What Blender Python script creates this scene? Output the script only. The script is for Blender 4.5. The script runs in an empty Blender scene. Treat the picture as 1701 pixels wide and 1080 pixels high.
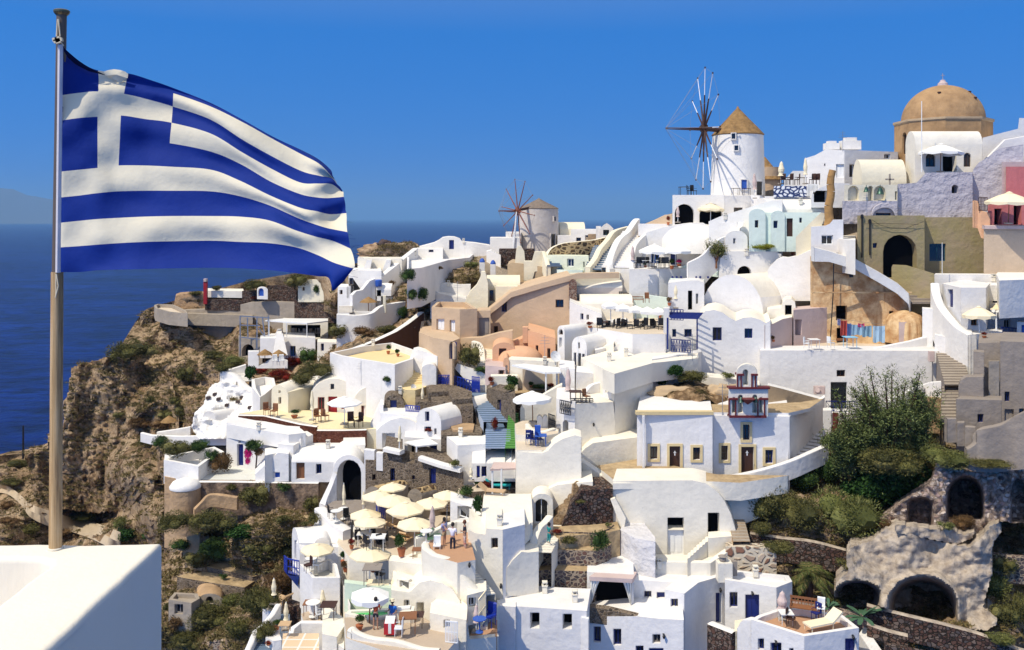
import bpy,bmesh,math,random
from mathutils import Vector,Matrix,noise,Euler
from mathutils.geometry import tessellate_polygon
random.seed(7)
S=bpy.context.scene;C=S.collection;R=math.radians
F=1500.0;CX=850.5;HY=362.0
cd=bpy.data.cameras.new('camera');cam=bpy.data.objects.new('camera',cd);C.objects.link(cam)
cam.rotation_euler=(R(90),0,0);cd.sensor_width=36;cd.lens=36*F/1701
cd.shift_y=-(540-HY)/1701;cd.clip_end=90000;cd.clip_start=.1;S.camera=cam
SUN_EL,SUN_H=54,Vector((1,.82,0)).normalized()
w=bpy.data.worlds.new('World');S.world=w;w.use_nodes=True
nt=w.node_tree;bg=nt.nodes['Background'];sky=nt.nodes.new('ShaderNodeTexSky');sky.sky_type='NISHITA'
sky.sun_disc=False;sky.sun_elevation=R(SUN_EL);sky.sun_rotation=math.atan2(-SUN_H.x,-SUN_H.y)
sky.altitude=1800;sky.air_density=1.0;sky.dust_density=.15;sky.ozone_density=3.2
hs=nt.nodes.new('ShaderNodeHueSaturation');hs.inputs['Saturation'].default_value=1.24;hs.inputs['Hue'].default_value=.508
tc=nt.nodes.new('ShaderNodeTexCoord');vm=nt.nodes.new('ShaderNodeVectorMath');vm.operation='MULTIPLY_ADD'
vm.inputs[1].default_value=(1,1,.3);vm.inputs[2].default_value=(0,0,.33);nt.links.new(tc.outputs['Generated'],vm.inputs[0]);nt.links.new(vm.outputs[0],sky.inputs[0])
nt.links.new(sky.outputs[0],hs.inputs['Color'])
sz=nt.nodes.new('ShaderNodeSeparateXYZ');nt.links.new(tc.outputs['Generated'],sz.inputs[0]);mr=nt.nodes.new('ShaderNodeMapRange');nt.links.new(sz.outputs[2],mr.inputs[0])
for k_,v_ in enumerate((.2,.55,1.4,.36)):mr.inputs[k_+1].default_value=v_
nt.links.new(mr.outputs[0],hs.inputs['Saturation']);nt.links.new(hs.outputs[0],bg.inputs[0]);bg.inputs[1].default_value=.16
sl=bpy.data.lights.new('sun','SUN');sl.energy=3.45;sl.angle=R(.53);sl.color=(1,.91,.75)
so=bpy.data.objects.new('sun',sl);C.objects.link(so)
sd=Vector((SUN_H.x*math.cos(R(SUN_EL)),SUN_H.y*math.cos(R(SUN_EL)),-math.sin(R(SUN_EL))))
so.rotation_euler=sd.to_track_quat('-Z','Y').to_euler();so.location=(-40,-40,60)
S.view_settings.view_transform='Standard';S.view_settings.look='None';S.view_settings.exposure=.33;S.view_settings.gamma=1
S.cycles.max_bounces=6;S.cycles.diffuse_bounces=3;S.cycles.glossy_bounces=2;S.cycles.transparent_max_bounces=6
S.cycles.sample_clamp_indirect=4;S.cycles.use_denoising=True
def P(x,y,Y):return Vector(((x-CX)/F*Y,Y,(HY-y)/F*Y))
def ZY(y,Y):return(HY-y)/F*Y
def YZ(y,Z):return Z*F/(HY-y)
DC=[(1150,1060,56),(1150,985,58),(1150,790,64),(1150,690,68),(1250,600,76),(1250,500,82),(1150,445,90),(1225,325,100),(1350,300,98),(1565,240,97),(1530,440,84),(1680,350,86),(1640,540,74),(1650,650,64),(1530,1000,60),(1530,950,61),(1600,850,64),(1425,985,60),(1690,850,63),(1690,900,61),(1560,900,60),(1600,1060,53),(1350,900,60),(1300,960,59),(1450,740,63),(750,915,54),(640,1050,50),(500,1060,56),(530,935,62),(620,840,63),(578,822,76),(600,835,70),(430,800,75),(540,690,83),(700,740,71),(885,690,70),(1450,680,77),(1350,672,77),(1540,660,77),(1480,745,68),(820,650,78),(620,600,88),(780,560,90),(1040,510,82),(1000,600,78),(560,500,112),(640,430,122),(740,400,128),(900,400,132),(800,480,104),(1000,390,118),(1030,440,96),(400,480,136),(350,535,134),(440,532,131),(520,528,127),(440,500,134),(520,500,131),(260,520,136),(300,560,128),(430,560,120),(380,680,96),(330,620,116),(200,600,126),(120,620,124),(150,700,122),(250,700,113),(90,790,126),(150,850,117),(40,760,135),(0,800,128),(60,870,108),(0,900,100),(200,900,96),(270,800,92),(350,800,78),(300,870,80),(350,960,72),(340,1010,68),(420,1060,60),(270,1080,66),(450,900,68),(300,760,96),(700,560,96),(650,520,108),(930,850,59),(930,980,56),(1700,400,86),(1100,340,112)]
def D(x,y):
 a=b=0
 for cx,cy,cY in DC:
  d=((x-cx)**2+2.2*(y-cy)**2)+90
  k=1/(d*d);a+=k*cY;b+=k
 return a/b
MATS={}
def nmat(name):
 m=bpy.data.materials.new(name);m.use_nodes=True;n=m.node_tree
 return m,n,n.nodes['Principled BSDF'],n.links
def N(n,t,**k):
 o=n.nodes.new(t)
 for a,v in k.items():
  if a.startswith('i_'):o.inputs[a[2:].replace('_',' ')].default_value=v
  else:setattr(o,a,v)
 return o
def noise_n(n,scale,detail=4,rough=.6,pos=None):
 t=N(n,'ShaderNodeTexNoise');t.inputs['Scale'].default_value=scale;t.inputs['Detail'].default_value=detail;t.inputs['Roughness'].default_value=rough
 if pos:n.links.new(pos,t.inputs['Vector'])
 return t
def ramp(n,src,stops):
 r=N(n,'ShaderNodeValToRGB');n.links.new(src,r.inputs[0]);e=r.color_ramp.elements
 while len(e)<len(stops):e.new(.5)
 for i,(p,c)in enumerate(stops):e[i].position=p;e[i].color=(*c,1)if len(c)==3 else c
 return r
def mixc(n,f,a,b,mode='MIX'):
 m=N(n,'ShaderNodeMix',data_type='RGBA',blend_type=mode)
 if isinstance(f,float):m.inputs[0].default_value=f
 else:n.links.new(f,m.inputs[0])
 for s,v in((6,a),(7,b)):
  if isinstance(v,tuple):m.inputs[s].default_value=(*v,1)
  else:n.links.new(v,m.inputs[s])
 return m.outputs[2]
def plaster(name,c,stain=.12,dark=None,bump=.25,scale=1.0,soft=True,rough=.85):
 """whitewash or render: patchy colour, drips that run down the wall, trowel marks, softened arrises"""
 if name in MATS:return MATS[name]
 m,n,b,L=nmat(name);g=N(n,'ShaderNodeNewGeometry').outputs['Position']
 dark=dark or tuple(v*.72 for v in c)
 n1=noise_n(n,.35*scale,5,.65,g);r1=ramp(n,n1.outputs[0],[(.38,(0,0,0)),(.68,(1,1,1))])
 mp=N(n,'ShaderNodeMapping');mp.inputs['Scale'].default_value=(2.2,2.2,.18);L.new(g,mp.inputs[0])
 n2=noise_n(n,1.0,3,.6,mp.outputs[0]);r2=ramp(n,n2.outputs[0],[(.5,(0,0,0)),(.8,(1,1,1))])
 mx=N(n,'ShaderNodeMath',operation='MAXIMUM');L.new(r1.outputs[0],mx.inputs[0]);L.new(r2.outputs[0],mx.inputs[1])
 sc=N(n,'ShaderNodeMath',operation='MULTIPLY');L.new(mx.outputs[0],sc.inputs[0]);sc.inputs[1].default_value=stain*2
 n4=noise_n(n,7*scale,5,.7,g);r4=ramp(n,n4.outputs[0],[(.56,(1,1,1)),(.76,(.86,.85,.83))])
 L.new(mixc(n,1.0,mixc(n,sc.outputs[0],c,dark),r4.outputs[0],'MULTIPLY'),b.inputs['Base Color'])
 n3=noise_n(n,1.6,4,.55,g);bp=N(n,'ShaderNodeBump');bp.inputs['Strength'].default_value=bump;bp.inputs['Distance'].default_value=.25
 L.new(n3.outputs[0],bp.inputs['Height'])
 if soft:
  bv=N(n,'ShaderNodeBevel',samples=3);bv.inputs['Radius'].default_value=.09;L.new(bv.outputs[0],bp.inputs['Normal'])
 L.new(bp.outputs[0],b.inputs['Normal']);b.inputs['Roughness'].default_value=rough
 b.inputs['Specular IOR Level'].default_value=.15
 MATS[name]=m;return m
def stone(name,cols,mortar,size=.4,w=.06,bump=.8):
 if name in MATS:return MATS[name]
 m,n,b,L=nmat(name);g=N(n,'ShaderNodeNewGeometry').outputs['Position']
 nz=noise_n(n,1.5,2,.5,g);ad=N(n,'ShaderNodeVectorMath',operation='MULTIPLY_ADD')
 L.new(nz.outputs['Color'],ad.inputs[0]);ad.inputs[1].default_value=(.35,)*3;L.new(g,ad.inputs[2])
 mp=N(n,'ShaderNodeMapping');mp.inputs['Scale'].default_value=(1,1,1.35);L.new(ad.outputs[0],mp.inputs[0])
 v=N(n,'ShaderNodeTexVoronoi');v.inputs['Scale'].default_value=1/size;L.new(mp.outputs[0],v.inputs['Vector'])
 e=N(n,'ShaderNodeTexVoronoi',feature='DISTANCE_TO_EDGE');e.inputs['Scale'].default_value=1/size;L.new(mp.outputs[0],e.inputs['Vector'])
 sp=N(n,'ShaderNodeSeparateColor');L.new(v.outputs['Color'],sp.inputs[0])
 k=len(cols);cr=ramp(n,sp.outputs[0],[(i/max(1,k-1),c)for i,c in enumerate(cols)])
 er=ramp(n,e.outputs[0],[(w,(0,0,0)),(w*2.2,(1,1,1))])
 L.new(mixc(n,er.outputs[0],mortar,cr.outputs[0]),b.inputs['Base Color'])
 bp=N(n,'ShaderNodeBump');bp.inputs['Strength'].default_value=bump;bp.inputs['Distance'].default_value=.15
 L.new(er.outputs[0],bp.inputs['Height']);L.new(bp.outputs[0],b.inputs['Normal']);b.inputs['Roughness'].default_value=.9
 b.inputs['Specular IOR Level'].default_value=.1
 MATS[name]=m;return m
def plain(name,c,rough=.6,metal=0,spec=.4,var=.15,scale=4):
 if name in MATS:return MATS[name]
 m,n,b,L=nmat(name);g=N(n,'ShaderNodeNewGeometry').outputs['Position']
 t=noise_n(n,scale,3,.6,g);L.new(mixc(n,t.outputs[0],tuple(v*(1-var)for v in c),tuple(min(1,v*(1+var))for v in c)),b.inputs['Base Color'])
 b.inputs['Roughness'].default_value=rough;b.inputs['Metallic'].default_value=metal;b.inputs['Specular IOR Level'].default_value=spec
 MATS[name]=m;return m
def leafy(name,a,b_,c=None):
 m,n,b,L=nmat(name);g=N(n,'ShaderNodeNewGeometry')
 st=[(0,a),(.75,b_)]+([(1,c)]if c else[])
 r=ramp(n,g.outputs['Random Per Island'],st);L.new(r.outputs[0],b.inputs['Base Color']);b.inputs['Roughness'].default_value=.75
 b.inputs['Specular IOR Level'].default_value=.12;MATS[name]=m;return m
WH=plaster('whitewash',(.82,.79,.735),.19)
WB=plaster('cool_whitewash',(.80,.775,.74),.2)
WW=plaster('warm_whitewash',(.83,.775,.655),.2)
CR=plaster('cream_render',(.80,.73,.55),.14)
MI=plaster('mint_render',(.70,.80,.72),.12)
BE=plaster('beige_render',(.60,.44,.29),.22,scale=1.5)
BT=plaster('tan_render',(.50,.37,.23),.3,scale=1.5)
PE=plaster('peach_render',(.72,.42,.25),.18)
YE=plaster('yellow_paving',(.78,.62,.33),.12)
OL=plaster('olive_render',(.31,.26,.125),.4,dark=(.36,.28,.19),scale=1.6,bump=.4)
OC=plaster('ochre_render',(.74,.54,.30),.6,dark=(.40,.21,.09),scale=2.2,bump=.5)
TN=plaster('tan_dome_render',(.46,.29,.145),.35,dark=(.25,.15,.075),scale=2.0,bump=.4)
PK=plaster('pink_render',(.62,.20,.19),.2)
RP=plaster('rose_render',(.60,.47,.43),.2)
LV=plaster('rough_whitewash',(.52,.49,.52),.25,bump=1.0,scale=3)
GY=plaster('grey_render',(.30,.255,.215),.3,scale=1.6,bump=.4)
CO=plaster('raw_concrete',(.40,.34,.27),.4,scale=1.2,bump=.4)
TF=plaster('terrace_paving',(.66,.56,.43),.2,soft=False)
TC=plaster('terracotta_paving',(.50,.29,.17),.2,soft=False)
EA=plaster('dry_earth',(.50,.37,.21),.4,dark=(.27,.19,.11),scale=4,soft=False,bump=.8)
OG=plaster('dusty_plaster',(.52,.35,.2),.5,scale=2,bump=.6)
LAVA=stone('lava_stone_wall',[(.06,.05,.04),(.14,.105,.07),(.22,.17,.12),(.09,.065,.05)],(.25,.20,.15),.25)
LAVB=stone('dark_dry_stone',[(.05,.032,.03),(.13,.07,.05),(.2,.15,.12),(.07,.06,.06)],(.035,.028,.022),.24,.05)
LAVC=stone('pale_mortar_stone',[(.05,.042,.045),(.11,.09,.09),(.16,.085,.065)],(.34,.27,.2),.30,.07)
RED=stone('red_pebble_wall',[(.09,.03,.02),(.16,.055,.035),(.20,.09,.06)],(.12,.045,.03),.2)
COB=stone('honey_stone_wall',[(.05,.04,.03),(.16,.1,.055),(.09,.06,.04)],(.50,.36,.19),.55,.1)
RUB=stone('rubble_ruin',[(.50,.40,.34),(.30,.20,.17),(.55,.47,.40),(.10,.07,.065),(.42,.33,.27)],(.30,.23,.18),.34,.05,1.0)
BLU=plain('blue_paint',(.012,.035,.32),.45);BLD=plain('dark_blue_paint',(.008,.018,.14),.45);BLM=plain('mid_blue_paint',(.03,.1,.42),.5)
GLS=plain('dark_glass',(.012,.014,.018),.12,spec=.6);VOID=plain('interior_shade_black',(.006,.006,.007),.9,spec=0)  # last material: flat black that paints in the shade of unlit rooms
WDK=plain('dark_wood',(.055,.022,.013),.6);WD=plain('brown_wood',(.24,.10,.04),.6);WDL=plain('pale_wood',(.55,.37,.2),.6)
RDP=plain('red_paint',(.33,.012,.015),.5);WPT=plain('white_paint',(.8,.8,.78),.5);GRP=plain('grey_paint',(.28,.24,.2),.6)
YTR=plain('yellow_trim',(.66,.52,.27),.7);MRN=plain('maroon_paint',(.13,.015,.015),.6);TEAL=plain('teal_glass',(.03,.09,.11),.2)
GRN=plain('green_paint',(.09,.25,.05),.6);BGY=plain('blue_grey_step_paint',(.10,.15,.22),.7);BLK=plain('black_iron',(.012,.012,.014),.5)
UCR=plain('cream_canvas',(.84,.73,.50),.9,spec=.1,var=.06);UWH=plain('white_canvas',(.86,.84,.78),.9,spec=.1,var=.05)
MTL=plain('galvanised_steel',(.35,.35,.36),.4,.7);PNT=plain('terracotta_pot',(.42,.13,.05),.8);BRZ=plain('bronze',(.06,.12,.09),.4,.6)
def mobj(name,vs,fs,mat,parent=None,smooth=None,mi=None):
 me=bpy.data.meshes.new(name);me.from_pydata([tuple(v)for v in vs],[],fs);me.validate()
 for m in(mat if isinstance(mat,(list,tuple))else[mat]):me.materials.append(m)
 if mi and len(mi)==len(me.polygons):me.polygons.foreach_set('material_index',mi)
 if smooth:
  me.polygons.foreach_set('use_smooth',[True]*len(me.polygons));me.set_sharp_from_angle(angle=R(smooth))
 me.update();o=bpy.data.objects.new(name,me);C.objects.link(o)
 if parent:
  o.parent=parent;o.matrix_parent_inverse=Matrix.Translation(-parent.location)
 return o
def sub(name,vs,fs,mat,part,**k):
 o=mobj(name,vs,fs,mat,None,**k);o.parent=part;return o
def tag(o,label,cat,group=None):
 o['label']=label;o['kind']='thing';o['category']=cat
 if group:o['group']=group
 return o
def empty(name,loc,label,cat,group=None):
 o=bpy.data.objects.new(name,None);o.location=loc;C.objects.link(o);o.empty_display_size=.3
 return tag(o,label,cat,group)
def struct(o):o['kind']='structure';return o
class MB:
 def __init__(s):s.v=[];s.f=[];s.m=[]
 def face(s,pts,m=0):k=len(s.v);s.v+=list(pts);s.f.append(list(range(k,k+len(pts))));s.m.append(m);return s
 def box(s,c,ux,uy,uz,m=0):
  c,ux,uy,uz=map(Vector,(c,ux,uy,uz));k=len(s.v)
  for a in(-1,1):
   for b in(-1,1):
    for d in(-1,1):s.v.append(c+ux*a+uy*b+uz*d)
  for q in((0,1,3,2),(4,6,7,5),(0,4,5,1),(2,3,7,6),(0,2,6,4),(1,5,7,3)):s.f.append([k+i for i in q]);s.m.append(m)
  return s
 def bx(s,x0,x1,y0,y1,z0,z1,m=0):return s.box(((x0+x1)/2,(y0+y1)/2,(z0+z1)/2),((x1-x0)/2,0,0),(0,(y1-y0)/2,0),(0,0,(z1-z0)/2),m)
 def tube(s,a,b,r0,r1=None,n=6,m=0,cap=True):
  a,b=Vector(a),Vector(b);r1=r0 if r1 is None else r1;d=(b-a).normalized();u=d.orthogonal().normalized();w_=d.cross(u);k=len(s.v)
  for p,r in((a,r0),(b,r1)):
   for i in range(n):t=2*math.pi*i/n;s.v.append(p+u*(math.cos(t)*r)+w_*(math.sin(t)*r))
  for i in range(n):j=(i+1)%n;s.f.append([k+i,k+j,k+n+j,k+n+i]);s.m.append(m)
  if cap:s.f.append([k+i for i in range(n)][::-1]);s.m.append(m);s.f.append([k+n+i for i in range(n)]);s.m.append(m)
  return s
 def lathe(s,c,prof,n=24,m=0,ph=0):
  c=Vector(c);k=len(s.v)
  for r,z in prof:
   for i in range(n):t=2*math.pi*i/n+ph;s.v.append(c+Vector((math.cos(t)*r,math.sin(t)*r,z)))
  for q in range(len(prof)-1):
   for i in range(n):j=(i+1)%n;s.f.append([k+q*n+i,k+q*n+j,k+(q+1)*n+j,k+(q+1)*n+i]);s.m.append(m)
  s.f.append([k+(len(prof)-1)*n+i for i in range(n)]);s.m.append(m);return s
 def done(s,name,mat,parent=None,smooth=None):return mobj(name,s.v,s.f,mat,parent,smooth,s.m if isinstance(mat,(list,tuple))else None)
UP=Vector((0,0,1))
class Fr:
 def __init__(s,a,b):
  s.a=Vector(((a[0]-CX)/F*a[1],a[1],0));s.b=Vector(((b[0]-CX)/F*b[1],b[1],0))
  s.u=(s.b-s.a).normalized();s.n=Vector((s.u.y,-s.u.x,0))
  if s.n.dot(s.a)>0:s.n=-s.n
 def p(s,x,y):
  d=Vector(((x-CX)/F,1,(HY-y)/F));t=s.n.dot(s.a)/s.n.dot(d);return d*t
def frame(f,x0,x1):
 if isinstance(f,Fr):return f
 if isinstance(f,(int,float)):return Fr((x0,f),(x1,f))
 if len(f)==2:return Fr((x0,f[0]),(x1,f[1]))
 return Fr((f[0],f[1]),(f[2],f[3]))
def same_z(xa,ya,xb,yb,Ya):return Fr((xa,Ya),(xb,Ya*(ya-HY)/(yb-HY)))
def outline(fr,o):
 k=o[0]
 if k=='b':
  _,x0,y0,x1,y1=o;a=fr.p(x0,y0);b=fr.p(x1,y0);zb=fr.p(x0,y1).z
  return[Vector((a.x,a.y,zb)),Vector((b.x,b.y,zb)),Vector((b.x,b.y,a.z)),a]
 if k=='v':
  _,x0,yt,x1,ys,yb=o;a=fr.p(x0,ys);b=fr.p(x1,ys);zb=fr.p(x0,yb).z;c=(a+b)/2;zt=fr.p((x0+x1)/2,yt).z
  r=[Vector((a.x,a.y,zb)),Vector((b.x,b.y,zb))]
  for i in range(15):
   t=math.pi*i/14;q=c+(b-a)/2*math.cos(t);r.append(Vector((q.x,q.y,a.z+(zt-a.z)*math.sin(t))))
  return r
 return[fr.p(x,y)for x,y in o]
def inside(p,poly):
 c=False;n=len(poly)
 for i in range(n):
  a,b=poly[i],poly[i-1]
  if(a[1]>p[1])!=(b[1]>p[1])and p[0]<(b[0]-a[0])*(p[1]-a[1])/(b[1]-a[1])+a[0]:c=not c
 return c
OPC={'b':BLU,'d':BLD,'m':BLM,'k':GLS,'v':VOID,'w':WDK,'o':WD,'r':RDP,'W':WPT,'g':GRP,'t':TEAL}
def opening(root,a,b,z0,z1,n,kind,col,arch):
 """frame with pane or door leaf set back in a reveal; a, b = lower corners left/right seen from outside"""
 u=(b-a);wd=u.length;u.normalize();mid=(a+b)/2;h=z1-z0;dp=.22
 def q(s_,z,d):return mid+u*s_-n*d+Vector((0,0,z))
 zb=0;mb=MB();t=min(.07,wd*.12)
 col=OPC.get(col,GLS)
 top=[(-wd/2,0),(wd/2,0),(wd/2,h)]+([]if not arch else[])+[(-wd/2,h)]
 if arch:
  sp=max(0,h-wd/2);top=[(-wd/2,0),(wd/2,0)]+[(wd/2*math.cos(math.pi*i/8),sp+(h-sp)*math.sin(math.pi*i/8))for i in range(9)]
 base=Vector((mid.x,mid.y,z0));mid=base
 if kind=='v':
  return mobj('interior_shade_sheet',[q(s_,z,.9)for s_,z in top],[list(range(len(top)))],VOID,root)  # black sheet closing the opening, stands in for the shade inside
 if kind=='w':
  fm=MB()
  fc=col if col is not GLS else(WDK if random.random()<.4 else BLD)
  for s0,s1,y0,y1 in((-wd/2,-wd/2+t,0,h),(wd/2-t,wd/2,0,h),(-wd/2+t,wd/2-t,0,t),(-wd/2+t,wd/2-t,h-t,h),(-t/3,t/3,t,h-t)):
   fm.box(q((s0+s1)/2,(y0+y1)/2,dp),u*((s1-s0)/2),n*.03,UP*((y1-y0)/2))
  o=fm.done('window',fc,root)
  sub('pane',[q(s_,z,dp+.02)for s_,z in top],[list(range(len(top)))],GLS,o)
  return o
 mb.face([q(s_,z,dp)for s_,z in top])
 for i in(0,1):
  s0=-wd/2+wd*(.1+.45*i);mb.box(q(s0+wd*.175,h*.45,dp-.015),u*(wd*.15),n*.015,UP*(h*.32))
 return mb.done('door' if kind=='d' else 'shutter',col,root)
def build(name,label,cat,faces,mats,ops=(),group=None,base=None,smooth=40):
 """faces: (points, part). Pixel-given openings are cut into the first face the eye meets there."""
 allp=[p for f,_ in faces for p in f];zmin=min(p.z for p in allp)
 loc=base or Vector((sum(p.x for p in allp)/len(allp),sum(p.y for p in allp)/len(allp),zmin))
 root=empty(name,loc,label,cat,group);geo={}
 wl=[]
 for f,part in faces:
  nn=Vector((0,0,0))
  for i in range(len(f)):nn+=(f[i-1]-allp[0]).cross(f[i]-allp[0])
  nn.normalize();wl.append([f,part,nn,[]])
 for op in ops:
  kind,x0,y0,x1,y1=op[:5];cx,cy=(x0+x1)/2,(y0+y1)/2;best=None
  d=Vector(((cx-CX)/F,1,(HY-cy)/F))
  for W_ in wl:
   f,part,nn,hs_=W_
   if abs(nn.z)>.3 or abs(nn.dot(d))<1e-4:continue
   t=nn.dot(f[0])/nn.dot(d)
   if t<=0:continue
   u=Vector((nn.y,-nn.x,0)).normalized();p=d*t
   if inside((p.dot(u),p.z),[(v.dot(u),v.z)for v in f])and(best is None or t<best[0]):best=(t,W_,p)
  if not best:print('OPENING MISSED',name,op);continue
  t,W_,p=best;f,part,nn,hs_=W_
  n=nn if nn.dot(d)<0 else-nn;u=UP.cross(n).normalized()*1
  def ray(x,y):
   e=Vector(((x-CX)/F,1,(HY-y)/F));return e*(nn.dot(f[0])/nn.dot(e))
  a,b=ray(x0,cy),ray(x1,cy);z1,z0=ray(cx,y0).z,ray(cx,y1).z
  arch=len(op)>6 and op[6]=='a';col=op[5]if len(op)>5 else 'k'
  wd=(b-a).length;uu=(b-a).normalized();mid=(a+b)/2
  loop=[(-wd/2,z0),(wd/2,z0),(wd/2,z1),(-wd/2,z1)]
  if arch:
   sp=max(z0,z1-wd/2);loop=[(-wd/2,z0),(wd/2,z0)]+[(wd/2*math.cos(math.pi*i/8),sp+(z1-sp)*math.sin(math.pi*i/8))for i in range(9)]
  hole=[Vector((mid.x,mid.y,0))+uu*s_+UP*z for s_,z in loop]
  hs_.append(hole);g=geo.setdefault(part,MB());dp=1.0 if kind=='v' else .26
  for i in range(len(hole)):q,r=hole[i-1],hole[i];g.face([q,r,r-n*dp,q-n*dp])
  opening(root,Vector((a.x,a.y,z0)),Vector((b.x,b.y,z0)),z0,z1,n,kind,col,arch)
  if len(op)>7 or(len(op)>6 and op[6]=='T'):
   tw=.17;mb=MB()
   for s0,s1,y0_,y1_ in((-wd/2-tw,-wd/2,z0-(tw if kind=='w' else 0),z1+tw),(wd/2,wd/2+tw,z0-(tw if kind=='w' else 0),z1+tw),(-wd/2,wd/2,z1,z1+tw))+(((-wd/2,wd/2,z0-tw,z0),)if kind=='w' else()):
    mb.box(Vector((mid.x,mid.y,0))+uu*((s0+s1)/2)+UP*((y0_+y1_)/2)+n*.03,uu*((s1-s0)/2),n*.05,UP*((y1_-y0_)/2))
   mb.done('surround',YTR,root)
 for f,part,nn,hs_ in wl:
  g=geo.setdefault(part,MB())
  if not hs_:g.face(f);continue
  u=Vector((nn.y,-nn.x,0)).normalized();loops=[f]+hs_;flat=[v for l in loops for v in l]
  for tri in tessellate_polygon([[Vector((v.dot(u),v.z,0))for v in l]for l in loops]):g.face([flat[i]for i in tri])
 if 'roof' in geo:
  g=geo.pop('roof');isl_=[]
  for f in g.f:
   ks={tuple(round(c,2)for c in g.v[i])for i in f};hit_=[s_ for s_ in isl_ if s_[0]&ks]
   for s_ in hit_:isl_.remove(s_);ks|=s_[0]
   isl_.append((ks,[f]+[q for s_ in hit_ for q in s_[1]]))
  for q_,(ks,fl_)in enumerate(isl_):g2=MB();[g2.face([g.v[i]for i in f])for f in fl_];geo[('roof',q_)]=g2
 for part,g in geo.items():
  part=part[0]if isinstance(part,tuple)else part
  o=g.done(part,mats.get(part,mats['wall']),root);bm=bmesh.new();bm.from_mesh(o.data)
  bmesh.ops.remove_doubles(bm,verts=bm.verts,dist=.002);bmesh.ops.recalc_face_normals(bm,faces=bm.faces);bm.to_mesh(o.data);bm.free()
  o.data.polygons.foreach_set('use_smooth',[True]*len(o.data.polygons));o.data.set_sharp_from_angle(angle=R(smooth))
 return root
ZF={}
def H(name,label,f,o,dep,mat=None,ops=(),roof=None,drop=0,side=None,cat='house',group=None,hollow=False):
 """house whose traced facade stands on a vertical plane and runs back `dep` metres"""
 mat=mat or WH
 xs=[o[1],o[3]]if isinstance(o[0],str)else[p[0]for p in o]
 fr=frame(f,min(xs),max(xs));pts=outline(fr,o)
 if drop:
  zm=min(p.z for p in pts);pts=[Vector((p.x,p.y,p.z-drop))if p.z<zm+.02*(1+(max(q.z for q in pts)-zm))else p for p in pts]
 mid=sum(pts,Vector())/len(pts);rad=Vector((mid.x,mid.y,0)).normalized()
 dv=(rad if side is None else Vector((side[0],side[1],0)).normalized())*dep
 fc=[(pts,'wall')]
 for i in range(len(pts)):
  a,b=pts[i-1],pts[i];e=b-a
  if abs(e.z)<.02*e.length and min(a.z,b.z)<min(p.z for p in pts)+.05:continue
  nn=e.cross(dv).normalized();fc.append(([a,b,b+dv,a+dv],'roof' if abs(nn.z)>.35 else 'wall'))
 fc.append(([p+dv for p in pts],'wall'))
 return build(name,label,cat,fc,{'wall':mat,'roof':roof or mat},ops,group)
def offset_poly(pts,d):
 n=len(pts);ar=sum(pts[i-1].x*pts[i].y-pts[i].x*pts[i-1].y for i in range(n));sg=1 if ar>0 else-1;r=[]
 for i in range(n):
  a,b,c=pts[i-1],pts[i],pts[(i+1)%n];e1=(b-a);e2=(c-b);e1.z=e2.z=0;e1.normalize();e2.normalize()
  n1=Vector((-e1.y,e1.x,0))*sg;n2=Vector((-e2.y,e2.x,0))*sg;m_=n1+n2;k=max(.35,1+n1.dot(n2));r.append(b+m_*(d/k))
 return r
def FL(name,label,poly,Y0,h,mat=None,ops=(),par=.0,pw=.3,floor=None,cat='house',group=None,Z=None):
 """flat roof or terrace traced in the picture, all of it on one level; par = height of the parapet the trace follows"""
 mat=mat or WH;Z=ZY(poly[0][1],Y0)if Z is None else Z
 top=[P(x,y,YZ(y,Z))for x,y in poly];fc=[];n=len(top)
 for i in range(n):a,b=top[i-1],top[i];fc.append(([a,b,b-UP*h,a-UP*h],'wall'))
 if par>0:
  inn=offset_poly(top,pw)
  for i in range(n):
   fc.append(([top[i-1],top[i],inn[i],inn[i-1]],'coping'));fc.append(([inn[i-1],inn[i],inn[i]-UP*par,inn[i-1]-UP*par],'inner' if False else 'wall'))
  fc.append(([p-UP*par for p in inn],'floor' if floor else 'roof'))
 else:fc.append((top,'roof' if not floor else 'floor'))
 r=build(name,label,cat,fc,{'wall':mat,'roof':mat,'floor':floor or mat,'coping':mat},ops,group)
 r['z']=Z-par;return r
def VX(name,label,x0,x1,yt,ys,yb,Y,dep,mat=None,ops=(),roof=None,Y1=None,cat='house',group=None,drop=0):
 """barrel vault lying across the view: its long side faces us"""
 mat=mat or WH;Y1=Y1 or Y;a=P(x0,ys,Y);b=P(x1,ys,Y1);b.z=a.z;u=(b-a).normalized();nb=Vector((-u.y,u.x,0))
 if nb.y<0:nb=-nb
 zt=ZY(yt,Y+dep*.45);rise=max(.3,zt-a.z);zb=ZY(yb,Y)-drop
 prof=[(0,zb)]+[(dep/2*(1-math.cos(math.pi*i/12)),a.z+rise*math.sin(math.pi*i/12))for i in range(13)]+[(dep,zb)]
 A=[Vector((a.x,a.y,0))+nb*s_+UP*z for s_,z in prof];B=[Vector((b.x,b.y,0))+nb*s_+UP*z for s_,z in prof]
 fc=[(A,'wall'),(B,'wall')]
 for i in range(1,len(A)):fc.append(([A[i-1],A[i],B[i],B[i-1]],'wall' if i in(1,len(A)-1)else 'roof'))
 return build(name,label,cat,fc,{'wall':mat,'roof':roof or mat},ops,group)
def zw(pts,Z):return[(x,y,YZ(y,Z))for x,y in pts]
def spl(pts,k=5):
 r=[];n=len(pts)
 for i in range(n-1):
  p0,p1,p2,p3=pts[max(0,i-1)],pts[i],pts[i+1],pts[min(n-1,i+2)]
  for j in range(k):
   t=j/k;r.append(.5*((2*p1)+(p2-p0)*t+(2*p0-5*p1+4*p2-p3)*t*t+(3*p1-p0-3*p2+p3)*t**3))
 r.append(pts[-1]);return r
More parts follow.
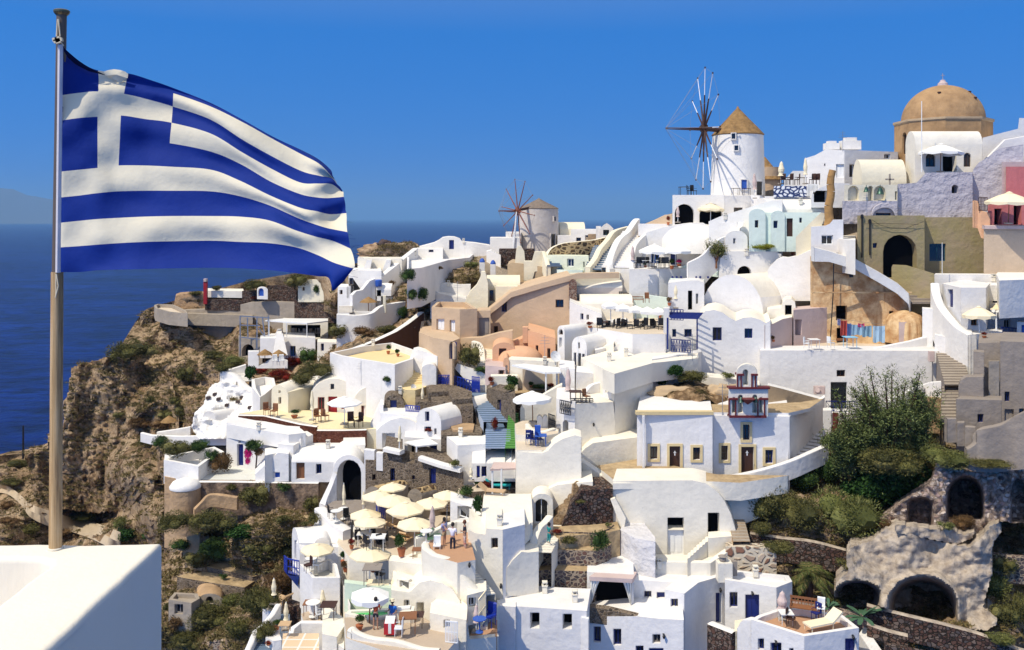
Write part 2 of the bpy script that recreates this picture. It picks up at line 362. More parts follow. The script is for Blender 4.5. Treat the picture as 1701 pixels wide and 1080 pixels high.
def Wl(name,label,pts,h,mat=None,th=.3,sm=False,cat='wall',group=None,cap=None,capw=.05):
 """free-standing wall along a line: pts are (x, y of the top, depth)"""
 mat=mat or WH;q=[P(*p)for p in pts];q=spl(q)if sm else q;n=len(q);mb=MB();nm=[]
 for i in range(n):
  d=q[min(n-1,i+1)]-q[max(0,i-1)];d.z=0;d=d.normalized()if d.length>1e-4 else Vector((1,0,0));nm.append(Vector((-d.y,d.x,0)))
 hh=[h]*n if not isinstance(h,(list,tuple))else[h[int(i*(len(h)-1)/(n-1))]*(1-(i*(len(h)-1)/(n-1))%1)+h[min(len(h)-1,int(i*(len(h)-1)/(n-1))+1)]*((i*(len(h)-1)/(n-1))%1)for i in range(n)]
 rings=[[p-nn*th/2-UP*k,p-nn*th/2-UP*.05,p-nn*th/4,p+nn*th/4,p+nn*th/2-UP*.05,p+nn*th/2-UP*k]for p,nn,k in zip(q,nm,hh)]
 mb.v=[v for r in rings for v in r]
 for i in range(n-1):
  for j in range(5):mb.f.append([i*6+j,i*6+j+1,i*6+7+j,i*6+6+j]);mb.m.append(1 if cap and j in(1,2,3)else 0)
 mb.f.append(list(range(6)));mb.f.append([(n-1)*6+j for j in range(6)][::-1]);mb.m+=[0,0]
 return tag(mb.done(name,[mat,cap or mat],None,35),label,cat,group)
def St(name,label,a,b,wd,n,tread=None,riser=None,drop=3,nose=0,group=None,pa=None):
 """staircase from foot a to head b, both (x, y, depth); wd metres wide"""
 tread=tread or WH;riser=riser or tread;A,B=P(*a),P(*b);hz=Vector((B.x-A.x,B.y-A.y,0));L_=hz.length;d=hz/L_;s_=Vector((-d.y,d.x,0));mb=MB()
 if pa:s_=Vector((*pa,0)).normalized()
 rz=(B.z-A.z)/n;rn=L_/n
 for i in range(n):
  z1=A.z+rz*(i+1);p=A+d*(rn*i);p.z=0;a1=p-s_*wd/2;b1=p+s_*wd/2;e=d*rn
  zl=z1-rz-(0 if i else 0)
  mb.face([a1+UP*zl,b1+UP*zl,b1+UP*z1,a1+UP*z1],1)
  mb.face([a1+UP*z1,b1+UP*z1,b1+e+UP*z1,a1+e+UP*z1],0)
  for c in(a1,b1):mb.face([c+UP*(z1-drop),c+UP*z1,c+e+UP*z1,c+e+UP*(z1-drop)],1)
 o=mb.done(name,[tread,riser]);return tag(o,label,'stairs',group)
dg=None
def cast(x,y):
 """first surface already built that the photo's pixel (x, y) looks at"""
 global dg
 if dg is None:bpy.context.view_layer.update();dg=bpy.context.evaluated_depsgraph_get()
 d=Vector(((x-CX)/F,1,(HY-y)/F)).normalized();ok,loc,nr,i,ob,mt=S.ray_cast(dg,Vector((0,0,0)),d)
 return(loc,nr,ob)if ok else(P(x,y,D(x,y)),UP,None)
def spot(x,y):return cast(x,y)[0].copy()
def refresh():
 global dg;dg=None
import numpy as np
SEA=-105.0
m,n,b,L=nmat('sea_water');g=N(n,'ShaderNodeNewGeometry').outputs['Position']
mp=N(n,'ShaderNodeMapping');mp.inputs['Scale'].default_value=(.5,1,1);L.new(g,mp.inputs[0])
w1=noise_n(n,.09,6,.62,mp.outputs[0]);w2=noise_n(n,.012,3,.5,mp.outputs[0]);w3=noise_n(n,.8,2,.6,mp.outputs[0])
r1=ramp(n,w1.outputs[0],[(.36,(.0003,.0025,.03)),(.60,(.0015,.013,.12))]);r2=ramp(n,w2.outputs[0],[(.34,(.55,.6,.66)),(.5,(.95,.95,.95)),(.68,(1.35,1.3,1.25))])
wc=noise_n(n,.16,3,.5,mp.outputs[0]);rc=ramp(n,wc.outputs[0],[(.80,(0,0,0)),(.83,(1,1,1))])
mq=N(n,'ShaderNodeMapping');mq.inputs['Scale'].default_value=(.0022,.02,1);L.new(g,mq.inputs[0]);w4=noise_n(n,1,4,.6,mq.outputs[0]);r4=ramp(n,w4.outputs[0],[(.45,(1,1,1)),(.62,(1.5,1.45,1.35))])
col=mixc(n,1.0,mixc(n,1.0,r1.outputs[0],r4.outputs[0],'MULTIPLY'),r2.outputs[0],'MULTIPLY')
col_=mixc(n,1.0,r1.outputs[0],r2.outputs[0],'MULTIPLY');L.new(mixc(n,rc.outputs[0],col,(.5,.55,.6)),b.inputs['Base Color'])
bp=N(n,'ShaderNodeBump');bp.inputs['Strength'].default_value=.9;bp.inputs['Distance'].default_value=3;L.new(w1.outputs[0],bp.inputs['Height'])
L.new(bp.outputs[0],b.inputs['Normal']);b.inputs['Roughness'].default_value=.35;b.inputs['Specular IOR Level'].default_value=.06
WATER=m
struct(mobj('sea',[(-60000,-300,SEA),(60000,-300,SEA),(60000,60000,SEA),(-60000,60000,SEA)],[(0,1,2,3)],WATER))
isl=MB();prof=[(-900,1),(-160,30),(-60,62),(0,50),(22,48),(45,38),(60,36),(90,30),(150,22),(260,12),(420,6),(560,0)]
ys=[16000,17500,19500]
for k,(x,h)in enumerate(prof):
 for j,Y in enumerate(ys):isl.v.append(Vector(((x-CX)/F*17500,Y+900*noise.noise(Vector((k,j,0))),SEA-5+(0 if j!=1 else h/F*17500+105))))
for k in range(len(prof)-1):
 for j in range(2):isl.f.append([k*3+j,k*3+3+j,k*3+4+j,k*3+1+j])
isl.m=[0]*len(isl.f);struct(isl.done('far_island_hills',plain('island_rock',(.1,.1,.09),.9,scale=.001),None,60))
SIL=[(-140,800),(0,757),(40,753),(76,750),(110,735),(150,660),(185,598),(206,566),(225,535),(240,515),(258,508),(400,470),(440,462),(500,452),(560,450),(595,436),(612,424),(640,404),(690,402),(700,412),(815,408),(900,398),(1000,392),(1050,380),(1110,356),(1180,335),(1300,312),(1420,305),(1480,300),(1850,280)]
NAT=[[(-200,480),(250,480),(560,430),(575,515),(545,600),(520,650),(330,740),(270,800),(-200,1200)],[(1370,640),(1570,640),(1570,760),(1370,760)],[(590,800),(560,840),(540,900),(300,900),(300,790),(590,790)],[(-200,700),(105,590),(255,505),(420,520),(400,560),(415,600),(330,640),(315,700),(272,730),(268,800),(340,805),(535,805),(530,880),(485,900),(480,1000),(430,1090),(250,1130),(-200,1000)],[(590,395),(700,395),(700,440),(800,430),(800,478),(700,515),(690,545),(570,590),(520,645),(480,640),(420,600),(540,560),(600,520),(660,490),(670,450),(600,440)],[(1225,860),(1260,800),(1380,740),(1560,740),(1701,760),(1800,1200),(1380,1100),(1240,960)],[(1085,640),(1230,630),(1360,665),(1360,690),(1085,680)],[(890,880),(950,790),(1035,800),(1040,930),(1000,1000),(890,985)]]
def ytop(x):
 for(a,c),(e,f)in zip(SIL,SIL[1:]):
  if a<=x<=e:return c+(f-c)*(x-a)/(e-a)
 return SIL[-1][1]
xs=np.arange(-140,1846,6.0);NR=150;xs_n=len(xs);dc=np.array(DC,float)
gv=[];paved=[]
tt=(np.arange(NR)/(NR-1))**1.15
gx=np.repeat(xs[None,:],NR,0);yt_=np.array([ytop(x)for x in xs]);gy=yt_[None,:]+tt[:,None]*(1230-yt_[None,:])
num=np.zeros_like(gx);den=np.zeros_like(gx)
for cx,cy,cY in dc:
 k_=1/(((gx-cx)**2+2.2*(gy-cy)**2)+90)**2;num+=k_*cY;den+=k_
gY=num/den
def natural(x,y):
 c=0
 for dx,dy in((0,0),(-14,0),(14,0),(0,-10),(0,10)):
  if any(inside((x+dx,y+dy),q)for q in NAT):c+=1
 return c/5
def fbm(v,o=5):return noise.fractal(v,1.0,2.1,o)
for x0 in range(3):
 for x in range(xs_n):
  Y=gY[0,x];p=P(xs[x],yt_[x],Y);back=(260,90,14)[x0];dz=(None,55,3)[x0]
  q=Vector((p.x*(1+back/Y*.8),Y+back,SEA-3 if dz is None else p.z-dz));gv.append(q);paved.append(0)
for r in range(NR):
 for c in range(xs_n):
  x,y,Y=gx[r,c],gy[r,c],gY[r,c];na=natural(x,y);p=P(x,y,Y);cliff=1 if x<330 and y<860 and na>.5 else .45
  rg=1-abs(noise.noise(Vector((p.x*.11,p.z*.07,3))))*2
  cr=fbm(Vector((p.x*.22,p.z*.35,Y*.05)),6)
  st=abs(noise.noise(Vector((p.x*.5,p.z*1.1,9))))
  off=(1-na)*8+na*cliff*(1.2+cr*2.3-rg*1.6+st*1.3+.6*noise.noise(Vector((p.x*1.3,p.z*1.6,0))))*min(1,tt[r]*14+.35)
  q=P(x,y,Y+off);q.z+=na*(.55*fbm(Vector((p.x*.6,Y*.6,p.z*.6)),4))*min(1,tt[r]*20);gv.append(q);paved.append(1-na)
gf=[[r*xs_n+c,r*xs_n+c+1,(r+1)*xs_n+c+1,(r+1)*xs_n+c]for r in range(NR+2)for c in range(xs_n-1)]
m,n,b,L=nmat('hillside');gm=N(n,'ShaderNodeNewGeometry');g=gm.outputs['Position'];at=N(n,'ShaderNodeAttribute',attribute_name='paved')
n1=noise_n(n,.16,6,.68,g);n2=noise_n(n,3.4,8,.75,g);n3=noise_n(n,.5,6,.7,g);n4=noise_n(n,.09,3,.6,g)
rock=ramp(n,n2.outputs[0],[(.28,(.10,.07,.048)),(.40,(.29,.21,.135)),(.55,(.49,.375,.245)),(.75,(.60,.49,.35))])
brown=ramp(n,n2.outputs[0],[(.3,(.06,.042,.03)),(.5,(.19,.135,.09)),(.72,(.34,.255,.17))])
k1=ramp(n,n1.outputs[0],[(.54,(0,0,0)),(.66,(1,1,1))]);c1=mixc(n,k1.outputs[0],rock.outputs[0],brown.outputs[0])
scr=ramp(n,n2.outputs[0],[(.35,(.018,.018,.008)),(.6,(.085,.075,.03))]);sx=N(n,'ShaderNodeSeparateXYZ');L.new(gm.outputs['True Normal'],sx.inputs[0])
ab=N(n,'ShaderNodeMath',operation='ABSOLUTE');L.new(sx.outputs[2],ab.inputs[0])
flat=ramp(n,ab.outputs[0],[(.45,(0,0,0)),(.72,(1,1,1))]);k3=ramp(n,n3.outputs[0],[(.50,(0,0,0)),(.58,(1,1,1))])
c2=mixc(n,mixc(n,1.0,k3.outputs[0],flat.outputs[0],'MULTIPLY'),c1,scr.outputs[0])
vo=N(n,'ShaderNodeTexVoronoi');vo.inputs['Scale'].default_value=1.7;L.new(g,vo.inputs['Vector'])
vr=ramp(n,vo.outputs['Distance'],[(.1,(1.25,1.2,1.1)),(.55,(.55,.5,.45))]);kv=ramp(n,n4.outputs[0],[(.48,(0,0,0)),(.58,(1,1,1))])
mb_=N(n,'ShaderNodeMapping');mb_.inputs['Scale'].default_value=(.05,.05,.55);L.new(g,mb_.inputs[0]);nb=noise_n(n,1,6,.7,mb_.outputs[0]);rb_=ramp(n,nb.outputs[0],[(.36,(.55,.46,.42)),(.46,(1.1,1.05,1)),(.55,(.78,.68,.58)),(.64,(1.25,1.2,1.12))]);c2=mixc(n,.75,c2,rb_.outputs[0],'MULTIPLY')
c3=mixc(n,kv.outputs[0],c2,mixc(n,1.0,c2,vr.outputs[0],'MULTIPLY'))
L.new(mixc(n,at.outputs['Fac'],c3,(.42,.34,.25)),b.inputs['Base Color']);b.inputs['Roughness'].default_value=.95;b.inputs['Specular IOR Level'].default_value=.05
bp=N(n,'ShaderNodeBump');bp.inputs['Strength'].default_value=.8;bp.inputs['Distance'].default_value=.32
n5=noise_n(n,5.5,5,.7,g);v2=N(n,'ShaderNodeTexVoronoi');v2.inputs['Scale'].default_value=.9;L.new(mixc(n,.25,g,n5.outputs['Color']),v2.inputs['Vector'])
ad=N(n,'ShaderNodeMath',operation='ADD');L.new(n5.outputs[0],ad.inputs[0]);L.new(v2.outputs['Distance'],ad.inputs[1]);L.new(ad.outputs[0],bp.inputs['Height']);L.new(bp.outputs[0],b.inputs['Normal'])
HILL=m;hill=mobj('hillside_terrain',gv,gf,HILL,None,50);struct(hill)
a_=hill.data.attributes.new('paved','FLOAT','POINT');a_.data.foreach_set('value',[float(v)for v in paved])
def relief(name,poly,Yf,step,mat,back=5,holes=()):
 """a rock face: every point of the traced outline gets the depth Yf gives it; the rim runs back into the hill"""
 x0,x1=min(p[0]for p in poly),max(p[0]for p in poly);y0,y1=min(p[1]for p in poly),max(p[1]for p in poly)
 nx,ny=int((x1-x0)/step)+3,int((y1-y0)/step)+3;idx={};vs=[];fs=[]
 def jx(i,j):return x0-step+i*step+step*.35*noise.noise(Vector((i*.9,j*.9,1))),y0-step+j*step+step*.35*noise.noise(Vector((i*.9,j*.9,7)))
 ins=[[inside(jx(i,j),poly)for j in range(ny)]for i in range(nx)]
 for i in range(nx):
  for j in range(ny):
   if ins[i][j]:x,y=jx(i,j);idx[i,j]=len(vs);vs.append(P(x,y,Yf(x,y)))
 cnt={}
 for i in range(nx-1):
  for j in range(ny-1):
   q=[(i,j),(i+1,j),(i+1,j+1),(i,j+1)];k=[c for c in q if c in idx]
   if len(k)>=3:
    f=[idx[c]for c in k];fs.append(f)
    for a,b in zip(f,f[1:]+f[:1]):cnt[(a,b)]=1
 bm_={}
 for(a,b)in list(cnt):
  if(b,a)not in cnt:
   for v in(a,b):
    if v not in bm_:bm_[v]=len(vs);q=vs[v];vs.append(q+Vector((q.x/q.y,1,-.15))*back)
   fs.append([b,a,bm_[a],bm_[b]])
 return mobj(name,vs,fs,mat,None,55)
def cliffY(x,y):
 p=P(x,y,118);a=fbm(Vector((p.x*.16,p.z*.12,5)),5);rg=abs(noise.noise(Vector((p.x*.3,p.z*.12,2))));bl=noise.noise(Vector((p.x*.8,p.z*.9,4)))
 fa=min(1,max(0,(x-205)/60));base=118.5-(y-610)*.022
 return(1-fa)*base+fa*(D(x,y)-1.0)+a*2.0-rg*3.2-abs(bl)*1.1+.5*noise.noise(Vector((p.x*2,p.z*2,0)))
cl=relief('cliff',[(117,612),(113,640),(111,662),(103,672),(106,700),(100,722),(80,728),(76,745),(38,757),(46,775),(52,812),(60,836),(96,846),(150,853),(205,852),(214,866),(226,885),(240,900),(262,880),(272,850),(270,810),(285,770),(300,700),(290,640),(262,610),(215,596),(185,590),(150,600),(130,604)],cliffY,3.2,HILL,7)
struct(cl)
def ribbon(name,pts,mat,lift=.4):
 vs=[];k=0
 sp_=spl([Vector((a[0],a[1],a[2]))for a in pts],6)
 for q in sp_:
  for s_ in(-.5,0,.5):
   hh=spot(q.x,q.y+s_*q.z);vs.append(hh*(1-lift/hh.y*2.5))
 fs=[[i*3+j,i*3+j+1,i*3+4+j,i*3+3+j]for i in range(len(sp_)-1)for j in(0,1)]
 return struct(mobj(name,vs,fs,mat,None,60))
ribbon('dirt_track_road',[(-60,822,26),(-10,812,16),(14,815,14),(36,832,16),(50,848,22),(78,860,26),(120,872,24),(160,884,30),(200,902,36)],plaster('track_dust',(.50,.40,.28),.3,scale=3,soft=False))
refresh()
def octo(name,label,xc,wpx,yt,yb,Y,mat,n=8):
 r=wpx/2/F*Y;c=P(xc,yt,Y+r);zt=c.z;zb=ZY(yb,Y);top=[Vector((c.x+r*1.04*math.cos(2*math.pi*(i+.5)/n),c.y+r*1.04*math.sin(2*math.pi*(i+.5)/n),zt))for i in range(n)]
 return top,zb,c,r
top,zb,c,r=octo('','',1566,150,203,300,95,TN)
fc=[([top[i-1],top[i],top[i]-UP*(top[i].z-zb),top[i-1]-UP*(top[i-1].z-zb)],'drum')for i in range(8)]+[(top,'drum')]
dome=build('domed_church','big ochre stone church with a round dome above the old octagonal drum','church',fc,{'wall':TN,'drum':TN},[('w',1499,220,1506,256,'w','a')])
MB().lathe(c,[(r*1.04,-.25),(r*1.07,-.12),(r*1.07,.12),(r*.9,.14)],8,ph=math.pi/8).done('cornice',BT,dome)
rd=64/F*(95+r);MB().lathe(c+UP*.1,[(rd*math.cos(t),3.95*math.sin(t))for t in[math.pi/2*i/16 for i in range(16)]]+[(.25,3.96)],48).done('dome_shell',TN,dome,60)
MB().lathe(c+UP*3.95,[(.55,0),(.5,.35),(.3,.5),(.25,.7)],12).tube(c+UP*4.6,c+UP*5.4,.03).box(c+UP*5.15,(.22,0,0),(0,.02,0),(0,0,.02)).done('finial',RP,dome)
for dx,dz in((-1.6,2.9),(1.9,3.05),(2.1,2.3),(3.2,2.6)):MB().box(c+Vector((dx,-math.sqrt(max(.1,rd**2*(1-(dz/3.95)**2)-dx*dx)),dz)),(.13,0,0),(0,.3,0),(0,0,.1)).done('putlog_stone',WDK,dome)
VX('vaulted_house','white vaulted house before the ochre dome with arched dark windows',1520,1632,218,240,290,90,2.2,WW,[('w',1538,254,1554,277,'k','a'),('v',1566,252,1589,285),('w',1601,254,1613,277,'k','a')],drop=2)
FL('stepped_wall_house','low white house with a sloping stair wall east of the ochre dome',[(1630,229),(1760,206),(1790,222),(1632,262)],93,6,WB,Z=ZY(228,93))if False else None
H('stepped_wall_house','white house with a long sloping stair parapet beside the domed church',(94,93),[(1630,300),(1860,300),(1860,200),(1693,196),(1691,214),(1632,229)],5,WB,[('v',1678,249,1688,270)])
Wl('stair_parapet','white sloping stair parapet running up toward the domed church',[(1632,268,91.5),(1668,232,91.5),(1701,226,91.5),(1760,226,91)],2.0,WB,.4)
H('lavender_wall','rough whitewashed retaining wall with one small arched window',87,[(1491,362),(1616,362),(1616,286),(1538,287),(1529,297),(1522,304),(1491,306)],3,LV,[('v',1581,307,1592,321,'k','a')],cat='wall')
H('wavy_wall','rough whitewashed wall with a wavy rising top beside the pink house',(88,87),[(1614,362),(1664,362),(1700,362),(1700,240),(1663,246),(1652,252),(1640,262),(1626,270),(1617,281),(1614,290)],2,LV,cat='wall')
H('pink_house','pink rendered house front with a tan border under the stepped white houses',85.5,('b',1664,269,1790,375),6,RP,[('d',1640,0,1641,1)][:0],drop=2)
H('pink_wall','pink wall panel framed in tan above the terrace',85.2,('b',1671,277,1790,340),.25,PK,cat='wall')
H('terrace_gable','rose red doorway wall behind the cream parasol of the pink house terrace',83.2,('b',1641,338,1790,376),1.5,PK,[('v',1652,347,1664,373),('v',1684,342,1697,373)],cat='wall')
Wl('peach_stair_wall','short peach stair wall by the dark picket gate',[(1617,333,83),(1624,334,83),(1630,350,82.7),(1644,354,82.5)],2.5,PE,.35)
Wl('terrace_coping','flat coping on top of the tan retaining wall',[(1633,374,82),(1800,375,81)],.35,RP,.5)
H('tan_retaining_wall','tan plastered retaining wall beside the olive house',(82,81),('b',1634,374,1830,462),2.5,plaster('pale_tan_render',(.60,.46,.32),.3),cat='wall')
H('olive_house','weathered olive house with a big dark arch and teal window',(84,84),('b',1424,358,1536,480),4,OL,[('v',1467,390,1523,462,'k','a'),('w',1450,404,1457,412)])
H('olive_house_wing','set back wing of the olive house with a wide teal window',(86,85.5),('b',1534,361,1634,485),5,OL,[('w',1544,405,1571,434,'t')])
H('olive_parapet','low stepped olive wall at the foot of the olive house',(82,80),[(1481,520),(1552,520),(1552,455),(1522,446),(1512,443),(1505,441),(1483,440),(1481,444)],.5,OL,cat='wall')
for nm,x0,y0,y1 in(('left',1432,356,428),('right',1445,364,424)):
 tag(MB().tube(P(x0,y1,83.9),P(x0,y0,83.9),.07).box(P(x0,y0+4,83.85),(.12,0,0),(0,.06,0),(0,0,.16)).done('drain_pipe',BLK),'dark iron pipe on the olive house, the '+('one nearest its outer corner' if nm=='left' else 'one nearer its arch'),'pipe')
wr=MB();pts=[P(1448,365,83.8),P(1462,374,83.8),P(1480,379,83.8),P(1505,379,83.8),P(1524,372,83.8),P(1535,368,83.7)]
for a,b_ in zip(pts,pts[1:]):wr.tube(a,b_,.02,n=4)
for a,b_ in zip([P(1436,372,83.8),P(1470,371,83.8),P(1500,372,83.8)],[P(1470,371,83.8),P(1500,372,83.8),P(1526,373,83.8)]):wr.tube(a,b_,.02,n=4)
tag(wr.done('power_cable',BLK),'slack black cables strung across the olive house front','cable')
VX('cream_chapel','cream barrel vaulted chapel behind the three bell arches',1432,1506,265,303,345,90.5,2.6,CR)
H('bell_gable','cream bell gable with three open arches and two green bells',86.5,('b',1403,307,1491,345),.6,CR,[('v',1409,309,1427,333,'k','a'),('v',1442,309,1450,333,'k','a'),('v',1452,309,1471,333,'k','a'),('v',1487,318,1490,332)],cat='bell gable')
def bell(x,y,Y,s_,label):
 c=P(x,y,Y);o=MB().lathe(c,[(.42*s_,0),(.34*s_,.08*s_),(.24*s_,.35*s_),(.2*s_,.6*s_),(.08*s_,.7*s_)],14).tube(c+UP*.65*s_,c+UP*.95*s_,.03).done('bell',BRZ,None,40)
 return tag(o,label,'bell')
bell(1462,323,86,.95,'green bronze bell hanging in the cream bell gable, the larger one');bell(1439,319,86,.7,'small green bell near the middle arch of the cream bell gable')
tag(MB().box(P(1478,302,86.6),(.07,0,0),(0,.04,0),(0,0,.75)).box(P(1478,298,86.6),(.42,0,0),(0,.04,0),(0,0,.07)).done('stone_cross',CO),'plain stone cross standing on the cream bell gable','cross')
H('niche_wall','rough whitewashed wall with a shallow arch below the bell gable',86,('b',1399,334,1491,372),2.5,LV,[('w',1455,354,1480,359),])
Wl('niche_arch','plaster arch band on the wall below the bell gable',[(1447,356,85.8),(1452,344,85.8),(1466,337,85.8),(1481,341,85.8),(1488,356,85.8)],.45,LV,.25,True,'arch')
H('crest_house','pale house with lavender shutters and two roof chimneys on the crest',(1338,98.5,1403,96),[(1338,330),(1403,330),(1403,250),(1372,248),(1354,258),(1338,263)],9,WB,[('d',1389,273,1402,295,'W'),('w',1369,272,1371,276)])
H('crest_house_wing','long pale house wing with white framed dark door beside the cream chapel',(1403,96,1492,99),('b',1403,249,1492,330),8,WB,[('w',1411,273,1426,295,'W'),('w',1469,256,1479,264,'W')])
for x,s_ in((1381,1.0),(1412,1.4)):
 c=P(x,249,99);tag(MB().box(c+UP*.35*s_,(.75*s_,0,0),(0,.5,0),(0,0,.35*s_)).box(c+UP*.8*s_,(.45*s_,0,0),(0,.35,0),(0,0,.15*s_)).done('chimney_block',WH),('small' if s_==1 else 'larger')+' white chimney block on the roof of the pale crest house','chimney')
H('crest_gable','plain low white gable beside the pale crest house',99,[(1300,320),(1339,320),(1339,284),(1317,284),(1303,299)],5,WH)
LAT=stone('white_lattice_panel',[(.8,.8,.8),(.75,.77,.8),(.82,.82,.8)],(.03,.05,.14),.5,.10,.3)
H('lattice_parapet','white terrace parapet of stones with dark blue gaps',91,('b',1285,309,1340,328),.4,LAT,cat='parapet')
H('low_block_house','low white block under the patterned terrace parapet',91.3,('b',1270,326,1345,350),5,WH)
bl=MB()
for i in range(9):bl.bx(*sorted((P(1341+i*2.1,0,91).x,P(1342.1+i*2.1,0,91).x)),90.9,91.1,ZY(326,91),ZY(306,91))
tag(bl.done('balustrade',WPT),'white baluster railing beside the patterned parapet','railing')
H('brown_arch_shelter','low arched shelter with a dark red front behind the wooden trunk',89,[(1347,345),(1412,345),(1412,305),(1385,304),(1362,312),(1350,322),(1347,330)],4,WB,[('v',1352,317,1375,336)])
tr=MB();c0,c1=P(1375.5,377,83.5),P(1382,283,83.5);prev=None
for i in range(9):
 t=i/8;q=c0.lerp(c1,t)+Vector((.08*math.sin(i*1.7),0,0));rr=.42-.1*t
 if prev:tr.tube(prev[0],q,prev[1],rr,9)
 prev=(q,rr)
tag(tr.done('wooden_trunk',plaster('weathered_timber',(.42,.24,.09),.5,scale=5,soft=False),None,50),'weathered brown tree trunk post standing between white walls','trunk')
H('grey_box_house','small pale block with a white framed black window below the trunk post',82.5,[(1347,420),(1401,420),(1401,365),(1384,365),(1378,372),(1371,375),(1347,377)],4,WB,[('w',1365,391,1384,406,'W')])
FL('white_drum_stone','rounded white plaster block beside the olive house',[(1393,397),(1421,399),(1421,391),(1396,390)],82,3,WH)
H('tan_slope_wall','triangular beige stair wall left of the pale block with the framed window',84.5,[(1322,430),(1347,430),(1372,355),(1364,353),(1340,376),(1322,394)],.6,CR,cat='wall')
def mill(name,label,xc,x0,x1,xb0,xb1,yt,yb,yapex,Y,capm,ov,ops):
 rt=(x1-x0)/2/F*Y;rb=(xb1-xb0)/2/F*Y;c=P(xc,yb,Y+rb);zt=ZY(yt,Y+rt*.0);zb=c.z-2;c.z=0;k=40
 ring=[[Vector((c.x+r_*math.cos(2*math.pi*i/k),c.y+r_*math.sin(2*math.pi*i/k),z))for i in range(k)]for r_,z in((rb,zb),(rt,zt))]
 fc=[([ring[0][i-1],ring[0][i],ring[1][i],ring[1][i-1]],'tower')for i in range(k)]+[(ring[1],'tower')]
 root=build(name,label,'windmill',fc,{'wall':WH,'tower':ops[0]},[],base=Vector((c.x,c.y,zb)),smooth=40)
 za=ZY(yapex,Y+rt);re=rt*ov
 cp=MB().lathe(Vector((c.x,c.y,zt)),[(re*.96,-.12),(re,0),(re*.72,(za-zt)*.28),(re*.42,(za-zt)*.56),(re*.2,(za-zt)*.78),(re*.07,(za-zt)*.9),(.05,za-zt)],40)
 cp.done('thatched_cap',capm,root,30)
 for kind,a,b_,x2,y2,col in ops[1:]:
  xm=(a+x2)/2;px=P(xm,(b_+y2)/2,Y+rt).x-c.x;yy=c.y-math.sqrt(max(.1,(rt+rb)**2/4-px*px));f_=Vector((px,yy-c.y,0)).normalized();u=Vector((-f_.y,f_.x,0))
  hw=(x2-a)/2/F*yy;z1,z0=ZY(b_,yy),ZY(y2,yy);q=Vector((c.x+px,yy,0))+f_*.06;mb=MB()
  for s0,s1,w0,w1 in((-hw-.1,-hw,z0,z1),(hw,hw+.1,z0,z1),(-hw-.1,hw+.1,z1,z1+.1),(-hw-.1,hw+.1,z0-.1,z0)):mb.box(q+u*(s0+s1)/2+UP*(w0+w1)/2,u*(s1-s0)/2,f_*.14,UP*(w1-w0)/2)
  fo=mb.done('door_frame' if kind=='d' else 'window_frame',ops[0],root)
  sub('leaf' if kind=='d' else 'pane',[q+u*s_*hw+UP*z+f_*.03 for s_,z in((-1,z0),(1,z0),(1,z1),(-1,z1))],[[0,1,2,3]],OPC.get(col,GLS),fo)
 return root,c,rt,zt
THA=plaster('thatch',(.34,.205,.085),.5,dark=(.2,.12,.05),scale=5,soft=False,bump=.9);THG=plaster('old_grey_thatch',(.24,.19,.15),.5,scale=5,soft=False,bump=.8)
mw,c,rt,zt=mill('windmill','large white windmill with golden thatched cap and white tipped spokes',1225.5,1183,1268,1180,1273,220,324,176,100,THA,1.04,[WH,('w',1207,222,1213,231,'k'),('w',1211,242,1217,250,'k'),('w',1221,299,1230,315,'m'),('d',1244,302,1258,324,'k')])
def rotor(root,hub,ax,rad,nsp,th,wm,dm,c,zt,sprit,ph=0,fr=.55):
 ax=Vector(ax).normalized();u=ax.cross(UP).normalized();v=u.cross(ax).normalized()
 MB().tube(Vector((c.x,c.y,zt+.35)),hub+ax*.5,.28*th,.24*th,8).done('axle',WDK,root)
 MB().tube(hub-ax*.35,hub+ax*.35,.45*th,.45*th,10).done('hub',dm,root)
 tip=hub+ax*sprit
 MB().tube(hub,tip+UP*.06,.1*th,.04).tube(hub-UP*.18*th,tip-UP*.06,.09*th,.04).done('bowsprit',dm,root)
 g=MB();tips=[]
 for i in range(nsp):
  t=2*math.pi*i/nsp+ph;d=(u*math.cos(t)+v*math.sin(t));e=hub+d*rad;m_=hub+d*rad*fr;tips.append(e)
  sp=MB().tube(hub,m_,.13*th,.07*th,6,0).tube(m_-d*rad*.12,e,.05*th,.04*th,6,1).box(e,(.07,0,0),(0,.07,0),(0,0,.09),0).done('spoke',[dm,wm],root)
 for i in range(0,nsp):g.tube(tip,tips[i],.012,n=3)
 for i in range(nsp):g.tube(tips[i-1],tips[i],.012,n=3)
 g.done('guy_rope',GRP,root)
hub=P(1169.5,213.5,101)
rotor(mw,hub,(-.999,-.035,0),6.75,12,1.0,WPT,WDK,c,zt,4.35,R(4))
mw2,c,rt,zt=mill('windmill','smaller weathered windmill with a grey cap and bare brown spokes by the sea',895,863,929,861,930,346,416,329,128,THG,1.03,[plaster('old_mill_plaster',(.62,.57,.52),.35),('w',917.5,360,921.5,367,'k'),('d',912,389,921,412,'k')])
rotor(mw2,P(860,350.5,126.5),(-.86,-.5,0),4.5,10,.75,plain('bleached_spar',(.3,.2,.15),.8),plain('red_brown_spar',(.22,.075,.045),.8),c,zt,3.1,R(8),.95)
MB().tube(P(853,414,126),P(858,352,126),.16,.1).done('mast',WPT,mw2)
t3=empty('thatched_hut',P(1276,330,114),'beige hut with a thatched cone roof half hidden behind the large windmill','hut')
MB().lathe(P(1270,326,114),[(2.0,-1),(2.0,3.6)],24).done('wall',BE,t3,40);MB().lathe(P(1270,299,114),[(2.3,0),(1.1,1.6),(.1,2.9)],24).done('thatched_cap',THA,t3,40)
H('arched_terrace_house','white block with two deep arches under the large windmill',(97.5,97),('b',1117,324,1204,402),9,WH,[('v',1121,339,1153,380,'k','a'),('v',1162,338,1200,380,'k','a')])
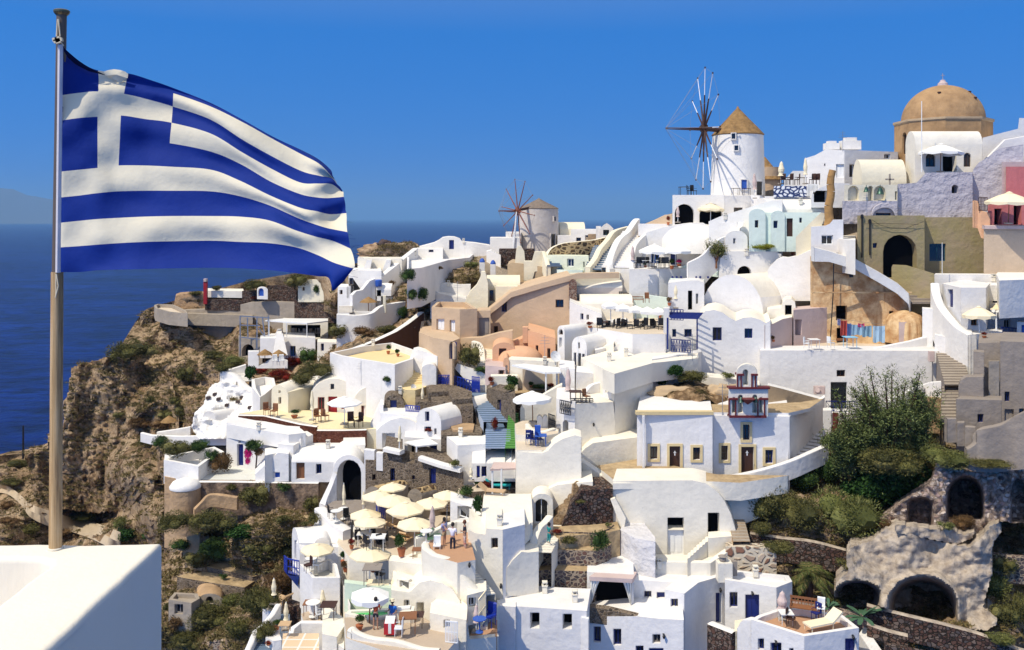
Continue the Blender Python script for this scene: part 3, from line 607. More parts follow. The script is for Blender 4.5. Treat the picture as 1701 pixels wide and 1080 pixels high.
H('terrace_side_house','white wing with one dark window under the large windmill',(1203,97,1250,98),('b',1203,325,1250,395),8,WB,[('w',1219,345,1234,354)])
H('mill_foot_wall','sloping white wall running down from the foot of the large windmill',(98,96),[(1247,380),(1300,380),(1300,345),(1272,330),(1262,325),(1247,324)],3,WB,cat='wall')
H('sloping_roof_house','big white sloping roof block between the mill terrace and the mint rooms',(92,88),[(1177,430),(1300,430),(1300,332),(1280,333),(1240,346),(1200,358),(1177,368)],8,WH)
VX('bowed_roof_house','white house with a long bowed roof above the mint green rooms',1278,1374,329,348,372,89.5,6,WH)
H('mint_room','mint green room front with an arched top and a small dark window',87.6,('v',1244,347,1272,357,418),3,MI,[('w',1254,366,1260,378)])
H('mint_room','mint green room front with an arched top between the first bay and the dark door',87.4,('v',1280,350,1304,359,418),3,MI,[('w',1285,367,1292,379)])
H('mint_room','mint green wall with a tall dark door and tiny window',(87.9,87),('b',1270,353,1364,418),3.5,MI,[('d',1307,363,1317,393,'w'),('w',1328,362,1332,370)])
H('small_vault_room','tiny white vaulted room with a narrow window beside the satellite dish',88.5,('v',1204,383,1242,398,420),4,WH,[('w',1218,396,1222,405,'W')])
Wl('stair_curb','curved white curb rising beside the tiny vaulted room',[(1142,436,87),(1165,424,87.5),(1180,408,88),(1195,396,88.5),(1206,392,89)],3,WH,.3,True)
dm=MB();
H('swelling_roof_house','white house with a broad swelling roof behind the two white parasols',(96,95),[(1052,450),(1187,450),(1187,392),(1178,376),(1168,370),(1140,371),(1100,378),(1075,386),(1058,402),(1052,415)],9,WH,[('d',1058,421,1069,437,'m'),('w',1082,421,1095,437,'m'),('d',1114,421,1124,440,'d'),('w',1154,418,1163,422,'k')])
tm=MB().lathe(P(1150,404,97),[(3.8,-1),(3.7,.6),(3.0,1.5),(1.8,2.0),(.3,2.2)],28).done('low_dome',WH,None,60);tag(tm,'low white plaster dome on the swelling roof','dome')
FL('parasol_terrace','white terrace with black chairs under the two white parasols',[(1045,447),(1165,447),(1172,442),(1150,438),(1045,438)],90,5,WB)
H('parasol_terrace_wall','tall pale retaining wall under the terrace of two white parasols',(92,89.5),('b',1012,446,1113,545),4,plaster('stained_pale_wall',(.66,.66,.64),.25,dark=(.6,.48,.33)),cat='wall')
H('parasol_terrace_corner','pale blue white return wall below the potted plants',(1113,89.5,1165,91),('b',1095,447,1170,520),3,WB,cat='wall')
St('staircase','broad white staircase climbing to the crest between curved parapets',(1031,445,92),(1064,384,103),4.0,17,WH,WB)
Wl('stair_parapet','tall curved white parapet beside the broad white staircase',[(1017,447,91.5),(1012,436,92),(1016,420,93.5),(1027,397,97),(1042,384,100),(1053,368,102.5),(1058,363,103.5)],3.2,WH,.7,True)
Wl('stair_curb','white curved wall between the broad staircase and the white parasols',[(1050,447,90.6),(1051,420,91.5),(1055,405,93),(1070,390,96),(1095,380,98)],2.5,WH,.5,True)
St('staircase','cream walled staircase with blue grey treads by the honey stone wall',(995,449,93),(1010,404,103),3.0,13,WH,BGY)
Wl('stair_parapet','cream stair parapet above the honey stone wall',[(976,444,92.5),(988,428,95),(996,412,98),(1008,398,101),(1020,383,104),(1042,376,106)],3.0,CR,.6,True)
Wl('honey_stone_wall','curved honey coloured stone wall with a cream rim',[(906,425,99.5),(915,412,100),(934,404,100.5),(960,401,101),(986,398,102),(1003,394,103)],2.3,COB,.5,True,cap=CR)
H('pot_chimney','squat stone chimney pot at the end of the honey stone wall',104,('b',977,389,990,402),1,OG,cat='chimney')
H('cream_terrace_wall','pale green cream wall with a blocked window below the honey stone wall',(98.5,96),('b',906,424,978,470),3,plaster('pale_lime_render',(.74,.76,.58),.14),[('w',942,430,953,443,'W'),('w',969,435,971,444)],cat='wall')
St('staircase','small flight of blue grey steps beside the cream terrace wall',(921,443,97),(912,422,101),1.6,7,BGY,BGY)
Wl('stair_parapet','cream scroll shaped parapet beside the small blue grey steps',[(870,433,100),(884,433,100),(888,418,100),(903,417,100),(907,428,98.5),(911,442,97)],2.2,CR,.5)
H('cream_chimney','round shouldered cream chimney with a small pot',101,[(855,440),(873,440),(871,418),(868,413),(866,409),(861,409),(858,413),(857,420)],1.2,CR,cat='chimney')
H('dark_terrace','dark stone wall under the white awnings by the smaller mill',118,('b',829,414,888,440),3,LAVB,cat='wall')
VX('cistern_vault','low cream vault behind the white parapet near the sea',930,972,369,381,400,131,6,CR)
H('sea_side_house','white flat house with two dark openings beside the smaller mill',(948,127,994,125),('b',948,381,994,412),6,WH,[('w',957,395,965,401),('w',972,391,979,402)],roof=WH)
H('sea_side_wall','plain white wall between the smaller mill and the flat house',128,('b',926,391,950,415),4,WH,cat='wall')
H('mint_window_kiosk','tiny white gabled kiosk with a mint green window',120,[(996,402),(1019,402),(1019,380),(1013,374),(1008,371),(1003,374),(996,380)],3,WH,[('w',1002,382,1012,391,'t')])
H('kiosk_annex','narrow pale block beside the gabled kiosk',121,('b',990,376,998,402),3,WB)
Wl('crest_parapet','orange topped low parapet along the crest before the terrace arches',[(1060,378,101),(1090,364,101),(1105,357,100.5),(1118,356,100)],2.5,BE,.5)
H('low_white_block','low white block under the orange topped parapet',99,('b',1060,372,1117,392),3,WB)
H('plain_white_house','flat white house left of the smaller mill',(127,126),('b',814,395,864,432),6,WH)
H('tall_white_block','taller white block touching the smaller mill',128,('b',840,386,866,420),6,WH)
H('white_step_block','low stepped white block below the smaller mill',(119,117),[(808,450),(832,450),(832,424),(816,416),(808,418)],4,WH)
H('arched_hilltop_house','white house with an arched roof and one dark door on the far hilltop',127,[(690,430),(815,430),(815,408),(790,404),(768,402),(764,397),(755,394),(745,393.5),(735,395),(728,400),(720,404),(690,412)],6,WH,[('d',746,399,754,414,'d')])
H('hilltop_block','flat roofed white block before the arched hilltop house',(124,123),('b',690,413,736,438),4,WH,[('w',712,415,720,419)])
FL('hilltop_terrace','white terrace with a long parapet below the arched hilltop house',[(676,425),(731,418),(792,417),(780,428),(745,432),(700,445),(676,447)],122,4,WB,par=.5)
Wl('hill_stair_wall','long white stair wall falling across the far hillside',[(690,412,122),(672,426,119),(650,444,116),(626,463,113),(612,474,111)],4,WB,.8)
Wl('curving_wall','low curving white wall below the hilltop terrace',[(700,447,119),(722,436,119),(740,432,119),(768,430,119)],1.6,WB,.5,True)
bk=MB();bm_=bmesh.new();bmesh.ops.create_icosphere(bm_,subdivisions=3,radius=1)
def rock(name,label,x,y,wpx,hpx,Y,mat,sq=.7,grp=None,seed=0):
 bm_=bmesh.new();bmesh.ops.create_icosphere(bm_,subdivisions=4,radius=1);c=P(x,y,Y);sx=wpx/2/F*Y;sz=hpx/2/F*Y
 for v in bm_.verts:
  q=v.co*1.7+Vector((x,y,seed));k_=1+.38*noise.fractal(q,1,2,4)-.25*abs(noise.noise(q*1.5));v.co=Vector((c.x+v.co.x*k_*sx,c.y+v.co.y*k_*sx*sq,c.z+v.co.z*k_*sz))
 me=bpy.data.meshes.new(name);bm_.to_mesh(me);bm_.free();me.materials.append(mat);o=bpy.data.objects.new(name,me);C.objects.link(o);me.polygons.foreach_set('use_smooth',[True]*len(me.polygons));return tag(o,label,'rock',grp)
DRK=plaster('dark_lava_rock',(.09,.065,.06),.4,scale=3,soft=False,bump=1);TNR=plaster('tan_tuff_rock',(.44,.31,.19),.5,dark=(.17,.1,.06),scale=4,soft=False,bump=1)
rock('lava_boulder','dark round lava boulder on top of the tan outcrop',640,407,30,17,124,DRK);rock('tuff_outcrop','tan rocky outcrop on the far hilltop',640,422,92,36,124,TNR,.5)
H('buttressed_house','cream white house with two sloping buttresses on the far hill',(118,117),('b',594,429,668,455),5,WW)
for x in(606,638):H('buttress','sloping white buttress, the one '+('nearer the flag' if x==606 else 'nearer the long stair wall'),116,[(x-6,456),(x+8,456),(x+12,432),(x+4,432)],1.5,WH,cat='buttress')
H('far_cluster_house','white house with three small dark windows near the end of the flag',(113,112),('b',579,449,634,530),6,WH,[('w',578+2,462,586,473),('d',576+3,475,586,492),('w',565,0,566,1)][:2])
H('far_cluster_house','white house with stacked dark door and window beside the white steps',(112,111),('b',561,476,582,540),5,WH,[('w',564,482,569,489),('d',576,475,581,495)])
Wl('step_wall','white stepped wall rising beside the thatched parasol',[(583,490,109),(590,483,109.5),(600,481,110),(612,466,111),(622,462,111.5)],5,WB,.6)
St('staircase','grey white steps at the foot of the far white cluster',(574,520,105),(574,508,109),1.6,6,WH,CO)
FL('far_cluster_terrace','white terrace walls around the thatched parasol',[(584,517),(632,518),(650,500),(640,492),(618,505),(590,508)],107,5,WH,par=.5)
Wl('garden_wall','bright white garden wall under the rubble slope',[(560,521,104),(590,523,104),(615,520,104.5),(632,508,106),(660,502,108),(690,500,110),(702,512,109)],4,WH,.6,True)
VX('arched_store','small white vault with an arched opening below the blue barrel',625,650,470,482,492,111,3,WH)
FL('white_yard','white walled yard among the far terraces',[(640,494),(676,492),(678,480),(664,478),(640,483)],111,3,WW,par=.3)
c=P(629,476,111);tag(MB().lathe(c,[(.35,0),(.42,.1),(.42,.75),(.3,.85)],14).done('water_barrel',BLM,None,40),'bright blue water barrel on a white post','barrel')
H('chimney_post','white post under the blue water barrel',111,('b',626,476,633,500),.6,WH,cat='post')
H('pillar_block','short cream pillar standing on the white garden wall',106,('b',636,492,641,520),.7,CR,cat='post')
Wl('long_rim_wall','long white rimmed wall descending past the brown slope',[(700,518,103),(675,537,100),(655,550,98),(620,566,95),(580,581,92)],3.2,plaster('brown_retaining',(.16,.08,.05),.4),.7,cap=WH)
H('long_low_house','long low white house behind the cream organic gable',(104,103),('b',727,472,782,500),5,WH)
H('long_low_house','lower white building with a sloped end wall above the shuttered beige box',(101,100),[(715,530),(775,530),(775,497),(728,487),(720,480),(715,478)],5,WH,[('d',718,490,724,500,'m')])
FL('flat_roofed_block','white flat roof strip between two low houses',[(755,470),(800,462),(806,455),(770,459)],106,3,WH)
for x,y in((801,440),(819,443)):
 c=P(x,y+14,108);o=MB().box(c+UP*.5,(.32,0,0),(0,.3,0),(0,0,.8)).lathe(c+UP*1.3,[(.3,0),(.34,.1),(.2,.4),(.05,.5)],10,1).done('painted_chimney',[WH,BLM],None);tag(o,'white chimney with a blue cap, the one '+('nearer the sea' if x<810 else 'nearer the beige wall'),'chimney')
FL('lounge_terrace','bright white tiny terrace beside the blue capped chimneys',[(795,462),(835,450),(850,436),(826,434),(806,447)],107,4,WW)
H('beige_back_house','beige house with one tall dark window under the cream steps',(843,101,925,99),[(843,500),(925,500),(925,447),(880,440),(850,436),(843,440)],8,BT,[('w',874,461,880,475,'k')])
FL('pale_pool_terrace','pale mint walled terrace behind the long beige wall',[(925,448),(968,449),(975,440),(958,438),(926,446)],97,3,MI,par=.6)
H('organic_gable','cream plaster gable shaped like a bottle neck',(95,94),[(772,530),(810,530),(811,505),(811,472),(808,458),(806,452),(800,452),(798,462),(792,474),(782,484),(776,494),(772,506)],2.0,CR,cat='gable')
VX('cream_vault_house','cream vaulted house with two dark roof vents and a tall window',808,864,457,474,512,96,4,CR,[('w',813,482,820,500,'d')])
FL('cream_lean_to','small cream lean-to under the vaulted cream house',[(823,476),(864,476),(866,473),(828,472)],94.5,5,CR)
bigb=H('beige_mansion','large sandy beige house with a long sloping parapet',(810,91,948,89),[(810,600),(948,600),(948,457),(925,463),(860,481),(848,485),(830,500),(810,515)],9,BE,[('w',923,498,936,511,'w'),('w',833,498,842,518,'k'),('w',820,542,827,554,'w')])
Wl('mansion_parapet','thick sand coloured coping of the long sloping parapet',[(812,514,90.7),(832,499,90.5),(850,484,90.2),(900,469,89.6),(960,453,89),(1027,452,90)],.6,BE,.5)
H('beige_upper_wall','tan upper wall joining the mansion to the blind arched pilaster',(948,89.5,1030,91),('b',946,455,1030,475),1.5,CR,cat='wall')
H('brown_stone_pilaster','brown stone blind arch at the corner of the beige mansion',88.6,('v',945,464,958,472,513),.8,stone('brown_rubble',[(.14,.07,.05),(.2,.11,.08)],(.3,.22,.17),.3),cat='pilaster')
VX('peach_vault_house','pinkish cream barrel roofed house beside the brown blind arch',958,1034,463,478,545,90,4,plaster('blush_render',(.66,.58,.50),.18),[('w',1028,484,1034,492,'W')],roof=WW)
FL('beige_box_house','beige box house with two white shutters',[(717,510),(727,501),(775,502),(793,513),(764,514)],88.5,4.5,BE,[('s',725,530,738,548,'W'),('s',747,532,756,551,'W')],par=.5)
H('beige_side_house','beige stair wall with a grey door beside the shuttered box',(87.5,87),[(768,566),(815,566),(815,516),(795,516),(784,528),(768,548)],3,BE,[('d',795,528,813,558,'g')])
FL('beige_tower','round cornered beige tower with one arched window',[(696,552),(702,543),(718,541),(745,546),(764,562),(752,567),(720,561)],86.5,7.5,BE,[('w',746,568,755,597,'k','a')])
H('beige_balcony_wall','curved beige terrace wall above the stone steps',(765,86,852,84),[(765,640),(852,640),(852,549),(830,553),(800,561),(765,562)],1.0,BE,cat='wall')
FL('balcony_terrace','small beige terrace with dark furniture left of the shuttered box',[(697,553),(716,553),(718,540),(712,532),(700,534)],88,3,BE,par=.4)
St('staircase','worn cream steps between the bush and the peach arch',(809,612,80),(803,574,86),1.7,14,WW,CR)
Wl('stair_parapet','white scroll parapet at the head of the worn cream steps',[(786,566,85),(795,569,84.5),(800,580,83.5),(802,600,81.5),(803,618,80)],2.0,WW,.5,True)
H('peach_arch_house','small peach house with an arched top and a dark door',81,('v',818,569,856,582,625),4,PE,[('d',829,579,841,605,'w')])
H('peach_side_house','peach house with two narrow dark windows and a sloping top',(877,84,923,82),[(877,620),(923,620),(923,562),(890,552),(877,549)],6,PE,[('w',890,574,894,594,'w'),('w',909,579,914,595,'w')])
H('peach_chimney','tall peach chimney on the peach house',84,('b',868,544,877,570),1,PE,cat='chimney')
tag(MB().lathe(P(862,592,82),[(2.1,-1.5),(2.1,.1),(1.6,.6),(.9,.85),(.1,.95)],24).done('oven_dome',PE,None,50),'low peach oven dome between the peach houses','dome')
H('peach_wall','sloping pale peach wall above the low oven dome',84.5,[(838,610),(880,610),(880,557),(868,562),(850,570),(838,578)],2,PE,cat='wall')
H('peach_lower_house','low pale peach house with a small square opening',(78.5,77.5),('b',806,607,840,640),4,RP,[('w',828,615,838,623,'w')])
FL('pergola_house','low house with a flat rim roof behind the white pergola',[(839,597),(925,601),(925,596),(850,592)],78,6,WW)
H('orange_end_wall','rounded peach end wall with an arched niche beside the pergola',77.8,('v',836,594,846,602,640),3,PE,[('w',839,607,843,622,'w','a')])
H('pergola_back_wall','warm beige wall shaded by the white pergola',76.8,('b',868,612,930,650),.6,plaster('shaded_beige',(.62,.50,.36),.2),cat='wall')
yt=FL('yellow_terrace_house','large white house with a bright yellow paved roof terrace',[(548,586),(600,575),(652,569),(690,582),(686,596),(656,606),(600,597),(565,591)],86.5,9,WB,par=.6,floor=YE)
H('terrace_stair_wall','white stair wall between the yellow terrace and the beige tower',(84,82),[(680,640),(727,640),(727,592),(712,586),(695,581),(687,583),(683,600)],2,WH,cat='wall')
St('staircase','bright yellow steps dropping from the yellow terrace',(690,642,81),(675,600,85.5),2.4,11,YE,YE)
c0=FL('yellow_step_landing','yellow landing at the foot of the bright yellow steps',[(666,640),(712,634),(716,640),(690,648),(668,648)],81,2,YE)
H('hut_white','white rounded hut with a niche beside the yellow steps',80.5,('v',701,605,725,613,650),3,WH)
for a in(1,):
 VX('red_door_long_house','long white barrel roof running behind the red door houses',590,728,637,662,690,86,6,WH)
 H('gable_side_house','cream house with two tiny dark windows in its arched gable',(451,86,479,83.5),('v',451,640,479,652,705),9,CR,[('w',462.5,660,467,671),('w',462.5,649,466,653)],side=(.25,1),roof=WW)
 H('gable_side_wall','long plain cream side wall running to the red door house',(478,83.6,522,87),('b',478,652,522,705),1.0,CR,cat='wall')
 H('red_door_house','white arched house with a red door and red shutters',84,('v',517,629,592,660,712),8,WW,[('d',545,659,560,692,'r'),('w',528,660,539,681,'r'),('w',567,661,577,680,'r'),('w',549,638,555,647)])
 H('red_door_house','second white arched house with a red door, the one behind the stone hut',82,('v',588,643,640,670,722),8,WW,[('d',612,673,624,706,'r'),('w',600,674,607,695,'r'),('w',614.5,653,620,662)])
td=FL('red_wall_terrace','cream terrace of the red door houses',[(397,687),(450,690),(490,697),(527,707),(528,713),(608,713),(640,712),(640,695),(600,688),(515,682),(440,680)],79,3,CR,Z=-18.04,floor=plaster('cream_paving',(.80,.68,.42),.15,soft=False))
Wl('red_pebble_wall','long dark red pebbled wall with a white coping',zw([(397,689),(440,690),(470,697),(500,704),(528,708)],-18),1.4,RED,.4,cap=WH)
Wl('red_pebble_wall','short dark red pebbled wall with a white coping below the folding chairs',zw([(527,714),(570,714),(609,713)],-18),1.5,RED,.4,cap=WH)
H('blue_door_house','white house with a blue door behind the pink bougainvillea',(376,78,500,74.5),[(376,800),(500,800),(500,722),(470,720),(376,702)],3,WB,[('d',394,738,404,774,'d'),('w',396,731,400,736,'W')])
FL('blue_door_ledge','bright white roof ledge above the blue door',[(376,704),(420,712),(480,722),(508,719),(500,712),(440,700),(400,696)],78,1.2,WH)
FL('white_steps_block','stack of broad white steps beside the short red wall',[(478,727),(500,730),(520,722),(510,716),(490,718)],75,4,WH)
FL('white_steps_block','lower broad white step below the stack of steps',[(462,737),(488,740),(502,732),(480,729)],74,3,WH)
pt=FL('patio','pale paved patio with plants before the blue door',[(325,797),(545,798),(545,782),(440,770),(376,768),(345,778)],74,3.2,OG,floor=plaster('pale_paving',(.66,.66,.6),.15,soft=False))
FL('patio_wall_room','white low room with a gridded window at the edge of the patio',[(272,764),(300,753),(356,742),(372,750),(345,764),(330,775)],75.5,2.0,WH,par=.8)
H('patio_bastion','white and beige bastion with a gridded window',(272,75.5,332,74),('b',272,778,332,792),5,WH,[('w',296,785,312,794,'g')])
H('bastion_wall','beige foot of the bastion under the gridded window',(272,75.3,332,73.8),('b',273,792,332,850),5,OG,drop=3)
tw=empty('round_bastion',P(307,845,71),'round beige bastion with a white cap','bastion')
MB().lathe(P(308,846,73),[(1.3,-1.8),(1.25,0),(1.18,1.9)],24).done('wall',OG,tw,50);MB().lathe(P(308,810,73),[(1.22,0),(1.25,.15),(1.0,.5),(.3,.75)],24).done('cap',WH,tw,50)
Wl('old_terrace_wall','old stained rubble wall under the white patio',[(330,799,73.5),(380,799,73.5),(450,800,73.3),(530,801,73)],3.4,plaster('stained_rubble',(.30,.21,.14),.5,dark=(.07,.05,.04),scale=4,soft=False,bump=1),.5,cap=WH)
Wl('sinuous_path_wall','thin winding mortar path wall below the round bastion',[(322,845,71.5),(335,832,71.8),(345,822,72),(360,820,72),(395,825,72)],1.0,OG,.5,True)
H('stair_cover_house','white wedge shaped wall with a blue shutter beside the patio',(73.6,73),[(424,800),(480,800),(480,754),(462,752),(450,763),(424,788)],2.5,WB,[('s',454,785,465,794,'m')])
FL('wedge_ledge','white raised ledge behind the wedge shaped wall',[(440,745),(458,742),(490,730),(500,738),(482,752),(462,752),(440,757)],75,3,WH)
VX('wood_door_house','white barrel vaulted house with a brown wooden door',484,562,740,768,801,73,4.5,WB,[('d',492,769,506,796,'o'),('w',525,771,534,787,'d')],roof=WH)
H('blue_box_store','small white box with a wide bright blue hatch',(74.5,74),('b',570,737,607,765),3,WH,[('s',575,742,594,755,'m')])
for c_ in(1,):
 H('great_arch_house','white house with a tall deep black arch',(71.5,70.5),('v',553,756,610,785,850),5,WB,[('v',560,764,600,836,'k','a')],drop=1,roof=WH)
 Wl('arch_buttress','slanting white buttress at the foot of the tall black arch',[(556,785,71.2),(549,805,71),(540,825,70.8),(535,838,70.6)],3,WB,.8)
H('flank_wall','curved white flank wall sweeping down beside the stone hut',(79,76),[(607,775),(637,775),(637,672),(632,672),(624,690),(614,712),(609,735),(607,750)],2,WB,cat='wall')
H('stone_hut','lava stone hut with an arched gable and blue door',77.5,('v',638,656,671,672,700),4,LAVA,[('d',648,665,659,686,'d')])
VX('barrel_vault','white barrel vault roof behind the stone hut',664,728,647,664,684,80,4,WH)
H('stone_terrace_wall','dark stone wall behind the blue railing',76.5,('b',690,668,762,700),3,LAVA,cat='wall')
H('white_mid_house','white block under the stone hut with a blue shutter',(75.5,74),('b',632,686,700,760),4,WB,[('s',646,696,663,702,'d')])
def rail(name,label,pts,h,mat,n=10,cross=True,cat='railing'):
 mb=MB();q=[P(*p)for p in pts]
 for a,b_ in zip(q,q[1:]):
  mb.tube(a,b_,.035,n=4);mb.tube(a+UP*h,b_+UP*h,.045,n=4);mb.tube(a+UP*h*.5,b_+UP*h*.5,.025,n=4)
  for i in range(n+1):
   t=i/n;c=a.lerp(b_,t);mb.tube(c,c+UP*h,.03,n=4)
   if cross and i<n:d_=a.lerp(b_,(i+1)/n);mb.tube(c,d_+UP*h,.02,n=3);mb.tube(d_,c+UP*h,.02,n=3)
 return tag(mb.done(name,mat),label,cat)
rail('blue_railing','bright blue lattice railing beside the stone hut',[(674,690,76),(697,692,75.8)],.85,BLU,6)
H('sloped_vault_house','white house with a wide curved roof and dark open front',(625,75,698,73.2),[(625,770),(698,770),(698,706),(680,697),(665,694),(648,698),(632,708),(625,716)],4,WB,[('v',635,720,656,744)],roof=WH)
H('tall_vault_house','white vaulted house with a blue window and a flower window',(692,73,733,71.5),('v',692,678,733,697,760),8,WB,[('w',706,684,713,700,'d'),('w',705,709,716,717,'d'),('w',721,712,725,722,'d')],side=(.62,.78),roof=WH)
FL('stone_roof_room','low lava stone room in the middle of the white vaults',[(732,706),(745,700),(795,698),(802,712),(800,722),(770,722),(733,723)],73.5,2,LAVA,[('w',751,714,757,722,'d')])
FL('sandy_block','small sandy roof on the low lava stone room',[(748,706),(766,700),(788,704),(786,715),(752,714)],72.8,.9,OG)
H('blue_window_house','white corner house with a tall blue window',(733,71.5,762,69.5),[(700,790),(762,790),(762,740),(757,731),(748,726),(738,725),(700,722)],5,WB,[('w',743,739,751,761,'d')],side=(.75,.66))
H('corner_side_house','wide white side wall of the corner house below the stone steps',(760,69.5,817,72),('b',760,740,817,790),4,WB,cat='wall')
FL('corner_terrace','bright white curved roof of the corner house',[(742,725),(760,740),(816,737),(816,720),(800,724),(770,724)],69.6,4,WH)
H('blue_shade_house','white house front behind the small white canopy',(72,71),('b',672,726,748,775),4,WB,[('v',677,738,702,762),('d',713,740,726,763,'d')])
def canopy(name,label,poly,Y0,mat,legs,h,t=.1):
 Z=ZY(poly[0][1],Y0);top=[P(x,y,YZ(y,Z))for x,y in poly];root=empty(name,sum(top,Vector())/len(top)-UP*h,label,'pergola')
 mb=MB();mb.face(top);mb.face([p-UP*t for p in top][::-1])
 for i in range(len(top)):mb.face([top[i-1],top[i],top[i]-UP*t,top[i-1]-UP*t])
 mb.done('roof_sheet',mat,root)
 for x,y in legs:q=P(x,y,YZ(y,Z));MB().tube(q,q-UP*h,.07,n=6).done('post',WPT,root)
 return root
canopy('small_canopy','small white canopy over the dark doorway of the blue shuttered house',[(672,734),(694,741),(728,737),(712,728)],70,UWH,[(692,741)],1.7)
H('lava_wall','big lava stone wall with deep blue windows',(607,69.5,770,66),[(607,850),(770,850),(770,787),(768,778),(735,770),(700,758),(690,757),(688,771),(668,768),(668,748),(640,742),(636,766),(607,764)],3.5,LAVA,[('w',648,778,656,799,'d'),('d',713,778,724,804,'d'),('w',684,790,689,797,'d'),('w',618,788,624,798,'w')])
for pts,lb in(([(607,745,69.8),(624,747,69.5)],'above the great arch'),([(627,750,69.2),(638,751,69)],'beside the lava stone wall top')):Wl('white_parapet','short white parapet '+lb,pts,1.4,WB,.4)
Wl('wall_coping','white coping on the stone wall before the small canopy',[(640,742,68.6),(668,748,68)],.3,WH,.7);Wl('wall_coping','white coping running along the lava wall under the corner house',[(698,757,67.4),(735,769,66.7),(768,777,66)],.3,WH,.7)
for x,y,w_ in((619,808,13),(689,812,12)):
 H('stone_barrel_vault','small stone barrel vault under the lava wall, the one '+('nearer the great arch' if x<650 else 'nearer the blue steps'),66,('v',x-w_,y,x+w_,y+13,y+50),2.5,CO,roof=COB,side=(.75,.66),drop=1)
FL('upper_stone_terrace','lava stone terrace wall below the blue fence',[(708,641),(740,634),(784,650),(784,662),(752,664),(745,650),(712,652)],80,3,LAVA)
FL('stone_block_house','rounded lava stone block left of the blue grey steps',[(714,652),(740,640),(784,656),(786,674),(766,674),(740,668),(718,668)],79,3,LAVA,[('d',741,654,750,668,'b')])
H('stone_step_wall','lava stone flank wall beside the blue grey steps',(760,77.5,806,72),[(755,760),(806,760),(806,722),(795,700),(785,672),(778,656),(758,656),(748,672),(745,700)],.8,LAVA,cat='wall')
St('staircase','blue grey painted steps with white edges below the blue gate',(824,701,71.5),(795,652,79),2.0,14,BGY,plain('pale_blue_riser',(.42,.5,.62),.7),pa=(1,-.05),drop=7)
FL('step_landing','blue grey landing between the two flights of painted steps',[(808,702),(836,704),(838,709),(816,711)],71.2,4,BGY)
St('staircase','lower flight of blue grey painted steps',(828,745,66),(827,712,69.3),1.9,9,BGY,plain('pale_blue_riser',(.42,.5,.62),.7))
H('stone_shop_wall','tall lava stone wall with a narrow blue door right of the painted steps',(808,77,856,70),[(808,780),(856,780),(856,655),(812,645),(808,648)],3,LAVA,[('d',826,664,832,700,'d')])
St('staircase','bright green painted steps below the stone shop wall',(848,745,66),(853,686,72),.8,16,GRN,GRN,pa=(1,0))
H('cream_post_house','cream slanting wall beyond the blue gate',(800,79.5,862,78),[(800,660),(862,660),(862,622),(812,625),(800,618),(760,604),(755,612)],2,WW,cat='wall')
H('long_white_wall','white curving wall between the bush and the blue gate',(762,83,812,80),[(762,655),(812,655),(812,625),(790,617),(775,608),(766,600),(762,600)],1,WW,cat='wall')
H('potted_wall','white stepped wall with posts below the pergola planting',76.5,('b',815,625,860,655),1,WW,cat='wall')
FL('planted_terrace','stone edged planted terrace below the white pergola',[(838,655),(935,648),(935,636),(850,636)],75,3,LAVB,floor=EA)
H('sail_wall','white sail shaped wall behind the single white parasol',(864,70.5,934,71.5),[(864,735),(934,735),(934,639),(925,643),(900,658),(868,672),(864,680)],.8,WW,cat='wall')
FL('cafe_terrace','small white cafe terrace under the single white parasol',[(855,704),(868,699),(930,699),(927,720),(905,724),(857,722)],68.5,3,WW,floor=TF)
FL('cafe_terrace','lower step of the small cafe terrace with blue tables',[(856,728),(870,724),(926,722),(925,742),(900,748),(858,748)],66,3,WW,floor=TF)
for x in(897,906):H('round_post','round topped white gate post, the one '+('nearer the parasol pole' if x<900 else 'nearer the black gate'),67.2,('v',x-5,691,x+4,698,716),.6,WW,cat='post')
Wl('scroll_wall','curling low white wall around the cafe terrace',[(876,703,67),(884,712,66.5),(900,716,66),(915,712,66.2),(922,712,66.5),(925,725,65.5),(915,740,65)],1.4,WW,.4,True)
H('tall_white_house','tall narrow white house with a pointed arch door and dark railing',(924,67.2,956,66),('b',924,662,956,770),5,WB,[('v',935,698,944,730,'k','a')])
H('balcony_house','white balcony block with a plain front beside the tall narrow house',(955,66,1022,67.5),[(955,780),(1022,780),(1022,700),(1019,668),(955,671)],6,WW)
H('big_white_mass','large plain white house with a broad sloping roof',(1021,67.5,1085,71),[(1021,790),(1085,790),(1085,602),(1050,612),(1021,621)],8,WW,side=(-.25,1))
FL('broad_roof_house','broad bright white roof of the large plain house',[(1001,613),(1021,621),(1085,603),(1160,595),(1160,588),(1085,581),(1023,598)],68,1.5,WW)
H('mass_end_wall','narrow end wall with a small window under the broad white roof',(1001,69.5,1022,67.6),('b',1001,613,1022,700),3,WB,[('d',1005,626,1011,652,'k')],side=(.3,1))
H('mass_back_wall','pale wall behind the planted rock ledge',(1083,72,1165,76),('b',1083,597,1165,660),1.5,WB,cat='wall')
H('slope_wall','long white wall sloping toward the chapel yard',(966,64.8,1062,66.5),[(966,800),(1062,800),(1062,726),(985,736),(972,745),(966,752)],3,WW,cat='wall')
H('curved_retaining_wall','white retaining wall with a rising curved top',(856,62.6,966,61.8),[(856,870),(966,870),(966,726),(955,723),(935,729),(920,738),(910,749),(900,753),(857,750)],2.0,WW,cat='wall')
H('vaulted_house','white vaulted body behind the grilled arch',(868,62.5,985,60.5),[(868,880),(985,880),(985,800),(975,801),(950,803),(925,806),(905,815),(884,828),(868,840)],5,WW)
H('grille_arch','white arched niche with a pale grille',60.2,('v',882,820,919,836,895),1.8,WW,[('w',888,829,911,870,'W','a')],cat='niche')
St('staircase','white steps climbing behind the curved retaining wall',(975,800,62),(955,766,67),1.6,11,WW,WW,pa=(1,.1))
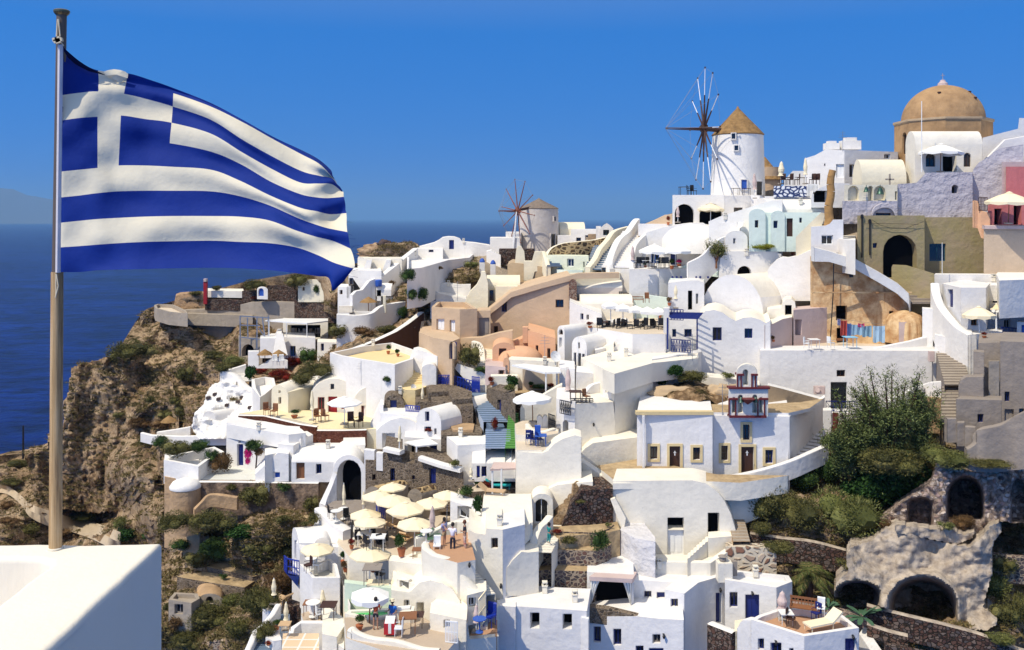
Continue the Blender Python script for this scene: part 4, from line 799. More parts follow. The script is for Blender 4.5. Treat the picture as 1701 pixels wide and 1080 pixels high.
Wl('yard_parapet','white double parapet stepping down to the round stone pit',[(966,762,64),(985,775,63.5),(1005,788,63),(1018,800,62.3),(1022,803,62)],2.2,WW,.6)
FL('chapel_yard','sandy yard in front of the twin door chapel',[(990,774),(1062,762),(1190,788),(1310,790),(1230,802),(1160,799),(1022,799)],64,1.2,WW,floor=EA)
FL('round_stone_pit','round stone walled pit with a sandy bottom',[(963,813),(966,806),(978,802),(998,801),(1012,804),(1017,812),(1004,816),(980,817)],60.5,1.5,LAVB,par=.5,pw=.35,floor=EA)
H('dry_stone_terrace','tall reddish dry stone terrace under the round pit',(933,59,1018,60),[(925,905),(1018,905),(1018,812),(965,815),(958,828),(948,838),(940,860),(933,874)],3,LAVB,cat='wall')
FL('sandy_ledge','sandy ledge between the dry stone terraces',[(912,882),(935,876),(990,868),(1022,856),(1030,880),(1012,884),(930,892)],58.4,2,EA)
for i,(x0,x1,y0,y1,Y,lb,mt)in enumerate(((905,1012,883,912,57.8,'uppermost short dry stone wall below the sandy ledge',LAVC),(892,1010,913,946,57,'middle pale mortared stone terrace wall',LAVC),(882,992,947,980,56.2,'lowest pale mortared stone terrace wall above the flat white roof',LAVC))):
 FL('stone_terrace',lb,[(x0,y0+2),(x0+25,y0),(x1-20,y0+2),(x1,y0-5),(x1+8,y0-12),(x0+5,y0-9)],Y,2.4,mt,floor=EA,cat='wall')
FL('white_rock_block','bulky white plastered outcrop beside the dry stone terraces',[(1030,880),(1040,862),(1068,860),(1072,872),(1088,892),(1089,900),(1055,894)],58.8,4.5,plaster('rough_white',(.68,.66,.66),.3,bump=1,scale=3))
H('thin_stair_wall','thin white wall leaning beside the dry stone terrace',(59.7,59.3),[(1014,830),(1033,880),(1037,878),(1040,862),(1022,828)],.4,WW,cat='wall')
H('tower_house','white tower house with one small dark window',(778,54.6,836,53.9),[(778,1050),(836,1050),(836,880),(808,878),(806,888),(790,886),(778,880)],4,WW,[('w',816,894,827,911,'k')])
H('tower_wing','plain shaded side of the white tower house',(836,53.9,872,54.8),('b',835,880,872,1020),3,WB,cat='wall')
VX('tower_roof_vault','broad white vault roof behind the tower house',800,885,835,868,900,56.5,5.5,WW)
FL('tower_terrace','flat white roof of the tower house',[(777,880),(807,888),(836,881),(872,878),(884,866),(800,858),(782,866)],55.2,1.0,WW)
Wl('stair_wall','white curved wall guarding the shaded white steps',[(884,915,55.8),(887,895,56.3),(894,876,57),(905,866,57.8),(913,856,58.5)],2.2,WW,.5,True)
St('staircase','white steps where the child in turquoise stands',(896,918,55.6),(920,872,59.5),1.5,11,WW,WW,pa=(1,-.1))
H('round_corner_wall','white round shouldered wall below the shaded steps',(841,54,895,54.8),[(841,990),(895,990),(895,916),(878,918),(866,917),(852,930),(843,942),(841,950)],2,WW,cat='wall')
ch=H('chapel','white chapel wing with a door between two cream framed windows',(64,63.7),('b',1058,686,1184,792),7,WB,[('w',1080,741,1092,763,'k','s','T'),('d',1112,741,1130,789,'w','s','T'),('w',1151,743,1163,764,'k','s','T')],drop=.6,cat='chapel')
MB().box(P(1120,685.5,63.9),((1184-1058)/2/F*63.9+.05,0,0),(0,.25,0),(0,0,.12)).done('cornice',YTR,ch)
MB().box(P(1069,740,63.6),(.09,0,0),(0,.12,0),(0,0,2.1)).done('pilaster',WB,ch)
ch2=H('chapel','white chapel front with the tall upper window under the belfry',(64.6,64.2),('b',1184,690,1312,800),7,WB,[('w',1198,740,1209,765,'k','s','T'),('d',1231,742,1252,788,'w','s','T'),('w',1271,747,1284,770,'k','s','T'),('w',1234,705,1245,731,'k','s','T')],drop=.6,cat='chapel')
for x in(1121,1241):tag(MB().box(P(x,753,63.85),(.03,0,0),(0,.02,0),(0,0,.16)).box(P(x,752,63.85),(.09,0,0),(0,.02,0),(0,0,.025)).done('door_cross',WPT),'tiny white cross on the chapel door, '+('between the paired low windows' if x<1200 else 'under the belfry'),'cross')
H('chapel_flank','white curved flank wall of the chapel beside the stone steps',(1311,64.3,1370,72),[(1308,800),(1370,772),(1370,660),(1360,668),(1345,680),(1330,687),(1312,691)],1.2,WB,cat='wall')
FL('chapel_terrace','sandy flat chapel roof behind the cornice',[(1064,684),(1184,685),(1310,686),(1345,678),(1368,662),(1330,668),(1230,673),(1085,668)],64.9,.25,WB,floor=EA)
Wl('chapel_path_wall','white curved path wall in front of the chapel steps',[(1175,793,62.6),(1215,789,62.8),(1260,780,63),(1310,765,63.6),(1345,750,64.5),(1372,738,65.5)],1.3,WB,.45,True)
St('staircase','grey shaded steps rising behind the chapel path wall',(1325,762,65),(1372,722,70),1.3,8,WB,CO)
bf=empty('belfry',P(1243,690,64),'white belfry with maroon trim and two bells on the chapel','belfry')
def bfp(x0,y0,x1,y1,m_,t=.3,Y=64,out=0):
 a,b_=P(x0,y0,Y),P(x1,y1,Y);return((a.x+b_.x)/2,Y-out,(a.z+b_.z)/2),((b_.x-a.x)/2,0,0),(0,t,0),(0,0,abs(a.z-b_.z)/2)
body=H('belfry_body','',63.8,('b',1210,643,1276,692),.6,WW,[('v',1216,660,1222,686,'k','a'),('v',1226,656,1234,686,'k','a'),('v',1250,656,1258,686,'k','a'),('v',1261,660,1267,686,'k','a'),][:4])
upper=H('belfry_upper','',63.8,('v',1223,605,1258,622,645),.6,WW,[('v',1234,614,1243,640,'k','a')])
bpy.context.view_layer.update()
for src,nm in((body,'lower_stage'),(upper,'upper_stage')):
 for ch_ in list(src.children):
  mwx=ch_.matrix_parent_inverse.copy()
  if ch_.name.startswith('wall'):ch_.name=nm
  ch_.parent=bf;ch_.matrix_parent_inverse=Matrix.Translation(-bf.location)
 bpy.data.objects.remove(src)
tm=MB()
for r_ in((1209,642,1277,645),(1210,660,1224,663),(1259,660,1274,663),(1210,689,1271,692.5),(1223,620,1234,623),(1246,620,1257,623)):tm.box(*bfp(*r_,0,.36))
for x in(1211,1222,1259,1270):tm.box(*bfp(x-1,663,x+1,690,0,.05,63.75))
for x in(1225,1231,1249,1255):tm.box(*bfp(x-1,623,x+1,643,0,.05,63.75))
tm.done('maroon_trim',MRN,bf)
MB().lathe(P(1242,672,63.6),[(.02,-.0),(.5,.35),(.62,.45)],10).done('basin_ornament',MRN,bf)
for x in(1231,1255):c=P(x,668,63.5);MB().lathe(c,[(.2,0),(.14,.1),(.1,.3),(.03,.36)],10).done('bell',BRZ,bf,40)
H('pale_house','pale blue white house with two wavy vault tops and square windows',(77,76.2),[(1159,650),(1280,650),(1280,532),(1272,537),(1262,531),(1248,527),(1235,528),(1222,533),(1212,528),(1200,519),(1186,515),(1172,517),(1163,524),(1159,530)],7,WB,[('w',1184,544,1199,566,'k'),('w',1237,546,1250,562,'k')],roof=WW)
H('rose_side_wing','rose tinted side of the pale house with wavy vault tops',(1270,76.2,1316,79),[(1270,650),(1316,650),(1316,527),(1300,530),(1284,538),(1270,540)],4,RP,roof=WW)
H('great_vault_house','white house with a huge round vault end and long barrel roof',(1165,84.5,1268,83),('v',1165,456,1268,520,600),12,WB,side=(.80,.6),roof=WW)
H('vault_base_house','white room with an arched bump over a dark door',(81.5,80.5),[(1274,600),(1335,600),(1335,528),(1322,513),(1321,503),(1315,497),(1306,497),(1300,502),(1298,512),(1274,514)],3.5,WW,[('v',1304,507,1315,532)])
H('rose_wall_house','pinkish white wall with one dark window below the great vault',(1318,79,1380,81.5),('b',1318,515,1380,600),3,RP,[('v',1321,531,1332,557)])
H('white_back_house','white barrel house with an arched doorway behind the huge vault',(88,87.5),[(1193,470),(1298,470),(1298,422),(1290,418),(1205,417),(1196,430)],5,WH,[('v',1225,442,1248,460,'k','a')])
Wl('mint_parapet','mint tinted terrace wall with round port holes',[(1113,462,88),(1135,463,88),(1170,464,87.5)],2,MI,.4);Wl('mint_curve','mint curved wall around the small planted terrace',[(1122,452,90),(1140,440,91),(1170,435,91.5),(1195,437,90)],1.4,MI,.4,True)
for x in(1117,1124,1131,1142,1149,1156,1163,1176):c=P(x,460.5,87.2);tag(MB().tube(c,c-Vector((0,.1,0)),.11,n=8).done('port_hole',BLD),'small round dark vent in the row on the mint parapet','vent','round vents of the mint parapet')
H('white_ridge_wall','white wavy ridge wall behind the ochre ruin',(85.5,83.5),[(1275,500),(1352,500),(1352,415),(1345,416),(1325,425),(1310,428),(1300,427),(1290,432),(1280,442),(1275,450)],1.5,WH,cat='wall')
H('mint_corner_house','white house with a narrow dark doorway left of the huge vault',(84,83.5),[(1108,545),(1170,545),(1170,470),(1160,466),(1145,466),(1110,470)],4,WB,[('v',1143,483,1150,515),('w',1156,488,1160,505,'W')])
H('ochre_ruin','old ochre house front with cracked plaster and dark openings',(81.5,80),[(1346,620),(1512,620),(1512,512),(1503,500),(1480,482),(1440,458),(1400,440),(1350,424),(1346,426)],4,OC,[('v',1389,508,1407,532),('v',1477,517,1484,532),('v',1390,545,1408,572)])
Wl('ruin_coping','thick white sloping coping over the ochre ruin',[(1350,410,80.8),(1375,416,80.7),(1420,430,80.4),(1460,452,80),(1490,470,79.6),(1508,486,79.4),(1512,500,79.3)],[1.3,1.0,.95,.95,.95,1.0,1.1],plaster('greyish_coping',(.66,.66,.66),.25),1.1,False,cap=WH)
MB_=MB().box(P(1432,498-12,80.2),(4.4,0,0),(0,.08,0),(0,0,.06));tag(MB_.done('plaster_ledge',OC),'thin horizontal ledge across the ochre ruin','ledge')
for x in(1379,):tag(MB().tube(P(1379,570,80.3),P(1384,485,80.3),.05,n=5).tube(P(1384,485,80.3),P(1385,432,80.3),.05,n=5).box(P(1414,455,80.2),(.14,0,0),(0,.1,0),(0,0,.3)).tube(P(1386,453,80.2),P(1412,456,80.2),.03,n=4).done('cable_run',BLK),'dark pipe and cable box fixed to the ochre ruin','pipe')
H('white_shed','small white shed in the corner of the ochre ruin',78,('b',1493,535,1521,580),1.5,RP,roof=OC)
tag(MB().lathe(P(1503,540,79.5),[(1.7,-1.5),(1.65,.3),(1.3,.9),(.6,1.2),(.1,1.3)],20).done('oven_dome',OC,None,50),'old ochre oven dome above the small shed','dome')
H('tall_post_wall','tall narrow white wall at the head of the worn steps',(77,76.5),('b',1532,512,1550,600),1.0,WB,cat='wall')
H('long_courtyard_wall','long pale retaining wall with a black door and barred window',(75.5,74),[(1262,720),(1562,720),(1562,588),(1555,583),(1262,582)],3,WB,[('d',1380,635,1407,680,'k'),('w',1390,615,1404,626)],cat='retaining wall')
FL('laundry_courtyard','courtyard floor behind the long pale retaining wall',[(1262,585),(1556,585),(1545,568),(1380,562),(1280,565)],75.5,2,TF)
Wl('courtyard_parapet','rising white parapet between the courtyard and the worn steps',[(1440,580,76),(1470,574,76.2),(1510,566,76.5),(1540,558,77)],1.6,WB,.4)
H('step_plaster','peeling white plaster wall beside the worn steps',(74.5,73),[(1550,680),(1592,680),(1590,612),(1582,600),(1576,585),(1572,560),(1553,556)],.8,WB,cat='wall')
tag(MB().box(P(1361,648,73.2),(.42,0,0),(0,.18,0),(0,0,.32)).tube(P(1358,648,73.0),P(1358,648,72.95),.22,n=14).done('air_conditioner',RP),'cream air conditioner unit on the wall left of the black door','air conditioner')
rail('blue_railing','dark blue crossed railing before the black door',[(1372,683,72.5),(1437,684,72.5)],.8,BLD,5)
FL('door_balcony','narrow balcony slab under the blue crossed railing',[(1366,686),(1440,687),(1440,680),(1366,679)],73,1.0,WB)
H('sandy_back_wall','sandy rough wall curving behind the belfry',(1275,69,1366,72),[(1275,700),(1366,700),(1366,664),(1340,657),(1300,646),(1275,640)],1,BT,roof=WH,cat='wall')
rock('rock_ledge','rounded tan rock ledge under the green bushes behind the chapel',1135,662,108,42,70.5,BT,.35);rock('rock_ledge','blocky tan rock between the ledge and the belfry',1205,658,55,44,70.3,BT,.4,seed=4)
H('bush_ledge_wall','white base wall of the pale house above the rock ledge',73.5,[(1165,680),(1262,680),(1262,640),(1230,632),(1165,625)],2,WW,cat='wall')
FL('blue_pergola_terrace','cream terrace with blue lattice railing beside the pale house',[(1107,590),(1158,594),(1160,586),(1110,583)],74.5,2,WW)
H('blue_pergola_house','white house with two small windows under the blue slatted pergola',(79,78.5),('b',1106,528,1160,600),4,WH,[('w',1117,547,1123,560,'d'),('w',1137,547,1149,560,'d')])
H('terrace_corner_post','white corner wall left of the blue lattice railing',76.5,('b',1102,512,1112,600),.8,WH,cat='post')
rz=FL('restaurant_house','white house whose roof terrace holds the long row of parasols',[(965,541),(1051,555),(1106,555),(1112,540),(1100,520),(1000,517)],82,8,WB,[],floor=TF)
H('restaurant_lower_storey','white lower front with a big blind arch under the restaurant terrace',(1010,80.5,1052,78.5),('b',1010,553,1052,620),3,WB,[],cat='house')
H('restaurant_wing','plain white side of the restaurant block',(1051,78.6,1107,80),('b',1051,556,1107,620),3,WH,cat='house')
H('blind_arch','big white blind arch below the restaurant terrace',77.5,('v',1017,569,1049,590,620),1.2,WH,[('v',1021,573,1046,615,'k','a')][:0],cat='arch')
H('stepped_top_house','white stair shaped block beside the blind arch',(985,79,1020,77),[(985,640),(1020,640),(1020,570),(1010,574),(995,580),(985,586)],5,WW)
VX('restaurant_vault','cream vault roof behind the long row of parasols',965,1052,489,505,545,87,4,WW)
H('cream_back_wall','pale mint wall behind the restaurant benches',88,[(1020,540),(1110,540),(1110,495),(1080,491),(1050,494),(1030,500)],.6,MI,cat='wall')
H('restaurant_end_house','white vaulted end house with a row of small windows',(958,85,1000,82.5),[(946,600),(1000,600),(1000,522),(975,512),(958,506),(946,500)],5,WH,[('w',964,521,969,531,'k'),('w',974,523,978,531,'k')])
H('narrow_vault_house','narrow white barrel house with an arched end window',(926,80,937,79.2),('v',926,541,938,550,625),9,WH,[('w',929,561,933,577,'W'),('w',928,547,935,556,'k','a')],side=(.72,.69))
H('arch_window_house','white arched house with three tall narrow windows',(950,77.5,974,76.5),('v',950,559,975,574,640),7,WH,[('w',953,586,957,607,'d'),('d',960,587,965,612,'k'),('w',967,588,971,610,'d'),('w',960,569,963,579,'k')],side=(.6,.8))
H('arch_window_annex','white side wall with a pale green arched door',(974,76.5,990,77.5),('b',974,578,992,640),3,WH,[('d',977,594,983,616,'t','a')])
H('shade_wall_house','lavender white wall behind the closed parasol on the lower terrace',(988,76.4,1022,79),('b',988,582,1022,640),2,WB,cat='wall')
H('white_stair_house','stepped white house with an outside stair above the iron table',(957,71.5,1003,72.5),[(955,690),(1003,690),(1003,622),(990,626),(985,620),(957,618)],3,WB)
H('pillar_house','slim white pillar house with a dark slit window',(928,74,955,73),('b',929,610,955,690),4,WB,[('w',938,611,942,625,'d')])
Wl('sweeping_wall','pale blue sweeping stair wall behind the iron table',[(963,662,69.5),(975,645,70),(985,637,70.5),(1002,634,71)],1.8,WB,.4,True)
FL('white_terrace_ledge','white ledge with small chimneys below the restaurant',[(1002,613),(1040,600),(1110,590),(1112,584),(1060,583),(1005,604)],73,2,WW)
Wl('sweeping_stair_wall','tall sweeping white wall curving down beside the worn steps',[(1553,470,77.4),(1556,490,76.6),(1566,512,75.2),(1590,540,72.4),(1615,556,70.3)],3.6,WH,.7,True)
H('sweep_base_house','smooth white curved house corner above the worn steps',(1553,77.3,1615,70.3),[(1552,640),(1615,625),(1615,553),(1590,545),(1570,520),(1558,495),(1552,480)],3,WH)
H('sweep_front_house','white front wall between the curved corner and the blue gate',(1614,70.3,1665,72),('b',1612,556,1665,650),3,WB,cat='wall')
H('crest_wall','low white wall below the olive house and tan retaining wall',(81,80),('b',1552,456,1780,500),2,WB,cat='wall')
FL('rounded_white_block','rounded bright white roof corner at the picture edge',[(1655,455),(1665,444),(1780,442),(1780,462),(1660,466)],79.5,3,WH)
FL('blue_shutter_house','white cubic house with a tall blue door and a house number plate',[(1565,471),(1596,478),(1638,478),(1645,470),(1600,465)],77.5,7,WB,[('d',1574,481,1583,510,'d'),('w',1613,529,1624,541,'o')])
H('blue_shutter_house_wing','white wing with a dark blue window beside the striped awning',(77,76),('b',1636,474,1790,575),4,WB,[('w',1649,490,1664,503,'d'),('w',1668,531,1678,545,'W')])
H('number_plate_wall','white step wall with a flower pot above the cream parasol',76.8,('b',1641,474,1668,500),2,WB,cat='wall')
tag(MB().tube(P(1611,490,76.3),P(1611,490,76.2),.14,n=10).tube(P(1617,490,76.3),P(1617,490,76.2),.14,n=10).done('round_plaque',GRP),'pair of small round plaques on the cubic white house','plaque')
canopy('cream_awning','cream sloping awning with a scalloped edge beside the cream parasol',[(1645,513),(1790,516),(1790,492),(1672,491)],73,UCR,[(1655,513)],2.4)
sc_=MB()
for i in range(9):x=1650+i*6.4;sc_.tube(P(x,516.5,72.95),P(x,516.5,72.9),.14,n=8)
tag(sc_.done('awning_scallop',UWH),'scalloped white trim hanging from the cream awning','trim')
rail('blue_railing','small blue balcony rail under the tall blue door',[(1571,519,77),(1588,520,76.8)],.5,BLD,5,False)
rail('blue_railing','blue rail behind the cream parasol on the white terrace',[(1600,520,76),(1634,521,75.5)],.35,BLD,6,False)
rail('blue_picket_gate','dark blue picket gate at the edge of the white terrace',[(1663,566,73),(1689,568,73)],1.1,BLD,11,False,'gate')
H('blue_edge_door','white wall with bright blue shutter at the picture edge',72.5,('b',1689,535,1790,575),1,WH,[('s',1697,540,1720,555,'m')],cat='wall')
St('staircase','worn grey steps descending beside the sweeping white wall',(1592,640,66),(1572,575,76),2.0,16,CO,GY,pa=(1,0))
St('staircase','old steps behind the ochre ruin below the olive wall',(1535,505,79.5),(1522,470,84),2.2,7,CO,GY,pa=(1,0))
St('staircase','narrow grey steps between the bush and the brown grey block',(1577,700,62),(1580,642,67),1.3,11,CO,GY,pa=(1,0))
H('grey_house','brown grey rendered house with a pale walled up door',(1631,64.5,1680,63.5),[(1625,800),(1680,800),(1680,568),(1625,570)],6,GY,[('w',1669,650,1678,666,'k')])
H('corner_house','tall brown grey house at the picture edge with small dark windows',(1661,63,1800,61.5),('b',1661,567,1800,800),6,GY,[('w',1669,651,1677,667,'k'),('d',1669,680,1684,702,'g'),('w',1693,679,1701,688,'k')])
H('walled_up_door','pale blocked doorway in the brown grey house',62.9,('b',1642,600,1660,662),.3,CO,cat='door')
H('grey_post_wall','dark grey square wall end at the top of the grey yard',(63,62.5),('b',1617,584,1635,660),1.2,GY,cat='wall')
H('grey_curved_wall','dark grey wall with a rounded shoulder beside the narrow steps',(62,61.5),[(1592,700),(1634,700),(1634,626),(1605,627),(1596,632),(1592,642)],1.2,GY,cat='wall')
FL('grey_block','dark grey flat block with a tiny window',[(1588,663),(1664,665),(1664,658),(1600,655)],60.8,3.5,GY,[('w',1624,688,1634,702,'k')])
Wl('stepped_grey_wall','low stepped grey wall below the dark flat block',[(1571,694,59.8),(1588,694,59.8),(1590,700,59.6),(1602,700,59.6),(1604,707,59.4),(1620,708,59.2)],1.6,GY,.4)
Wl('rounded_grey_wall','big grey retaining wall with a rounded sweeping top',[(1604,744,58.3),(1618,735,58.2),(1622,716,58.2),(1632,710,58),(1660,704,57.8),(1680,694,57.5),(1701,683,57),(1760,660,56)],[1.2,1.8,2.6,2.8,3.0,3.3,3.6,4.2],GY,.6,True)
H('hill_path_wall','white wall ending the balcony path above the tall bush',(70,69),[(1530,720),(1568,720),(1568,634),(1545,636),(1530,641)],.5,WB,cat='wall')
Wl('bush_path_wall','thin white path wall climbing behind the tall bush',[(1425,700,69),(1450,686,69),(1480,662,69.4),(1505,650,69.6),(1532,638,69.8)],1.4,WB,.35,True)
H('brown_wall_end','brown wall under the white path wall end',68.8,('b',1535,662,1566,720),.8,OG,cat='wall')
H('white_gate_post','white gate post with a red brown gate above the chapel steps',68,('b',1367,682,1381,725),1,WH,cat='post')
tag(MB().bx(P(1383,0,68).x,P(1392,0,68).x,67.9,68,ZY(720,68),ZY(685,68)).bx(P(1385,0,67.9).x,P(1390,0,67.9).x,67.86,67.9,ZY(715,68),ZY(690,68)).done('garden_gate',plain('rust_paint',(.14,.03,.02),.7)),'rust red narrow garden gate beside the white gate post','gate')
H('fan_wall_house','white house front with a fan shaped side wall and dark doorway',(60.2,59.5),[(1018,960),(1226,960),(1222,880),(1215,855),(1203,832),(1190,815),(1172,803),(1150,798),(1018,799)],3,WW,[('v',1109,860,1136,880),('d',1109,881,1136,924,'W'),('v',1176,852,1195,892)])
FL('fan_wall_ledge','flat white coping along the top of the fan walled house',[(1018,803),(1150,801),(1172,805),(1165,797),(1150,796),(1020,797)],60,.4,WW)
H('yard_side_wall','white curved wall between the fan walled house and the bushes',(61.5,61),[(1160,900),(1262,860),(1262,799),(1240,805),(1200,808),(1160,800)],1.5,WW,cat='wall')
St('staircase','small white corner steps beside the dark doorway',(1142,926,57.4),(1176,895,59),1.0,7,WW,WW,pa=(.2,1))
H('step_block','white block carrying the small corner steps',(1172,58.4,1218,58.8),('b',1176,894,1218,930),1.2,WW)
St('staircase','rough brown steps beside the fan shaped wall',(1232,900,58),(1222,860,61.5),1.1,8,CO,OG,pa=(1,0))
FL('fan_yard','white yard below the fan walled house',[(1060,930),(1085,921),(1180,922),(1225,905),(1242,898),(1240,915),(1180,936),(1075,938)],58,3,WW)
Wl('yard_parapet','white parapet sloping down beside the yard of the fan walled house',[(1076,930,57.6),(1130,931,57.4),(1178,932,57.2),(1205,914,58),(1241,899,59)],1.3,WW,.45)
H('rubble_wall','pale rubble wall face beside the white yard parapet',(57.8,57.5),('b',1205,908,1290,970),.8,stone('pale_big_rubble',[(.5,.4,.28),(.25,.12,.08),(.6,.5,.38)],(.6,.52,.4),.6,.1),cat='wall')
bs=FL('blue_door_hotel','large white house with purple blue doors and a sloping roof',[(1051,962),(1116,968),(1104,979),(1137,986),(1160,968),(1204,955),(1206,938),(1075,928),(1058,945)],56.5,9,WB,[('w',1070,982,1082,1009,'d'),('d',1091,984,1104,1029,'d'),('w',1114,995,1126,1021,'d'),('d',1189,985,1199,1035,'d')])
FL('blue_door_annex','flat roofed white annex with a wide purple blue door',[(1204,963),(1290,976),(1316,966),(1310,956),(1212,946)],55.5,7,WB,[('w',1212,984,1225,1009,'d'),('d',1238,988,1261,1032,'d')],par=.25)
H('hotel_lower_storey','white lower storey with square dark blue windows',(974,54.8,1136,52.8),[(974,1120),(1136,1120),(1136,1030),(1095,1028),(1060,1024),(974,1024)],4,WB,[('w',986,1041,998,1067,'d'),('w',1019,1045,1032,1072,'d'),('w',1084,1054,1097,1069,'g'),('w',1056,1073,1069,1090,'d'),('d',1078,1077,1102,1110,'d')])
cb=H('curtain_shelter','shaded terrace shelter with tied white curtains',(56,55.6),('b',975,950,1053,1030),3.5,WB,[('v',981,962,1048,1018)],cat='shelter')
FL('shelter_slab','pale sloping roof slab of the curtained shelter',[(979,958),(1051,962),(1058,950),(995,946)],55.3,.25,RP)
H('shelter_back_wall','low white upstand behind the curtained shelter',57.3,('b',993,937,1065,955),.5,WB,cat='wall')
for x0,x1,d_ in((981,997,1),(1048,1033,-1)):
 cu=MB();rows=[]
 for i in range(9):
  t=i/8;xr=x1+(x0-x1)*(t**.8)*.92;row=[]
  for j in range(9):s_=j/8;row.append(P(x0+(xr-x0)*s_,964+40*t,55.4-.07*math.sin(s_*18)))
  rows.append(row)
 cu.v=[v for r_ in rows for v in r_];cu.f=[[i*9+j,i*9+j+1,i*9+10+j,i*9+9+j]for i in range(8)for j in range(8)];cu.m=[0]*len(cu.f)
 tag(cu.done('curtain',UWH,None,60),'white tied back curtain of the shelter, '+('on the side of the flat white roof' if d_>0 else 'on the side of the blue door house'),'curtain')
Wl('rubble_parapet','brown rubble parapet below the curtained shelter',[(975,1004,54.9),(1010,1008,54.6),(1060,1020,54)],1.0,LAVA,.5)
FL('flat_white_roof_house','white house with a broad flat roof and two dark windows',[(826,1006),(856,1007),(975,1015),(981,978),(930,976),(882,972),(840,974)],53,7,WB,[('v',881,1018,896,1044),('v',935,1020,950,1045)])
H('flat_house_step','slightly proud corner of the broad flat roofed house',(826,52.8,857,52.6),('b',826,1006,857,1120),.8,WB,cat='wall')
H('white_pier','white pier beside the broad flat roofed house',(52.3,52),('b',965,1025,978,1120),1,WB,cat='wall')
ht=FL('sunbed_terrace_house','white terrace house with blue windows and a terracotta deck',[(1247,1029),(1336,1057),(1427,1043),(1400,1022),(1330,1010),(1290,1012),(1260,1022)],51.5,6,WB,[('w',1259,1061,1269,1079,'d'),('w',1280,1068,1298,1092,'d'),('w',1311,1077,1318,1092,'d'),('d',1404,1061,1423,1092,'d')],par=.35,pw=.25,floor=TC)
Wl('terrace_shoulder','white rounded shoulder wall beside the terracotta deck',[(1228,1040,52.6),(1235,1030,52.4),(1245,1026,52),(1256,1028,51.8)],3.0,WB,.5,True)
Wl('stone_faced_parapet','brown stone faced parapet between the two purple door houses',[(1180,1033,54),(1221,1049,52.6)],1.7,LAVB,.6,cap=WH)
H('stair_well_wall','cream stair well wall beside the stone faced parapet',(1220,52.6,1248,52.9),('b',1220,1049,1248,1120),1.5,CR,cat='wall')
St('staircase','white steps at the end of the terracotta deck house',(1465,1095,50),(1432,1046,53.5),1.2,9,WH,WH,pa=(.6,.8))
FL('person_terrace','terracotta terrace where three people stand',[(708,902),(735,890),(778,884),(790,930),(760,935),(725,925)],54.5,4,WW,floor=TC)
Wl('curved_terrace_wall','smooth white curved wall below the three standing people',[(706,902,54.2),(708,910,53),(722,920,52.4),(745,926,52.1),(752,932,51.9),(775,960,51.5),(800,985,51.1)],[6,6,5,4.2,4,3.2,2.6],WW,.45,False)
St('staircase','long white outside steps down from the people terrace',(805,990,51.5),(760,935,54),1.3,14,WW,WW,pa=(1,.35))
H('lower_vault_house','white house with a big half round gable and a dark doorway',(682,52.3,765,51),[(650,1080),(770,1080),(765,1000),(752,980),(735,969),(715,964),(697,968),(685,980),(680,984),(650,980)],3,WW,[('v',692,1001,704,1027),('w',671,997,680,1012,'W')])
H('low_wall_house','white walled plot with a tiny table left of the curved wall',(645,56,706,53.5),[(645,980),(706,980),(706,938),(675,935),(645,931)],1,WW,cat='wall')
FL('low_plot','sunny plot behind the low white wall',[(645,934),(700,940),(703,915),(698,914)],56,1.5,WW,par=.35,floor=TF)
FL('small_vault_house','white round shouldered house with one tiny window',[(714,1018),(775,1030),(777,1005),(765,996),(730,991),(716,1002)],49.8,5,WW,[('w',737,1030,747,1043)])
H('vent_box','white vent box with a louvred grille above the half round gable',(659,53.3,690,52.5),('b',659,962,691,984),1.2,WW,[('w',664,964,679,978,'W')],cat='vent box')
H('fence_box','white utility box with a slatted gate beside the long steps',(776,50.3,810,51),('b',776,989,808,1040),1.5,WW,[('w',779,993,791,1008,'W')],cat='utility box')
pz=FL('pool','small green plunge pool with a white rim',[(573,1019),(580,1013),(650,1010),(652,1022),(632,1026),(595,1024)],51.5,1.6,WW,par=.1,pw=.25,floor=plain('pool_water',(.10,.55,.16),.08),cat='pool')
H('mint_screen','pale mint wall behind the plunge pool',(54,53),('b',572,968,665,1016),.5,plaster('mint_wall',(.60,.70,.55),.12),cat='wall')
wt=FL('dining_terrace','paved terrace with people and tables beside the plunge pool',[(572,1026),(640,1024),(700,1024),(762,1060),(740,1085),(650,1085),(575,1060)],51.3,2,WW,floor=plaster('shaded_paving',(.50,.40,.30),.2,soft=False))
Wl('dining_parapet','white curved parapet in front of the dining terrace',[(580,1050,48.8),(585,1042,48.9),(596,1050,48.7),(620,1058,48.4),(660,1063,48),(700,1075,47.6),(730,1078,47.4)],3,WW,.4,True)
H('corner_box_house','plain white cube at the lower left of the pool',(535,52,560,50.6),('b',535,1050,572,1120),4,WW)
FL('sloping_block','white sloping roof of the plain cube',[(535,1053),(560,1058),(573,1038),(568,1030),(550,1038)],50.8,1.5,WW)
H('pool_flank_wall','long white flank wall dropping beside the blue balcony house',(563,61,580,53),[(561,1100),(582,1100),(582,1010),(574,985),(568,968),(563,962),(561,968)],.5,WW,cat='wall')
H('purple_table_plot','white walled plot with a blue chair and table',(773,49.3,828,50.2),[(773,1100),(828,1100),(828,1058),(780,1062),(776,1036),(773,1036)],.4,WW,cat='wall')
FL('table_plot_floor','terracotta floor of the plot with the blue chair',[(779,1060),(826,1058),(826,1030),(790,1028)],50,1.2,TC)
Wl('curved_plot_wall','curved white wall behind the blue chair',[(804,1040,51),(805,1022,51.8),(814,1012,52.4),(827,1002,53)],1.5,WW,.4,True)
canopy('slatted_canopy','cream slatted canopy above the mint wall',[(608,972),(658,970),(660,963),(612,962)],53.5,UCR,[(648,970)],1.2)
FL('thin_eave','thin white eave over the blue balcony house front',[(497,902),(578,902),(580,898),(499,897)],61.5,.3,WH)
